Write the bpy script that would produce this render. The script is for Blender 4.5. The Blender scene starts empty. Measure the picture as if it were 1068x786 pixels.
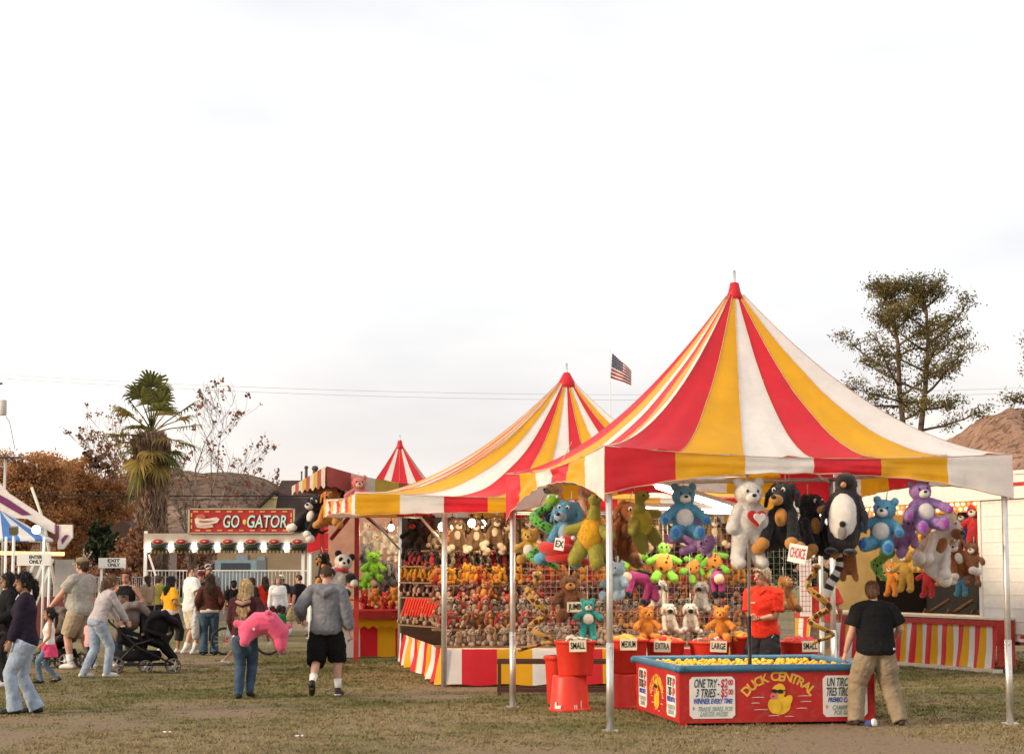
import bpy, bmesh, math, random
import numpy as np
from mathutils import Vector, Matrix, Euler, noise

R = math.radians
random.seed(7)
rng = np.random.default_rng(7)
SC = bpy.context.scene
COL = SC.collection

# ------------------------------------------------------------------ camera
F = 2000.0                      # focal length in photo pixels (1068 wide)
CAMH = 1.65
PITCH = math.atan(201.0 / F)
cam_d = bpy.data.cameras.new('camera')
cam = bpy.data.objects.new('camera', cam_d)
COL.objects.link(cam)
cam.location = (0, 0, CAMH)
cam.rotation_euler = (math.pi / 2 + PITCH, 0, 0)
cam_d.sensor_width = 36.0
cam_d.lens = 36.0 * F / 1068.0
cam_d.clip_end = 5000
SC.camera = cam

# ------------------------------------------------------------------ world + sun
SUN_EL, SUN_AZ = R(18), R(-68)      # azimuth: 0 = +Y (away from camera), negative = left
w = bpy.data.worlds.new('World')
SC.world = w
w.use_nodes = True
nt = w.node_tree
nt.nodes.clear()
N = nt.nodes.new
L = nt.links.new
out = N('ShaderNodeOutputWorld')
sky = N('ShaderNodeTexSky')
sky.sky_type = 'NISHITA'
sky.sun_disc = False
sky.sun_elevation = SUN_EL
sky.sun_rotation = SUN_AZ + math.pi
b1 = N('ShaderNodeBackground'); b1.inputs[1].default_value = 0.10
b2 = N('ShaderNodeBackground'); b2.inputs[1].default_value = 0.95
tc = N('ShaderNodeTexCoord')
mp = N('ShaderNodeMapping'); mp.inputs['Scale'].default_value = (1, 1, 3.2)
nz = N('ShaderNodeTexNoise'); nz.inputs['Scale'].default_value = 2.6; nz.inputs['Detail'].default_value = 5
rp = N('ShaderNodeValToRGB')
rp.color_ramp.elements[0].position = 0.30; rp.color_ramp.elements[0].color = (0.60, 0.615, 0.65, 1)
rp.color_ramp.elements[1].position = 0.60; rp.color_ramp.elements[1].color = (0.90, 0.875, 0.85, 1)
sx = N('ShaderNodeSeparateXYZ')
rz = N('ShaderNodeValToRGB')
rz.color_ramp.elements[0].position = 0.0; rz.color_ramp.elements[0].color = (1.0, 0.87, 0.79, 1)
rz.color_ramp.elements[1].position = 0.15; rz.color_ramp.elements[1].color = (1, 1, 1, 1)
mu = N('ShaderNodeMixRGB'); mu.blend_type = 'MULTIPLY'; mu.inputs[0].default_value = 1
ms = N('ShaderNodeMixShader'); ms.inputs[0].default_value = 0.88
L(tc.outputs['Generated'], mp.inputs[0]); L(mp.outputs[0], nz.inputs['Vector']); L(nz.outputs['Fac'], rp.inputs[0])
L(tc.outputs['Generated'], sx.inputs[0]); L(sx.outputs['Z'], rz.inputs[0])
L(rp.outputs[0], mu.inputs[1]); L(rz.outputs[0], mu.inputs[2]); L(mu.outputs[0], b2.inputs[0])
L(sky.outputs[0], b1.inputs[0]); L(b1.outputs[0], ms.inputs[1]); L(b2.outputs[0], ms.inputs[2]); L(ms.outputs[0], out.inputs[0])

sd = bpy.data.lights.new('sun', 'SUN')
sd.energy = 2.7
sd.angle = R(10)
sd.color = (1.0, 0.76, 0.50)
sun = bpy.data.objects.new('sun', sd)
COL.objects.link(sun)
# light comes from the left, a little behind the camera, low
sdir = Vector((math.cos(SUN_EL) * math.sin(R(68)), math.cos(SUN_EL) * math.cos(R(68)), -math.sin(SUN_EL)))
sun.rotation_euler = sdir.to_track_quat('-Z', 'Y').to_euler()

SC.view_settings.view_transform = 'Standard'
SC.view_settings.look = 'None'
SC.view_settings.gamma = 1
SC.view_settings.exposure = 0.60
SC.render.film_transparent = False
try:
    SC.cycles.max_bounces = 6
    SC.cycles.transparent_max_bounces = 6
except Exception:
    pass

# ------------------------------------------------------------------ pixel helpers (photo pixel -> place)
def at(px, py, Y):
    """world point seen at photo pixel (px,py) at distance Y in front of the camera"""
    u, v = (px - 534) / F, (393 - py) / F
    y = math.cos(PITCH) - v * math.sin(PITCH)
    z = math.sin(PITCH) + v * math.cos(PITCH)
    k = Y / y
    return Vector((u * k, Y, CAMH + z * k))
def ground(px, py):
    u, v = (px - 534) / F, (393 - py) / F
    y = math.cos(PITCH) - v * math.sin(PITCH)
    z = math.sin(PITCH) + v * math.cos(PITCH)
    k = -CAMH / z
    return Vector((u * k, y * k, 0))

# ------------------------------------------------------------------ materials
MATS = {}
def mat(name, col, rough=0.7, var=0.12, vscale=6.0, bump=0.0, bscale=40.0, spec=0.3, metal=0.0,
        translucent=0.0, sheen=0.0, emit=0.0, col2=None, stretch=(1, 1, 1), coat=0.0, dirt=0.0):
    if name in MATS:
        return MATS[name]
    m = bpy.data.materials.new(name)
    MATS[name] = m
    m.use_nodes = True
    nt = m.node_tree
    nd = nt.nodes
    lk = nt.links.new
    b = nd['Principled BSDF']
    b.inputs['Roughness'].default_value = rough
    b.inputs['Metallic'].default_value = metal
    b.inputs['Specular IOR Level'].default_value = spec
    if coat: b.inputs['Coat Weight'].default_value = coat
    if sheen:
        b.inputs['Sheen Weight'].default_value = sheen
        b.inputs['Sheen Roughness'].default_value = 0.5
    if emit:
        b.inputs['Emission Color'].default_value = (*col, 1)
        b.inputs['Emission Strength'].default_value = emit
    tcn = nd.new('ShaderNodeTexCoord')
    mpn = nd.new('ShaderNodeMapping'); mpn.inputs['Scale'].default_value = stretch
    lk(tcn.outputs['Object'], mpn.inputs[0])
    n1 = nd.new('ShaderNodeTexNoise'); n1.inputs['Scale'].default_value = vscale; n1.inputs['Detail'].default_value = 6
    n1.inputs['Roughness'].default_value = 0.65
    lk(mpn.outputs[0], n1.inputs['Vector'])
    r = nd.new('ShaderNodeValToRGB')
    c2 = col2 if col2 else tuple(min(1, c * (1 + var)) for c in col)
    c1 = col if col2 else tuple(c * (1 - var) for c in col)
    r.color_ramp.elements[0].position = 0.33; r.color_ramp.elements[0].color = (*c1, 1)
    r.color_ramp.elements[1].position = 0.67; r.color_ramp.elements[1].color = (*c2, 1)
    lk(n1.outputs['Fac'], r.inputs[0])
    colout = r.outputs[0]
    if dirt:
        n3 = nd.new('ShaderNodeTexNoise'); n3.inputs['Scale'].default_value = vscale * 2.7; n3.inputs['Detail'].default_value = 9
        n3.inputs['Roughness'].default_value = 0.75
        lk(tcn.outputs['Object'], n3.inputs['Vector'])
        r3 = nd.new('ShaderNodeValToRGB')
        r3.color_ramp.elements[0].position = 0.5; r3.color_ramp.elements[0].color = (0, 0, 0, 1)
        r3.color_ramp.elements[1].position = 0.72; r3.color_ramp.elements[1].color = (dirt, dirt, dirt, 1)
        lk(n3.outputs['Fac'], r3.inputs[0])
        mx = nd.new('ShaderNodeMixRGB'); mx.inputs[2].default_value = (0.23, 0.18, 0.12, 1)
        lk(r3.outputs[0], mx.inputs[0]); lk(colout, mx.inputs[1])
        colout = mx.outputs[0]
    lk(colout, b.inputs['Base Color'])
    if bump:
        n2 = nd.new('ShaderNodeTexNoise'); n2.inputs['Scale'].default_value = bscale; n2.inputs['Detail'].default_value = 4
        lk(mpn.outputs[0], n2.inputs['Vector'])
        bp = nd.new('ShaderNodeBump'); bp.inputs['Strength'].default_value = bump; bp.inputs['Distance'].default_value = 0.02
        lk(n2.outputs['Fac'], bp.inputs['Height'])
        lk(bp.outputs[0], b.inputs['Normal'])
    if translucent:
        t = nd.new('ShaderNodeBsdfTranslucent')
        lk(colout, t.inputs[0])
        mxs = nd.new('ShaderNodeMixShader'); mxs.inputs[0].default_value = translucent
        lk(b.outputs[0], mxs.inputs[1]); lk(t.outputs[0], mxs.inputs[2])
        lk(mxs.outputs[0], nd['Material Output'].inputs[0])
    return m
def cloth(name, col, **k):
    a = dict(rough=0.9, var=0.16, vscale=9, bump=0.5, bscale=26, spec=0.12)
    a.update(k)
    return mat(name, col, **a)
def plushm(name, col, **k):
    a = dict(rough=0.95, var=0.09, vscale=14, bump=0.55, bscale=170, spec=0.06, sheen=0.35)
    a.update(k)
    return mat(name, col, **a)
def tagm(name, col, **k):
    return mat(name, col, rough=0.6, var=0.06, **k)

# ------------------------------------------------------------------ mesh builder
class MB:
    def __init__(s):
        s.v, s.f, s.m, s.s = [], [], [], []
    def add(s, vs, fs, mi=0, sm=True):
        o = len(s.v)
        s.v += [tuple(v) for v in vs]
        s.f += [tuple(i + o for i in f) for f in fs]
        s.m += [mi] * len(fs)
        s.s += [sm] * len(fs)
        return s
    def box(s, c, sz, rot=None, mi=0):
        hx, hy, hz = sz[0] / 2, sz[1] / 2, sz[2] / 2
        vs = [Vector((x, y, z)) for x in (-hx, hx) for y in (-hy, hy) for z in (-hz, hz)]
        if rot is not None: vs = [rot @ v for v in vs]
        c = Vector(c)
        return s.add([v + c for v in vs], [(0, 1, 3, 2), (4, 6, 7, 5), (0, 4, 5, 1), (2, 3, 7, 6), (0, 2, 6, 4), (1, 5, 7, 3)], mi, False)
    def bar(s, a, b, wd, ht=None, mi=0, up=(0, 0, 1)):
        a, b = Vector(a), Vector(b)
        d = b - a; ln = d.length; d.normalize()
        up = Vector(up)
        if abs(d.dot(up)) > .98: up = Vector((0, 1, 0))
        x = d.cross(up).normalized(); z = x.cross(d)
        rot = Matrix((x, d, z)).transposed()
        return s.box((a + b) / 2, (wd, ln, ht or wd), rot, mi)
    def loft(s, rings, mi=0, n=14, round_ends=False, sm=True, caps=True):
        """rings: list of (center, xvec, yvec) – ellipse half axes"""
        vs, fs = [], []
        for c, xv, yv in rings:
            for k in range(n):
                a = 2 * math.pi * k / n
                vs.append(Vector(c) + xv * math.cos(a) + yv * math.sin(a))
        for i in range(len(rings) - 1):
            for k in range(n):
                k2 = (k + 1) % n
                fs.append((i * n + k, i * n + k2, (i + 1) * n + k2, (i + 1) * n + k))
        if caps:
            fs.append(tuple(range(n - 1, -1, -1)))
            fs.append(tuple((len(rings) - 1) * n + k for k in range(n)))
        return s.add(vs, fs, mi, sm)
    def tube(s, pts, rad, n=8, mi=0, rounded=False, flat=1.0, side=None, sm=True):
        pts = [Vector(p) for p in pts]
        if not isinstance(rad, (list, tuple)): rad = [rad] * len(pts)
        rad = list(rad)
        tang = []
        for i in range(len(pts)):
            a = pts[max(i - 1, 0)]; b = pts[min(i + 1, len(pts) - 1)]
            t = (b - a)
            tang.append(t.normalized() if t.length > 1e-9 else Vector((0, 0, 1)))
        if side is None:
            ref = Vector((0, 0, 1)) if abs(tang[0].z) < .9 else Vector((1, 0, 0))
            x = tang[0].cross(ref).normalized()
        else:
            x = Vector(side)
        rings = []
        def ring(p, t, r):
            nonlocal x
            x = (x - t * x.dot(t))
            if x.length < 1e-6: x = t.orthogonal()
            x.normalize()
            y = t.cross(x)
            return (p, x * r, y * r * flat)
        if rounded:
            t = tang[0]; r = rad[0]
            for a in (80, 50, 25):
                rings.append(ring(pts[0] - t * r * math.sin(R(a)), t, r * math.cos(R(a))))
        for p, t, r in zip(pts, tang, rad): rings.append(ring(p, t, r))
        if rounded:
            t = tang[-1]; r = rad[-1]
            for a in (25, 50, 80):
                rings.append(ring(pts[-1] + t * r * math.sin(R(a)), t, r * math.cos(R(a))))
        return s.loft(rings, mi, n, sm=sm)
    def ell(s, c, r, rot=None, mi=0, nu=14, nv=9):
        if not isinstance(r, (list, tuple)): r = (r, r, r)
        c = Vector(c)
        vs, fs = [], []
        for j in range(1, nv):
            th = math.pi * j / nv
            for i in range(nu):
                ph = 2 * math.pi * i / nu
                v = Vector((r[0] * math.sin(th) * math.cos(ph), r[1] * math.sin(th) * math.sin(ph), r[2] * math.cos(th)))
                vs.append((rot @ v if rot is not None else v) + c)
        top = Vector((0, 0, r[2])); bot = Vector((0, 0, -r[2]))
        vs.append((rot @ top if rot is not None else top) + c); vs.append((rot @ bot if rot is not None else bot) + c)
        T, B = len(vs) - 2, len(vs) - 1
        for j in range(nv - 2):
            for i in range(nu):
                i2 = (i + 1) % nu
                fs.append((j * nu + i, (j + 1) * nu + i, (j + 1) * nu + i2, j * nu + i2))
        for i in range(nu):
            i2 = (i + 1) % nu
            fs.append((T, i, i2)); fs.append((B, (nv - 2) * nu + i2, (nv - 2) * nu + i))
        return s.add(vs, fs, mi)
    def lathe(s, prof, c=(0, 0, 0), n=24, mi=0, rot=None):
        vs, fs = [], []
        c = Vector(c)
        for r, z in prof:
            for k in range(n):
                a = 2 * math.pi * k / n
                v = Vector((r * math.cos(a), r * math.sin(a), z))
                vs.append((rot @ v if rot is not None else v) + c)
        for i in range(len(prof) - 1):
            for k in range(n):
                k2 = (k + 1) % n
                fs.append((i * n + k, i * n + k2, (i + 1) * n + k2, (i + 1) * n + k))
        return s.add(vs, fs, mi)
    def poly(s, pts, thick, nrm, mi=0):
        """flat outline extruded along nrm"""
        nrm = Vector(nrm).normalized() * thick
        n = len(pts)
        vs = [Vector(p) for p in pts] + [Vector(p) + nrm for p in pts]
        fs = [tuple(range(n))[::-1], tuple(range(n, 2 * n))] + [(i, (i + 1) % n, n + (i + 1) % n, n + i) for i in range(n)]
        return s.add(vs, fs, mi, False)
    def grid(s, fn, nu, nv, mi=0, sm=True):
        """fn(u,v)->point ; mi may be a function of u,v"""
        vs = [fn(i / nu, j / nv) for j in range(nv + 1) for i in range(nu + 1)]
        o = len(s.v)
        s.v += [tuple(v) for v in vs]
        for j in range(nv):
            for i in range(nu):
                a = o + j * (nu + 1) + i
                s.f.append((a, a + 1, a + nu + 2, a + nu + 1))
                s.m.append(mi((i + .5) / nu, (j + .5) / nv) if callable(mi) else mi)
                s.s.append(sm)
        return s
    def mesh(s, name):
        me = bpy.data.meshes.new(name)
        me.from_pydata(s.v, [], s.f)
        me.polygons.foreach_set('material_index', s.m)
        me.polygons.foreach_set('use_smooth', s.s)
        me.update()
        return me
    def build(s, name, mats, parent=None, loc=None):
        me = s.mesh(name)
        if not isinstance(mats, (list, tuple)): mats = [mats]
        for m in mats: me.materials.append(m)
        return link(name, me, parent, loc)
def link(name, me, parent=None, loc=None):
    o = bpy.data.objects.new(name, me)
    COL.objects.link(o)
    if parent is not None: o.parent = parent
    if loc is not None: o.location = loc
    return o
def fuse(mb, name, mats, voxel, parent=None, smooth=4, fn=None, loc=None):
    """one continuous skin over overlapping pieces"""
    me = mb.mesh('tmp')
    o = bpy.data.objects.new('tmp', me)
    COL.objects.link(o)
    md = o.modifiers.new('r', 'REMESH'); md.mode = 'VOXEL'; md.voxel_size = voxel; md.use_smooth_shade = True
    if smooth:
        sm = o.modifiers.new('s', 'SMOOTH'); sm.factor = 0.5; sm.iterations = smooth
    dg = bpy.context.evaluated_depsgraph_get()
    ev = o.evaluated_get(dg)
    m2 = bpy.data.meshes.new_from_object(ev, depsgraph=dg)
    bpy.data.objects.remove(o)
    bpy.data.meshes.remove(me)
    m2.name = name
    m2.materials.clear()
    if not isinstance(mats, (list, tuple)): mats = [mats]
    for m in mats: m2.materials.append(m)
    if fn:
        n = len(m2.vertices)
        co = np.empty(n * 3, np.float32); no = np.empty(n * 3, np.float32)
        m2.vertices.foreach_get('co', co); m2.vertex_normals.foreach_get('vector', no)
        co = co.reshape(-1, 3); no = no.reshape(-1, 3)
        d = np.array([fn(Vector(c)) for c in co], np.float32)
        co += no * d[:, None]
        m2.vertices.foreach_set('co', co.ravel())
    m2.polygons.foreach_set('use_smooth', [True] * len(m2.polygons))
    m2.update()
    return link(name, m2, parent, loc)
def add_fur(o, dens, length, width, down=0.3, lift=1.0, rnd=.45):
    """short pile / strands standing on the surface, in the same mesh"""
    me = o.data
    me.calc_loop_triangles()
    nt_ = len(me.loop_triangles); nv = len(me.vertices)
    if nt_ == 0: return
    co = np.empty(nv * 3, np.float32); me.vertices.foreach_get('co', co); co = co.reshape(-1, 3)
    ti = np.empty(nt_ * 3, np.int32); me.loop_triangles.foreach_get('vertices', ti); ti = ti.reshape(-1, 3)
    a, b, c = co[ti[:, 0]], co[ti[:, 1]], co[ti[:, 2]]
    nn = np.cross(b - a, c - a); ar = np.linalg.norm(nn, axis=1) / 2
    n = int(min(ar.sum() * dens, 26000))
    if n < 3: return
    k = rng.choice(nt_, n, p=ar / ar.sum())
    r1, r2 = np.sqrt(rng.random(n)), rng.random(n)
    p = a[k] * (1 - r1)[:, None] + b[k] * (r1 * (1 - r2))[:, None] + c[k] * (r1 * r2)[:, None]
    nr = nn[k] / (2 * ar[k] + 1e-12)[:, None]
    dn = np.zeros((n, 3)); dn[:, 2] = -1; dn -= nr * (dn * nr).sum(1)[:, None]
    d = nr * lift + dn * down + rng.normal(0, rnd, (n, 3)); d /= np.linalg.norm(d, axis=1)[:, None]
    sd_ = np.cross(d, rng.normal(size=(n, 3))); sd_ /= np.linalg.norm(sd_, axis=1)[:, None] + 1e-9
    ln = (length * rng.uniform(.5, 1.2, n))[:, None]
    v = np.stack([p - sd_ * width / 2 - nr * .002, p + sd_ * width / 2 - nr * .002, p + d * ln], 1).reshape(-1, 3)
    nl, npl = len(me.loops), len(me.polygons)
    lv = np.empty(nl, np.int32); me.loops.foreach_get('vertex_index', lv)
    ls = np.empty(npl, np.int32); me.polygons.foreach_get('loop_start', ls); lt = np.empty(npl, np.int32); me.polygons.foreach_get('loop_total', lt)
    m2 = bpy.data.meshes.new(me.name)
    m2.vertices.add(nv + 3 * n); m2.vertices.foreach_set('co', np.concatenate([co, v.astype(np.float32)]).ravel())
    m2.loops.add(nl + 3 * n); m2.loops.foreach_set('vertex_index', np.concatenate([lv, nv + np.arange(3 * n, dtype=np.int32)]))
    m2.polygons.add(npl + n); m2.polygons.foreach_set('loop_start', np.concatenate([ls, nl + np.arange(0, 3 * n, 3, dtype=np.int32)]).astype(np.int32))
    m2.polygons.foreach_set('loop_total', np.concatenate([lt, np.full(n, 3, np.int32)]).astype(np.int32))
    for q in me.materials: m2.materials.append(q)
    m2.update(calc_edges=True)
    m2.polygons.foreach_set('use_smooth', [True] * (npl + n)); m2.update()
    nm = me.name; o.data = m2; bpy.data.meshes.remove(me); m2.name = nm
def tag(o, label=None, cat=None, group=None, kind=None):
    if label: o['label'] = label
    if cat: o['category'] = cat
    if group: o['group'] = group
    if kind: o['kind'] = kind
    return o
def thing(name, label, cat, loc=(0, 0, 0), rz=0, group=None, scale=1, rot=None):
    o = bpy.data.objects.new(name, None)
    COL.objects.link(o)
    o.location = loc
    o.rotation_euler = rot if rot else (0, 0, rz)
    o.scale = (scale,) * 3
    o.empty_display_size = .2
    return tag(o, label, cat, group)
def kids(o):
    return [c for c in bpy.data.objects if c.parent == o]
def copy_tree(o, parent=None):
    c = o.copy(); COL.objects.link(c)
    if parent is not None: c.parent = parent
    for ch in kids(o): copy_tree(ch, c)
    return c
FONT = {}
def text(s, size=1.0, shear=0.0, ext=0.0, spacing=1.0, bold=0.0):
    """lettering as a mesh outline (verts, faces) centred on the origin in the XY plane"""
    cu = bpy.data.curves.new('t', 'FONT')
    cu.body = s; cu.size = size; cu.shear = shear; cu.extrude = ext; cu.align_x = 'CENTER'; cu.align_y = 'CENTER'
    cu.space_character = spacing; cu.offset = bold; cu.resolution_u = 3
    o = bpy.data.objects.new('t', cu)
    COL.objects.link(o)
    dg = bpy.context.evaluated_depsgraph_get()
    me = bpy.data.meshes.new_from_object(o.evaluated_get(dg))
    vs = [v.co.copy() for v in me.vertices]; fs = [tuple(p.vertices) for p in me.polygons]
    bpy.data.objects.remove(o); bpy.data.curves.remove(cu); bpy.data.meshes.remove(me)
    return vs, fs
def put_text(mb, s, size, M, mi=0, shear=0, width=None, ext=.0015, spacing=1.0, bold=0.0, wob=0.0):
    vs, fs = text(s, size, shear, ext, spacing, bold)
    if wob:
        o_ = Vector((len(s) * 3.7 + size * 90, ord(s[0]), 0))
        vs = [v + Vector((noise.noise(v * 9 + o_), noise.noise(v * 9 + o_ * 2), 0)) * wob for v in vs]
    if width and vs:
        a = min(v.x for v in vs); b = max(v.x for v in vs)
        k = width / (b - a)
        vs = [Vector((v.x * k, v.y, v.z)) for v in vs]
    mb.add([M @ v for v in vs], fs, mi, False)
    return mb
def face_matrix(o, x, z):
    """local XY plane -> plane at o with right vector x and up vector z"""
    x = Vector(x).normalized(); z = Vector(z).normalized(); n = x.cross(z)
    return Matrix(((x.x, z.x, n.x, o[0]), (x.y, z.y, n.y, o[1]), (x.z, z.z, n.z, o[2]), (0, 0, 0, 1)))
def rotz(a): return Matrix.Rotation(a, 3, 'Z')
def rotx(a): return Matrix.Rotation(a, 3, 'X')
def roty(a): return Matrix.Rotation(a, 3, 'Y')
# ================================================================== SETTING
def ground_nodes(m, blades=False):
    m.use_nodes = True
    nt = m.node_tree; nd = nt.nodes; lk = nt.links.new
    b = nd['Principled BSDF']; b.inputs['Roughness'].default_value = 0.95; b.inputs['Specular IOR Level'].default_value = 0.08
    g = nd.new('ShaderNodeNewGeometry')
    def nz(scale, det, ro=.6):
        n = nd.new('ShaderNodeTexNoise'); n.inputs['Scale'].default_value = scale; n.inputs['Detail'].default_value = det
        n.inputs['Roughness'].default_value = ro
        lk(g.outputs['Position'], n.inputs['Vector']); return n
    def ramp(src, a, b_, c1, c2):
        r = nd.new('ShaderNodeValToRGB')
        r.color_ramp.elements[0].position = a; r.color_ramp.elements[0].color = c1
        r.color_ramp.elements[1].position = b_; r.color_ramp.elements[1].color = c2
        lk(src, r.inputs[0]); return r
    def mix(f, a, b_, bl='MIX'):
        m_ = nd.new('ShaderNodeMixRGB'); m_.blend_type = bl
        for i, x in enumerate((f, a, b_)):
            if hasattr(x, 'is_linked') or hasattr(x, 'links'): lk(x, m_.inputs[i])
            else: m_.inputs[i].default_value = x
        return m_.outputs[0]
    n1 = nz(0.38, 9, .72)
    # straw / green by patches, dirt where worn
    straw = ramp(nz(9, 8, .8).outputs['Fac'], .3, .7, (0.17, 0.135, 0.075, 1), (0.37, 0.295, 0.17, 1)).outputs[0]
    green = ramp(nz(14, 6, .8).outputs['Fac'], .3, .7, (0.08, 0.085, 0.028, 1), (0.19, 0.18, 0.07, 1)).outputs[0]
    dirt = ramp(nz(22, 8, .8).outputs['Fac'], .3, .75, (0.18, 0.126, 0.088, 1), (0.38, 0.275, 0.193, 1)).outputs[0]
    # the lawn is greener beyond the worn strip the crowd walks on
    sp = nd.new('ShaderNodeSeparateXYZ'); lk(g.outputs['Position'], sp.inputs[0])
    mr = nd.new('ShaderNodeMapRange'); mr.inputs['From Min'].default_value = 16; mr.inputs['From Max'].default_value = 24
    mr.inputs['To Min'].default_value = -.10; mr.inputs['To Max'].default_value = .07
    lk(sp.outputs['Y'], mr.inputs['Value'])
    ad = nd.new('ShaderNodeMath'); ad.operation = 'ADD'; lk(n1.outputs['Fac'], ad.inputs[0]); lk(mr.outputs[0], ad.inputs[1])
    gm = ramp(ad.outputs[0], .45, .66, (0, 0, 0, 1), (1, 1, 1, 1)).outputs[0]
    c = mix(gm, straw, green)
    if not blades:
        aw_ = nd.new('ShaderNodeAttribute'); aw_.attribute_name = 'worn'
        am_ = nd.new('ShaderNodeMath'); am_.operation = 'MULTIPLY'; am_.inputs[1].default_value = .8; lk(aw_.outputs['Fac'], am_.inputs[0])
        c = mix(am_.outputs[0], c, dirt)
    if blades:
        rr = ramp(g.outputs['Random Per Island'], 0, 1, (.68, .68, .63, 1), (1.22, 1.20, 1.14, 1)).outputs[0]
        c = mix(1.0, c, rr, 'MULTIPLY')
    lk(c, b.inputs['Base Color'])
    if not blades:
        bp = nd.new('ShaderNodeBump'); bp.inputs['Strength'].default_value = .9; bp.inputs['Distance'].default_value = .03
        lk(nz(30, 8, .8).outputs['Fac'], bp.inputs['Height']); lk(bp.outputs[0], b.inputs['Normal'])
gm_ = bpy.data.materials.new('dry lawn'); ground_nodes(gm_)
bl_ = bpy.data.materials.new('grass blades'); ground_nodes(bl_, True)
def vnoise(x, y, seed):
    """smooth value noise on arrays"""
    xi, yi = np.floor(x).astype(np.int64), np.floor(y).astype(np.int64)
    fx, fy = x - xi, y - yi
    fx = fx * fx * (3 - 2 * fx); fy = fy * fy * (3 - 2 * fy)
    def h(a, b):
        n = (a * 374761393 + b * 668265263 + seed * 1442695041) & 0x7fffffff
        n = ((n ^ (n >> 13)) * 1274126177) & 0x7fffffff
        return ((n ^ (n >> 16)) & 0xffff) / 65535.0
    return (h(xi, yi) * (1 - fx) + h(xi + 1, yi) * fx) * (1 - fy) + (h(xi, yi + 1) * (1 - fx) + h(xi + 1, yi + 1) * fx) * fy
def worn(x, y):
    """0 = grass, 1 = bare trodden earth"""
    n = np.zeros_like(x); a = 1.0; t_ = 0
    for o_ in range(6):
        k = 2.0 ** o_
        n += a * vnoise(x * .30 * k + 7, y * .22 * k + 3, 11 + o_); t_ += a; a *= .62
    n /= t_
    bias = np.interp(y, [14, 17.5, 19.5, 22, 30, 60], [.17, .13, .05, -.01, -.05, -.03]) + np.interp(x, [-8, -3, 2, 8], [.05, .03, 0, -.02])
    return np.clip((n + bias - .50) / .16, 0, 1)
gx = np.concatenate([[-2500, -300, -40], np.linspace(-16, 16, 260), [40, 300, 2500]])
gy = np.concatenate([[-50, 5], np.linspace(13, 55, 340), [90, 300, 2500]])
GX, GY = np.meshgrid(gx, gy)
nx_, ny_ = len(gx), len(gy)
co = np.stack([GX.ravel(), GY.ravel(), np.zeros(nx_ * ny_)], 1)
idx = np.arange(nx_ * ny_).reshape(ny_, nx_)
quads = np.stack([idx[:-1, :-1], idx[:-1, 1:], idx[1:, 1:], idx[1:, :-1]], -1).reshape(-1, 4)
me = bpy.data.meshes.new('ground')
me.vertices.add(len(co)); me.vertices.foreach_set('co', co.astype(np.float32).ravel())
me.loops.add(quads.size); me.loops.foreach_set('vertex_index', quads.astype(np.int32).ravel())
me.polygons.add(len(quads)); me.polygons.foreach_set('loop_start', np.arange(0, quads.size, 4, dtype=np.int32)); me.polygons.foreach_set('loop_total', np.full(len(quads), 4, np.int32))
me.update(calc_edges=True)
at_ = me.attributes.new('worn', 'FLOAT', 'POINT'); at_.data.foreach_set('value', worn(co[:, 0], co[:, 1]).astype(np.float32))
me.materials.append(gm_)
tag(link('ground', me), kind='structure')

# short trampled grass: real blades over the part of the lawn in view
def grass():
    n = 240000
    t = rng.random(n)
    Y = 15.5 + (t ** 1.5) * 24
    half = Y * 0.285 + .5
    X = (rng.random(n) * 2 - 1) * half
    # tufts
    k = 5000
    cy = 15.5 + rng.random(k) ** 1.4 * 20; cx = (rng.random(k) * 2 - 1) * (cy * .285)
    m = n // 2
    idx = rng.integers(0, k, m)
    X[:m] = cx[idx] + rng.normal(0, .045, m); Y[:m] = cy[idx] + rng.normal(0, .045, m)
    wn = worn(X, Y); keep = rng.random(n) > wn * .86
    h = rng.uniform(.008, .024, n); h[:m] *= 1.35; h *= 1.25 - .7 * wn
    h = np.where(keep, h, 0.0)
    a = rng.random(n) * 2 * np.pi
    wd = rng.uniform(.0035, .008, n) * (Y / 20)
    lean = rng.normal(0, 1, (n, 2)) * h[:, None] * .9
    dx, dy = np.cos(a) * wd, np.sin(a) * wd
    X, Y, dx, dy, h, lean = X[keep], Y[keep], dx[keep], dy[keep], h[keep], lean[keep]; n = len(X)
    v = np.zeros((n, 3, 3), np.float32)
    v[:, 0] = np.stack([X - dx, Y - dy, np.zeros(n)], 1)
    v[:, 1] = np.stack([X + dx, Y + dy, np.zeros(n)], 1)
    v[:, 2] = np.stack([X + lean[:, 0], Y + lean[:, 1], h], 1)
    me = bpy.data.meshes.new('grass')
    me.vertices.add(n * 3); me.vertices.foreach_set('co', v.ravel())
    me.loops.add(n * 3); me.loops.foreach_set('vertex_index', np.arange(n * 3, dtype=np.int32))
    me.polygons.add(n); me.polygons.foreach_set('loop_start', np.arange(0, n * 3, 3, dtype=np.int32))
    me.polygons.foreach_set('loop_total', np.full(n, 3, np.int32))
    me.update(calc_edges=True); me.validate()
    me.materials.append(bl_)
    return tag(link('grass', me), 'short dry trampled grass with greener tufts on the fairground lawn', 'grass', kind='stuff')
grass()

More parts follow.
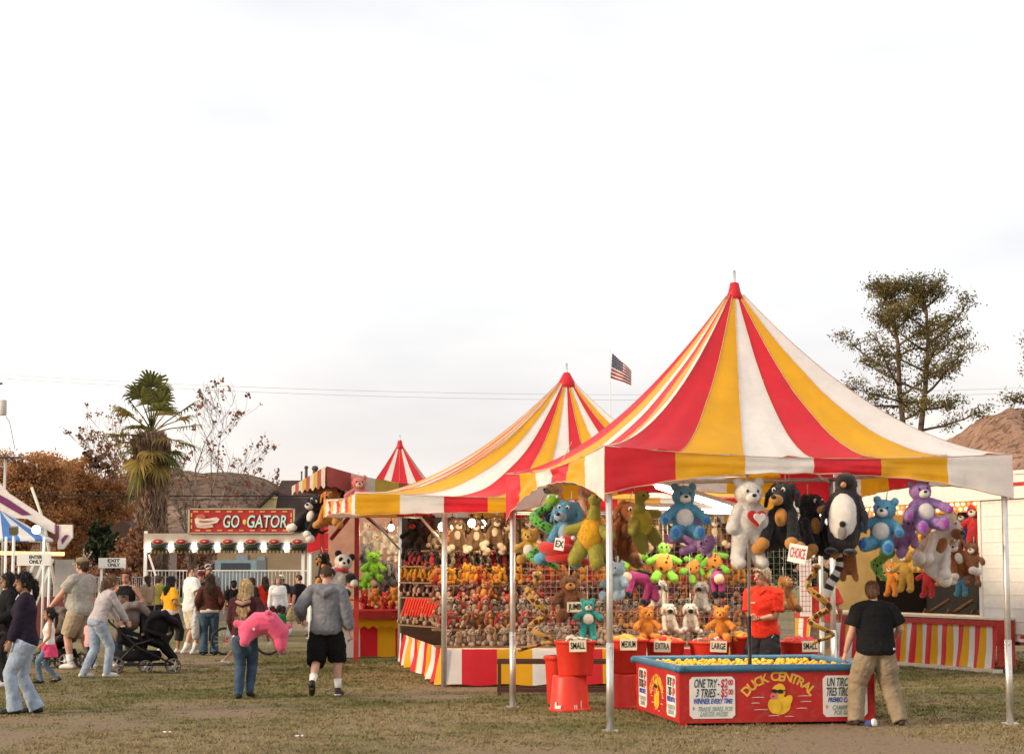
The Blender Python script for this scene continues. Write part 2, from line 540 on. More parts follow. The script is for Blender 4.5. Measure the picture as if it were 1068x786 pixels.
# ---- hills
def hill(name, Z, pts, depth, m, seed):
    """pts: (px, py) ridge seen in the photograph"""
    xs = [at(p, 594, Z).x for p, q in pts]; hs = [at(p, q, Z).z for p, q in pts]
    x0, x1 = xs[0], xs[-1]
    def fn(u, v):
        x = x0 + (x1 - x0) * u
        h = float(np.interp(x, xs, hs))
        e = 1 - abs(2 * v - 1)
        e = e * e * (3 - 2 * e)
        y = Z + (v - .5) * depth
        z = h * e
        q = Vector((x * .02 + seed, y * .02, 0))
        z += e * (noise.fractal(q * 2.2, 1, 2, 6) * h * .08) + e * (noise.fractal(q * 14, 1, 2, 3) * h * .02)
        return Vector((x, y, z - .6))
    mb = MB().grid(fn, 150, 40)
    o = mb.build(name, m)
    return tag(o, kind='structure')
def hill_mat(name, c1, c2, bush):
    m = bpy.data.materials.new(name); m.use_nodes = True
    nd = m.node_tree.nodes; lk = m.node_tree.links.new
    b = nd['Principled BSDF']; b.inputs['Roughness'].default_value = 1; b.inputs['Specular IOR Level'].default_value = 0
    g = nd.new('ShaderNodeNewGeometry')
    def nz(s, d):
        n = nd.new('ShaderNodeTexNoise'); n.inputs['Scale'].default_value = s; n.inputs['Detail'].default_value = d; n.inputs['Roughness'].default_value = .7
        lk(g.outputs['Position'], n.inputs['Vector']); return n.outputs['Fac']
    r = nd.new('ShaderNodeValToRGB'); r.color_ramp.elements[0].position = .35; r.color_ramp.elements[1].position = .65
    r.color_ramp.elements[0].color = (*c1, 1); r.color_ramp.elements[1].color = (*c2, 1); lk(nz(.06, 8), r.inputs[0])
    r2 = nd.new('ShaderNodeValToRGB'); r2.color_ramp.elements[0].position = .5; r2.color_ramp.elements[1].position = .58; lk(nz(.35, 6), r2.inputs[0])
    mx = nd.new('ShaderNodeMixRGB'); lk(r2.outputs[0], mx.inputs[0]); lk(r.outputs[0], mx.inputs[1]); mx.inputs[2].default_value = (*bush, 1)
    lk(mx.outputs[0], b.inputs['Base Color'])
    bp = nd.new('ShaderNodeBump'); bp.inputs['Strength'].default_value = .8; bp.inputs['Distance'].default_value = 2.0
    lk(nz(.3, 6), bp.inputs['Height']); lk(bp.outputs[0], b.inputs['Normal'])
    return m
hm1 = hill_mat('brown hillside', (0.13, 0.085, 0.07), (0.33, 0.23, 0.17), (0.075, 0.06, 0.045))
hm2 = hill_mat('pinkish hillside', (0.25, 0.15, 0.105), (0.40, 0.25, 0.18), (0.15, 0.095, 0.07))
hill('hill', 480, [(-420, 540), (-200, 512), (-60, 500), (40, 497), (110, 500), (150, 492), (180, 487), (205, 490), (222, 487), (245, 487), (262, 493), (285, 502), (310, 528), (350, 560), (420, 585), (520, 594)], 260, hm1, 3)
hill('hill', 620, [(820, 594), (900, 560), (960, 500), (990, 466), (1010, 442), (1030, 431), (1060, 427), (1100, 425), (1160, 438), (1260, 470), (1400, 540), (1500, 594)], 320, hm2, 9)

# ---- foliage helpers
def leaf_mat(name, c1, c2, trans=.25):
    m = bpy.data.materials.new(name); m.use_nodes = True
    nd = m.node_tree.nodes; lk = m.node_tree.links.new
    b = nd['Principled BSDF']; b.inputs['Roughness'].default_value = .75; b.inputs['Specular IOR Level'].default_value = .15
    g = nd.new('ShaderNodeNewGeometry')
    r = nd.new('ShaderNodeValToRGB'); r.color_ramp.elements[0].color = (*c1, 1); r.color_ramp.elements[1].color = (*c2, 1)
    lk(g.outputs['Random Per Island'], r.inputs[0])
    n = nd.new('ShaderNodeTexNoise'); n.inputs['Scale'].default_value = .9; n.inputs['Detail'].default_value = 3
    lk(g.outputs['Position'], n.inputs['Vector'])
    r2 = nd.new('ShaderNodeValToRGB'); r2.color_ramp.elements[0].position = .35; r2.color_ramp.elements[1].position = .65
    r2.color_ramp.elements[0].color = (.7, .7, .7, 1); r2.color_ramp.elements[1].color = (1.25, 1.2, 1.1, 1); lk(n.outputs['Fac'], r2.inputs[0])
    mx = nd.new('ShaderNodeMixRGB'); mx.blend_type = 'MULTIPLY'; mx.inputs[0].default_value = 1
    lk(r.outputs[0], mx.inputs[1]); lk(r2.outputs[0], mx.inputs[2]); lk(mx.outputs[0], b.inputs['Base Color'])
    t = nd.new('ShaderNodeBsdfTranslucent'); lk(mx.outputs[0], t.inputs[0])
    ms = nd.new('ShaderNodeMixShader'); ms.inputs[0].default_value = trans
    lk(b.outputs[0], ms.inputs[1]); lk(t.outputs[0], ms.inputs[2]); lk(ms.outputs[0], nd['Material Output'].inputs[0])
    return m
def leaves(name, P, size, m, parent, aspect=.5, droop=0.0, dirs=None):
    """one leaf face per point"""
    P = np.asarray(P, np.float32); n = len(P)
    a = rng.normal(size=(n, 3))
    if dirs is not None: a = a * .6 + np.asarray(dirs)
    a[:, 2] -= droop
    a /= np.linalg.norm(a, axis=1)[:, None]
    b = rng.normal(size=(n, 3)); b -= a * (a * b).sum(1)[:, None]; b /= np.linalg.norm(b, axis=1)[:, None]
    s = (size * rng.uniform(.6, 1.3, n))[:, None]
    v = np.zeros((n, 4, 3), np.float32)
    v[:, 0] = P - a * s * .5; v[:, 1] = P + b * s * aspect * .5; v[:, 2] = P + a * s * .5; v[:, 3] = P - b * s * aspect * .5
    me = bpy.data.meshes.new(name)
    me.vertices.add(n * 4); me.vertices.foreach_set('co', v.ravel())
    me.loops.add(n * 4); me.loops.foreach_set('vertex_index', np.arange(n * 4, dtype=np.int32))
    me.polygons.add(n); me.polygons.foreach_set('loop_start', np.arange(0, n * 4, 4, dtype=np.int32))
    me.polygons.foreach_set('loop_total', np.full(n, 4, np.int32))
    me.update(calc_edges=True)
    me.materials.append(m)
    return link(name, me, parent)
bark = mat('bark', (0.11, 0.08, 0.06), rough=.95, var=.35, vscale=8, bump=.8, bscale=20, stretch=(1, 1, .2))
barkg = mat('grey bark', (0.20, 0.155, 0.125), rough=.95, var=.3, vscale=5, bump=.8, bscale=16, stretch=(1, 1, .2))
L_orange = leaf_mat('autumn leaves', (0.34, 0.165, 0.075), (0.58, 0.32, 0.15), .4)
L_green = leaf_mat('grey green leaves', (0.085, 0.082, 0.028), (0.27, 0.21, 0.08), .4)
L_dark = leaf_mat('dark green leaves', (0.014, 0.024, 0.012), (0.045, 0.06, 0.028), .15)
L_brown = leaf_mat('withered leaves', (0.18, 0.09, 0.055), (0.34, 0.17, 0.10))
L_palm = leaf_mat('palm green', (0.05, 0.075, 0.02), (0.22, 0.21, 0.065), .4)
L_palmd = leaf_mat('palm yellow', (0.20, 0.15, 0.035), (0.40, 0.30, 0.10), .4)
L_skirt = leaf_mat('dead palm fronds', (0.15, 0.10, 0.07), (0.36, 0.25, 0.18), .1)

def clump_tree(name, label, cat, loc, blobs, n, size, m, trunk_h, group=None, trunk_r=.18, aspect=.6):
    """blobs: (center rel, radii) – leaves fill an uneven shell of each blob"""
    t = thing(name, label, cat, loc, group=group)
    P = []
    tot = sum(b[1][0] * b[1][2] for b in blobs)
    for c, r in blobs:
        k = int(n * r[0] * r[2] / tot)
        nc = max(6, k // 90)
        for _ in range(nc):
            d = rng.normal(size=3); d /= np.linalg.norm(d)
            rad = rng.random() ** .33
            cc = np.array(c) + d * np.array(r) * rad * rng.uniform(.75, 1.1)
            P.append(cc + rng.normal(size=(90, 3)) * np.array(r) * rng.uniform(.07, .16))
    P = np.concatenate(P)
    P = P[P[:, 2] > .1]
    leaves('crown', P, size, m, t, aspect)
    mb = MB()
    mb.tube([(0, 0, -.1), (.05, 0, trunk_h * .5), (0, .05, trunk_h)], [trunk_r, trunk_r * .8, trunk_r * .6], 10)
    for c, r in blobs:
        c = Vector(c)
        mid = Vector((c.x * .4, c.y * .4, trunk_h + (c.z - trunk_h) * .35))
        mb.tube([(0, 0, trunk_h * .7), mid, c], [trunk_r * .5, trunk_r * .35, trunk_r * .12], 7)
    mb.build('trunk', bark, t)
    return t
def G(px, Y): return Vector(((px - 534) / F * Y * 1.0, Y, 0))
def loc_blob(px, py, rx, rz, Y, base, ry=None):
    p = at(px, py, Y); s = Y / F
    return ((p.x - base.x, random.uniform(-.6, .6), p.z), (rx * s, (ry or rx) * s, rz * s))
YB = 90
b = G(28, YB)
clump_tree('autumn_tree', 'broad rust orange autumn tree filling the left edge behind the rides', 'tree', b,
    [loc_blob(x, y, rx, rz, YB, b) for x, y, rx, rz in ((-25, 505, 34, 36), (10, 495, 32, 26), (45, 490, 30, 22), (25, 535, 42, 36), (-10, 560, 34, 34), (55, 530, 28, 30))], 62000, .135, L_orange, 3.0)
b = G(88, 94)
clump_tree('autumn_tree', 'second rust orange tree between the broad one and the palm', 'tree', b,
    [loc_blob(x, y, rx, rz, 94, b) for x, y, rx, rz in ((78, 500, 26, 24), (95, 520, 26, 28), (75, 545, 28, 34), (110, 540, 22, 28), (122, 560, 18, 24), (90, 575, 28, 26), (128, 530, 14, 18), (118, 512, 16, 14))], 46000, .135, L_orange, 2.6)
b = G(104, 97)
clump_tree('evergreen_tree', 'dark green evergreen top poking above the rust orange trees', 'tree', b,
    [loc_blob(x, y, rx, rz, 97, b) for x, y, rx, rz in ((92, 474, 10, 5), (101, 482, 14, 7), (111, 489, 10, 5), (116, 494, 6, 4))], 2600, .18, L_dark, 5.5)
b = G(108, 80)
clump_tree('shrub', 'dark green rounded shrub below the rust orange trees beside the palm trunk', 'shrub', b,
    [loc_blob(x, y, rx, rz, 80, b) for x, y, rx, rz in ((104, 556, 12, 13), (115, 566, 13, 13), (100, 575, 14, 14), (118, 580, 10, 14))], 7000, .16, L_dark, 1.2, trunk_r=.07)
b = G(60, 76)
clump_tree('hedge', 'dull brown green hedge along the back fence left of the palm', 'hedge', b,
    [loc_blob(x, y, rx, rz, 76, b) for x, y, rx, rz in ((-10, 608, 40, 30), (30, 606, 36, 26), (70, 604, 34, 24), (110, 606, 34, 22), (140, 600, 26, 34), (126, 580, 18, 24), (150, 575, 16, 30))], 16000, .16, L_brown, .8, trunk_r=.06)
b = G(205, 100)
clump_tree('hedge', 'dark brush behind the red ride front and the bare trees', 'hedge', b,
    [loc_blob(x, y, rx, rz, 100, b) for x, y, rx, rz in ((175, 590, 26, 34), (210, 584, 22, 26), (190, 612, 30, 26), (225, 600, 18, 18))], 9000, .18, L_brown, .8, trunk_r=.06)

for k_, px_ in enumerate((770, 850, 930)):
    b = G(px_, 78)
    clump_tree('hedge', ('dark green hedge far behind the stalls left of the man in red', 'dark green hedge far behind the stalls right of the man in red', 'dark green hedge far behind the boy and the white trailer')[k_], 'hedge', b,
        [loc_blob(px_ + x, y, 30, 26, 78, b) for x, y in ((-35, 575), (0, 570), (35, 574), (-20, 600), (20, 600))], 7000, .18, L_dark, .8, trunk_r=.06)

# ---- fan palm with a skirt of dead fronds
def palm():
    Y = 82
    base = G(163, Y); s = Y / F
    t = thing('palm_tree', 'tall fan palm with a shaggy skirt of dead fronds under its green crown', 'tree', base)
    top = at(157, 450, Y).z
    mb = MB()
    def path(z): return Vector((-.25 * (z / top), 0, z))
    mb.tube([path(0), path(top * .3), path(top * .7), path(top)], [.62, .5, .42, .3], 14)
    mb.build('trunk', barkg, t)
    # skirt: hanging dead leaf strips close to the trunk
    n = 9000
    zz = rng.uniform(.06, .97, n) ** .8 * top
    rr = np.interp(zz / top, [0, .25, .55, .8, .93, 1], [.58, .56, .54, .62, .72, .35]) * rng.uniform(.80, 1.12, n)
    th = rng.random(n) * 2 * np.pi
    P = np.stack([-.25 * zz / top + rr * np.cos(th), rr * np.sin(th), zz], 1)
    D = np.stack([np.cos(th) * .10, np.sin(th) * .10, -np.ones(n) * 2.4], 1)
    leaves('frond_skirt', P, .62, L_skirt, t, .13, dirs=D)
    # living crown of fan leaves: each a stalk with a pleated fan of blades
    def fan(c, el, az, ln, r, m, name):
        d = Vector((math.cos(el) * math.cos(az), math.cos(el) * math.sin(az), math.sin(el)))
        end = c + d * ln
        mb = MB()
        mb.tube([c, c + d * ln * .5 + Vector((0, 0, .05)), end], [.035, .028, .02], 5)
        side = d.cross(Vector((0, 0, 1)))
        side = side.normalized() if side.length > .1 else Vector((1, 0, 0))
        nrm = side.cross(d)
        for k in range(17):
            a = R(-95 + 190 * k / 16)
            dr = (d * math.cos(a) + side * math.sin(a)).normalized()
            lw = r * random.uniform(.8, 1.1) * (1 - .2 * abs(k - 8) / 8)
            wv = dr.cross(nrm).normalized() * lw * .06
            p1 = end + dr * lw * .55; p2 = end + dr * lw * .85 + Vector((0, 0, -lw * .10)); p3 = end + dr * lw + Vector((0, 0, -lw * .34))
            mb.add([end - wv * .3, end + wv * .3, p1 + wv, p1 - wv, p2 + wv * .6, p2 - wv * .6, p3], [(0, 1, 2, 3), (3, 2, 4, 5), (5, 4, 6)])
        mb.build(name, m, t)
    c = path(top)
    for i in range(34):
        az = i * 2.39996
        el = R(78 - 4.1 * i + random.uniform(-9, 9))
        fan(c + Vector((0, 0, .2 - .022 * i + random.uniform(-.2, .2))), el, az, random.uniform(1.1, 1.8) * (1 if i < 24 else .8), random.uniform(.85, 1.15), L_palm if (i < 11 or random.random() < .35) else L_palmd, 'frond')
    return t
palm()

# ---- bare trees with a few withered leaves
def bare_tree(label, px, Y, fork_py, tips, seed, stems):
    random.seed(seed)
    base = G(px, Y)
    t = thing('bare_tree', label, 'tree', base, group='bare trees behind the red ride front')
    mb = MB(); tipsP = []
    def grow(p, d, ln, r, lv):
        n = 5
        pts, rad = [p], [r]
        q = p.copy()
        for i in range(n):
            d = (d + Vector((random.gauss(0, .07), random.gauss(0, .07), .03 + random.gauss(0, .05)))).normalized()
            q = q + d * ln / n
            pts.append(q.copy()); rad.append(max(r * (1 - .62 * (i + 1) / n), .007))
        mb.tube(pts, rad, 6 if lv < 2 else 4)
        if lv >= 3:
            tipsP.append(q); return
        for i in range(2, n + 1):
            for _ in range(2 if lv else 1):
                if random.random() < .82:
                    ax = random.uniform(0, 2 * math.pi)
                    sd = Vector((math.cos(ax), math.sin(ax), random.uniform(-.1, .5)))
                    nd_ = (d * .85 + sd * random.uniform(.4, .75)).normalized()
                    grow(pts[i], nd_, ln * random.uniform(.36, .56), rad[i] * .7, lv + 1)
    for (dx, tx, ty, r) in stems:
        p = Vector((dx, random.uniform(-.3, .3), -.1))
        tgt = at(tx, ty, Y); tgt = Vector((tgt.x - base.x, random.uniform(-1, 1), tgt.z))
        d = (tgt - p)
        grow(p, (d.normalized() + Vector((0, 0, .05))).normalized(), d.length * .58, r * .7, 0)
    mb.build('trunk', barkg, t)
    P = []
    for q in tipsP:
        if random.random() < tips:
            k = random.randint(3, 10)
            P += [(q.x + random.gauss(0, .07), q.y + random.gauss(0, .07), q.z + random.gauss(0, .07)) for _ in range(k)]
    leaves('withered_leaves', P, .17, L_brown, t, .7)
    return t
bare_tree('tall bare tree with sparse withered leaves right of the palm', 203, 92, 480, .30, 11,
    [(0, 200, 385, .15), (.4, 230, 405, .13), (.8, 250, 440, .11), (-.3, 214, 375, .12), (.2, 180, 410, .10)])
bare_tree('lower bare tree with withered leaves left of the palm', 132, 96, 500, .5, 5,
    [(0, 116, 425, .12), (.3, 140, 415, .10), (-.3, 88, 440, .09), (0, 104, 425, .09)])

# ---- airy two stemmed tree at the right
def airy_tree(name, label, px, Y, stems, nb, prof, seed, leafn=11):
    random.seed(seed)
    base = G(px, Y); s = Y / F
    t = thing(name, label, 'tree', base, group='grey green trees at the right')
    mb = MB(); P = []
    for path in stems:
        pts = []
        for (x, y) in path:
            p = at(x, y, Y); pts.append(Vector((p.x - base.x, random.uniform(-.3, .3), max(p.z, -.1))))
        n = len(pts)
        mb.tube(pts, [.17 * (1 - .85 * i / (n - 1)) + .02 for i in range(n)], 9)
        zt = pts[-1].z; zb = pts[0].z
        for k in range(nb):
            f = (k + random.random()) / nb
            i = min(int(f * (n - 1)), n - 2); ff = f * (n - 1) - i
            p = pts[i].lerp(pts[i + 1], ff)
            if p.z < 6.3 * Y / 90: continue
            az = k * 2.4 + random.uniform(-.5, .5)
            rel = (p.z - 6.4 * Y / 90) / (zt - 6.4 * Y / 90)
            ln = prof(rel) * random.choice((.4, .65, .82, .92, 1.02))
            if random.random() < .15: continue
            el = R(random.uniform(-4, 22) + 36 * rel ** 2)
            d = Vector((math.cos(az) * math.cos(el), math.sin(az) * math.cos(el), math.sin(el)))
            q = p.copy(); bp = [q.copy()]
            for j in range(6):
                d = (d + Vector((random.gauss(0, .1), random.gauss(0, .1), random.gauss(.03, .08)))).normalized()
                q = q + d * ln / 6; bp.append(q.copy())
                if j >= 1:
                    for _ in range(random.randint(2, 4)):
                        sd = (d * .7 + Vector((random.gauss(0, .6), random.gauss(0, .6), random.gauss(.25, .35)))).normalized()
                        e = q + sd * random.uniform(.25, .75) * (1.1 if j < 5 else .8)
                        mb.tube([q, (q + e) / 2 + Vector((0, 0, .03)), e], [.02, .014, .006], 4)
                        for w_ in range(3):
                            c = q.lerp(e, .45 + .28 * w_)
                            P += [(c.x + random.gauss(0, .20), c.y + random.gauss(0, .20), c.z + random.gauss(.02, .15)) for _ in range(int(leafn * (.35 + ln / 4.5)))]
            mb.tube(bp, [.07 * (1 - .13 * j) for j in range(7)], 5)
    mb.build('trunk', bark, t)
    leaves('crown', P, .16, L_green, t, .42)
    return t
airy_tree('tall_tree', 'tall airy grey green tree with two stems behind the striped tents', 958, 90,
    [[(946, 640), (945, 520), (943, 450), (938, 405), (936, 360), (931, 325), (929, 304)],
     [(954, 640), (958, 520), (961, 450), (964, 405), (968, 360), (966, 325), (964, 306)]], 40,
    lambda r: 0.9 + 2.5 * math.sin(math.pi * min(1, (r + .15) / 1.12)) ** .9, 21, 13)
airy_tree('tall_tree', 'sparse green tree cut off by the right edge of the photo', 1092, 88,
    [[(1092, 640), (1092, 480), (1090, 420), (1088, 380), (1086, 350)]], 20, lambda r: 2.0 * (1 - r) + .5, 33)
random.seed(7)
# ================================================================== TENTS
def canvas(name, col, **k):
    return mat(name, col, rough=.42, var=.05, vscale=3, bump=.25, bscale=5, spec=.35, translucent=.30, dirt=.12, **k)
CR = canvas('red canvas', (0.72, 0.022, 0.038))
CY = canvas('yellow canvas', (0.82, 0.43, 0.012))
CW = canvas('white canvas', (0.85, 0.83, 0.80))
RYW = [CR, CY, CW]
M_seam = mat('stitched webbing', (0.60, 0.40, 0.27), rough=.7, var=.2)
M_alu = mat('aluminium pole', (0.62, 0.60, 0.57), rough=.38, metal=.75, var=.08, bump=.05, dirt=.35)
M_redpaint = mat('red painted steel', (0.42, 0.03, 0.025), rough=.45, var=.15, dirt=.2)
M_brownpaint = mat('brown painted steel', (0.07, 0.03, 0.022), rough=.5)
M_black = mat('black steel', (0.02, 0.02, 0.022), rough=.5)
M_white = mat('white paint', (0.78, 0.77, 0.74), rough=.45, var=.04, dirt=.15)
M_lamp = mat('lit lamp', (1.0, 0.93, 0.80), emit=14)
M_tube = mat('lit fluorescent tube', (1.0, 0.95, 0.84), emit=9)

def tent(name, label, P, apex, eave, drop, mats=RYW, stripes=6, order=None, poles=((0, 1, 2, 3)), sag=.10, pw=1.75, pole_mat=None, side_drop=None, group=None, pole_in=.03):
    """P: plan corners FL, FR, BR, BL ; eave: height at each corner ; drop: (corner, middle) depth of the valance"""
    c0 = Vector(((P[0][0] + P[2][0]) / 2, (P[0][1] + P[2][1]) / 2, 0))
    t = thing(name, label, 'tent', c0, group=group)
    A = Vector(apex) - c0
    Q = [Vector((p[0], p[1], 0)) - c0 for p in P]
    cut = .965
    def corner(i): return Q[i % 4] + Vector((0, 0, eave[i % 4]))
    def edge(i, u):
        a, b = corner(i), corner(i + 1)
        e = a.lerp(b, u)
        e.z -= sag * 4 * u * (1 - u)
        return e
    mb = MB(); vb = MB(); sb_ = MB(); hb_ = MB()
    for i in range(4):
        def fn(u, v, i=i):
            e = edge(i, u)
            s = v * cut
            p = e.lerp(A, s)
            p.z = e.z + (A.z - e.z) * (s ** pw) - .012 * math.sin(u * stripes * 2 * math.pi) * (1 - s)
            # slack creases running along the seams near the eave and corners
            cr = noise.noise(Vector((u * 26 + i * 9, s * 2.2, i))) * .035 * (1 - s) ** 2 + noise.noise(Vector((u * 5, s * 5, i + 3))) * .03 * (1 - s) * s * 4
            p.z += cr if 0 < u < 1 else 0
            return p
        mi = lambda u, v: (order or (0, 1, 2))[int(u * stripes) % 3]
        mb.grid(fn, stripes * 8, 30, mi)
        for q in range(stripes + 1):
            sb_.tube([fn(q / stripes, k / 15) + Vector((0, 0, .004)) for k in range(16)], .0032, 5)
        dr = (side_drop or {}).get(i, drop)
        nrm = (Q[(i + 1) % 4] - Q[i]).cross(Vector((0, 0, 1))).normalized()
        def fv(u, v, i=i, dr=dr, nrm=nrm):
            e = edge(i, u)
            arch = (2 * abs(u - .5)) ** 2.2
            d = dr[1] + (dr[0] - dr[1]) * arch
            d += .005 * math.sin(u * stripes * 2 * math.pi * 2)
            e.z -= d * v - .004
            w_ = noise.noise(Vector((u * 22, v * 1.2, i * 5))) * .05 * v * math.sin(math.pi * u) ** .5 + noise.noise(Vector((u * 7, v * 6, i * 3))) * .02
            return e + nrm * (.006 + (w_ if 0 < u < 1 else 0))
        vb.grid(fv, stripes * 8, 8, mi)
        hb_.tube([fv(k / (stripes * 8), 1.0) for k in range(stripes * 8 + 1)], .006, 5)
        hb_.tube([edge(i, k / 24) + nrm * .01 for k in range(25)], .004, 5)
    mb.build('canopy', mats, t)
    vb.build('valance', mats, t)
    sb_.build('seams', M_seam, t); hb_.build('hem', M_seam, t)
    # crown cap and finial
    cp = MB()
    hz = (A.z - (eave[0])) * (1 - cut ** pw)
    rr = (Q[0] - Vector((A.x, A.y, 0))).length * (1 - cut)
    cp.lathe([(.02, .03), (.05, .02), (rr * .75, -hz * .72), (rr * 1.12, -hz * 1.35), (rr * 1.08, -hz * 1.38)], A, 16)
    cp.build('crown_cap', mats[0], t)
    f = MB(); f.tube([A + Vector((0, 0, -.2)), A + Vector((0, 0, .17))], .016, 8)
    f.build('finial', M_alu, t)
    # frame: eave rails and four poles
    fr = MB()
    for i in range(4):
        a, b = corner(i), corner(i + 1)
        off = Vector((0, 0, -.12))
        k = 1 - pole_in
        c = Vector((0, 0, 0))
        fr.tube([Vector((a.x * k, a.y * k, a.z)) + off, Vector((b.x * k, b.y * k, b.z)) + off], .03, 8)
        m_ = (corner(i) + corner(i + 1)) / 2
        hp = []
        for j in range(9):
            s = j / 8 * .93; q = Vector((a.x * k, a.y * k, a.z)).lerp(A, s); q.z = a.z + (A.z - a.z) * s ** pw - .10 - .06 * (1 - s)
            hp.append(q)
        fr.tube(hp, .02, 6)
    fr.build('frame', M_alu, t)
    for i in poles:
        a = corner(i)
        k = 1 - pole_in
        pb = MB()
        x, y = a.x * k, a.y * k
        pb.tube([(x, y, 0.0), (x, y, a.z - .12)], .034, 12)
        pb.tube([(x, y, 0), (x, y, .9)], .039, 12)
        pb.box((x, y, .008), (.16, .16, .016))
        pb.ell((x + .0, y - .04, .86), (.012, .012, .012))
        pb.build('pole', pole_mat or M_alu, t)
    return t

# --- the near tent over the duck pool
T1 = [ground(632, 763), ground(1063, 755), None, ground(528, 737)]
T1[2] = T1[1] + T1[3] - T1[0] + Vector((-.35, -.2, 0))
ap = at(766, 297, (T1[1].y + T1[3].y) / 2)
t1 = tent('striped_tent', 'largest and nearest red yellow and white striped tent standing over the duck pool', T1, ap, [2.93, 2.91, 2.9, 2.82], (.50, .165), sag=.09,
     side_drop={3: (.58, .17), 1: (.5, .2)})
# --- the middle tent
T2 = [(-2.2, 27.0), (4.6, 27.9), (3.6, 34.0), (-3.25, 33.2)]
ap = at(591, 390, 30.4)
tent('striped_tent', 'middle striped tent over the caged plush toy stall, half hidden by the nearest tent', T2, ap, [2.72, 2.72, 2.75, 2.85], (.31, .20), sag=.06, order=(1, 2, 0), poles=(1, 2), pw=2.2, stripes=11)
# --- the far tent
T3 = [(-4.95, 46.6), (-.6, 47.0), (-.2, 51.2), (-4.9, 51)]
ap = at(417, 460, 48.5)
tent('striped_tent', 'farthest tent, a red canopy with a thin striped spire', T3, ap, [2.55, 2.55, 2.5, 2.5], (.5, .2), sag=.05, order=(0, 2, 0), poles=(0, 1, 2, 3), stripes=6,
     mats=[CR, CY, CW], pole_mat=M_white)

# ================================================================== DUCK POOL
M_pool = mat('red pool paint', (0.44, 0.018, 0.016), rough=.42, var=.12, vscale=5, dirt=.35, bump=.08, bscale=12)
M_blue = mat('blue vinyl rim', (0.045, 0.16, 0.27), rough=.45, var=.15, bump=.1, bscale=10, dirt=.15)
M_sign = mat('white signboard', (0.74, 0.71, 0.66), rough=.5, var=.05, dirt=.12)
M_signtrim = mat('cream paint', (0.70, 0.64, 0.52), rough=.5)
M_txtk = mat('dark green lettering', (0.02, 0.05, 0.045), rough=.5, var=.2)
M_txtr = mat('red lettering', (0.50, 0.03, 0.06), rough=.5, var=.2)
M_txtb = mat('blue lettering', (0.04, 0.09, 0.38), rough=.5, var=.2)
M_txtg = mat('faded green lettering', (0.30, 0.36, 0.33), rough=.5, var=.2)
M_txty = mat('yellow lettering', (0.72, 0.42, 0.06), rough=.5, var=.2)
M_duck = mat('yellow duck paint', (0.78, 0.46, 0.03), rough=.5, var=.14)
M_pink = mat('pink paint', (0.62, 0.16, 0.17), rough=.5)
M_bk = mat('black paint', (0.015, 0.015, 0.015), rough=.4)
M_water = mat('pool water', (0.012, 0.028, 0.05), rough=.06, spec=.6, var=.1, bump=.25, bscale=9)
pool_base = ground(709, 757)
PX = (ground(913, 754) - pool_base); PX.z = 0
PYv = (ground(664, 741) - pool_base); PYv.z = 0
wP, dP = PX.length, PYv.length
ex, ey = PX.normalized(), PYv.normalized()
HP = .585
pool = thing('duck_pool', 'red wooden duck pool with blue padded rim and hand painted price boards', 'game pool', pool_base)
def pw_(a, b, z): return ex * a + ey * b + Vector((0, 0, z))
mb = MB()
th = .03
def panel(a, b, z0, z1, nrm, mi=0):
    mb.poly([a + Vector((0, 0, z0)), b + Vector((0, 0, z0)), b + Vector((0, 0, z1)), a + Vector((0, 0, z1))], th, nrm, mi)
c00, c10, c11, c01 = pw_(0, 0, 0), pw_(wP, 0, 0), pw_(wP, dP, 0), pw_(0, dP, 0)
panel(c00 + ex * .001, c10, .03, HP, ey); panel(c10 + ey * .031, c11 + ey * .0, .032, HP, -ex); panel(c11 - ex * .031, c01 + ex * .031, .03, HP, -ey); panel(c01 - ey * .0, c00 + ey * .031, .032, HP, ex)
mb.build('side_panel', M_pool, pool)
for c in (c00 + ex * .045 + ey * .045, c10 - ex * .05 + ey * .05, c11 - ex * .05 - ey * .05, c01 + ex * .05 - ey * .05):
    mb = MB(); mb.bar(c + Vector((0, 0, 0)), c + Vector((0, 0, HP - .02)), .08, .08)
    mb.build('corner_post', M_pool, pool)
rim = MB()
for a, b in ((c00, c10), (c10, c11), (c11, c01), (c01, c00)):
    d = (b - a).normalized()
    rim.tube([a - d * .03 + Vector((0, 0, HP + .018)), b + d * .03 + Vector((0, 0, HP + .018))], .042, 12, rounded=True)
rim.build('padded_rim', M_blue, pool)
def wfn(u, v):
    p = pw_(.04 + (wP - .08) * u, .04 + (dP - .08) * v, .505)
    return p
MB().grid(wfn, 12, 12).build('water', M_water, pool)
# boards on the front and the left side
def board(o, x, wd, ht, lines, z=Vector((0, 0, 1)), small=False):
    """white board with clipped corners at centre o, lettering as a sub part"""
    n = Vector(x).normalized().cross(z)
    n = n if n.dot(Vector((0, -1, 0)) + Vector((-.3, 0, 0))) > 0 else -n
    X = Vector(x).normalized()
    hw, hh, c = wd / 2, ht / 2, .035
    pts = [(-hw + c, -hh), (hw - c, -hh), (hw, -hh + c), (hw, hh - c), (hw - c, hh), (-hw + c, hh), (-hw, hh - c), (-hw, -hh + c)]
    b = MB(); b.poly([o + X * a + z * q for a, q in pts], .006, n)
    bo = b.build('price_board', M_sign, pool)
    tb = MB()
    for (s, dx, dz, size, wdt, mi, sh, sp) in lines:
        M = face_matrix(o + X * dx * wd + z * dz * ht + n * .0075, X, z)
        put_text(tb, s, size, M, mi, sh, wdt * wd, bold=.002, wob=.007)
    tb.build('lettering', [M_txtk, M_txtr, M_txtb, M_txtg], bo)
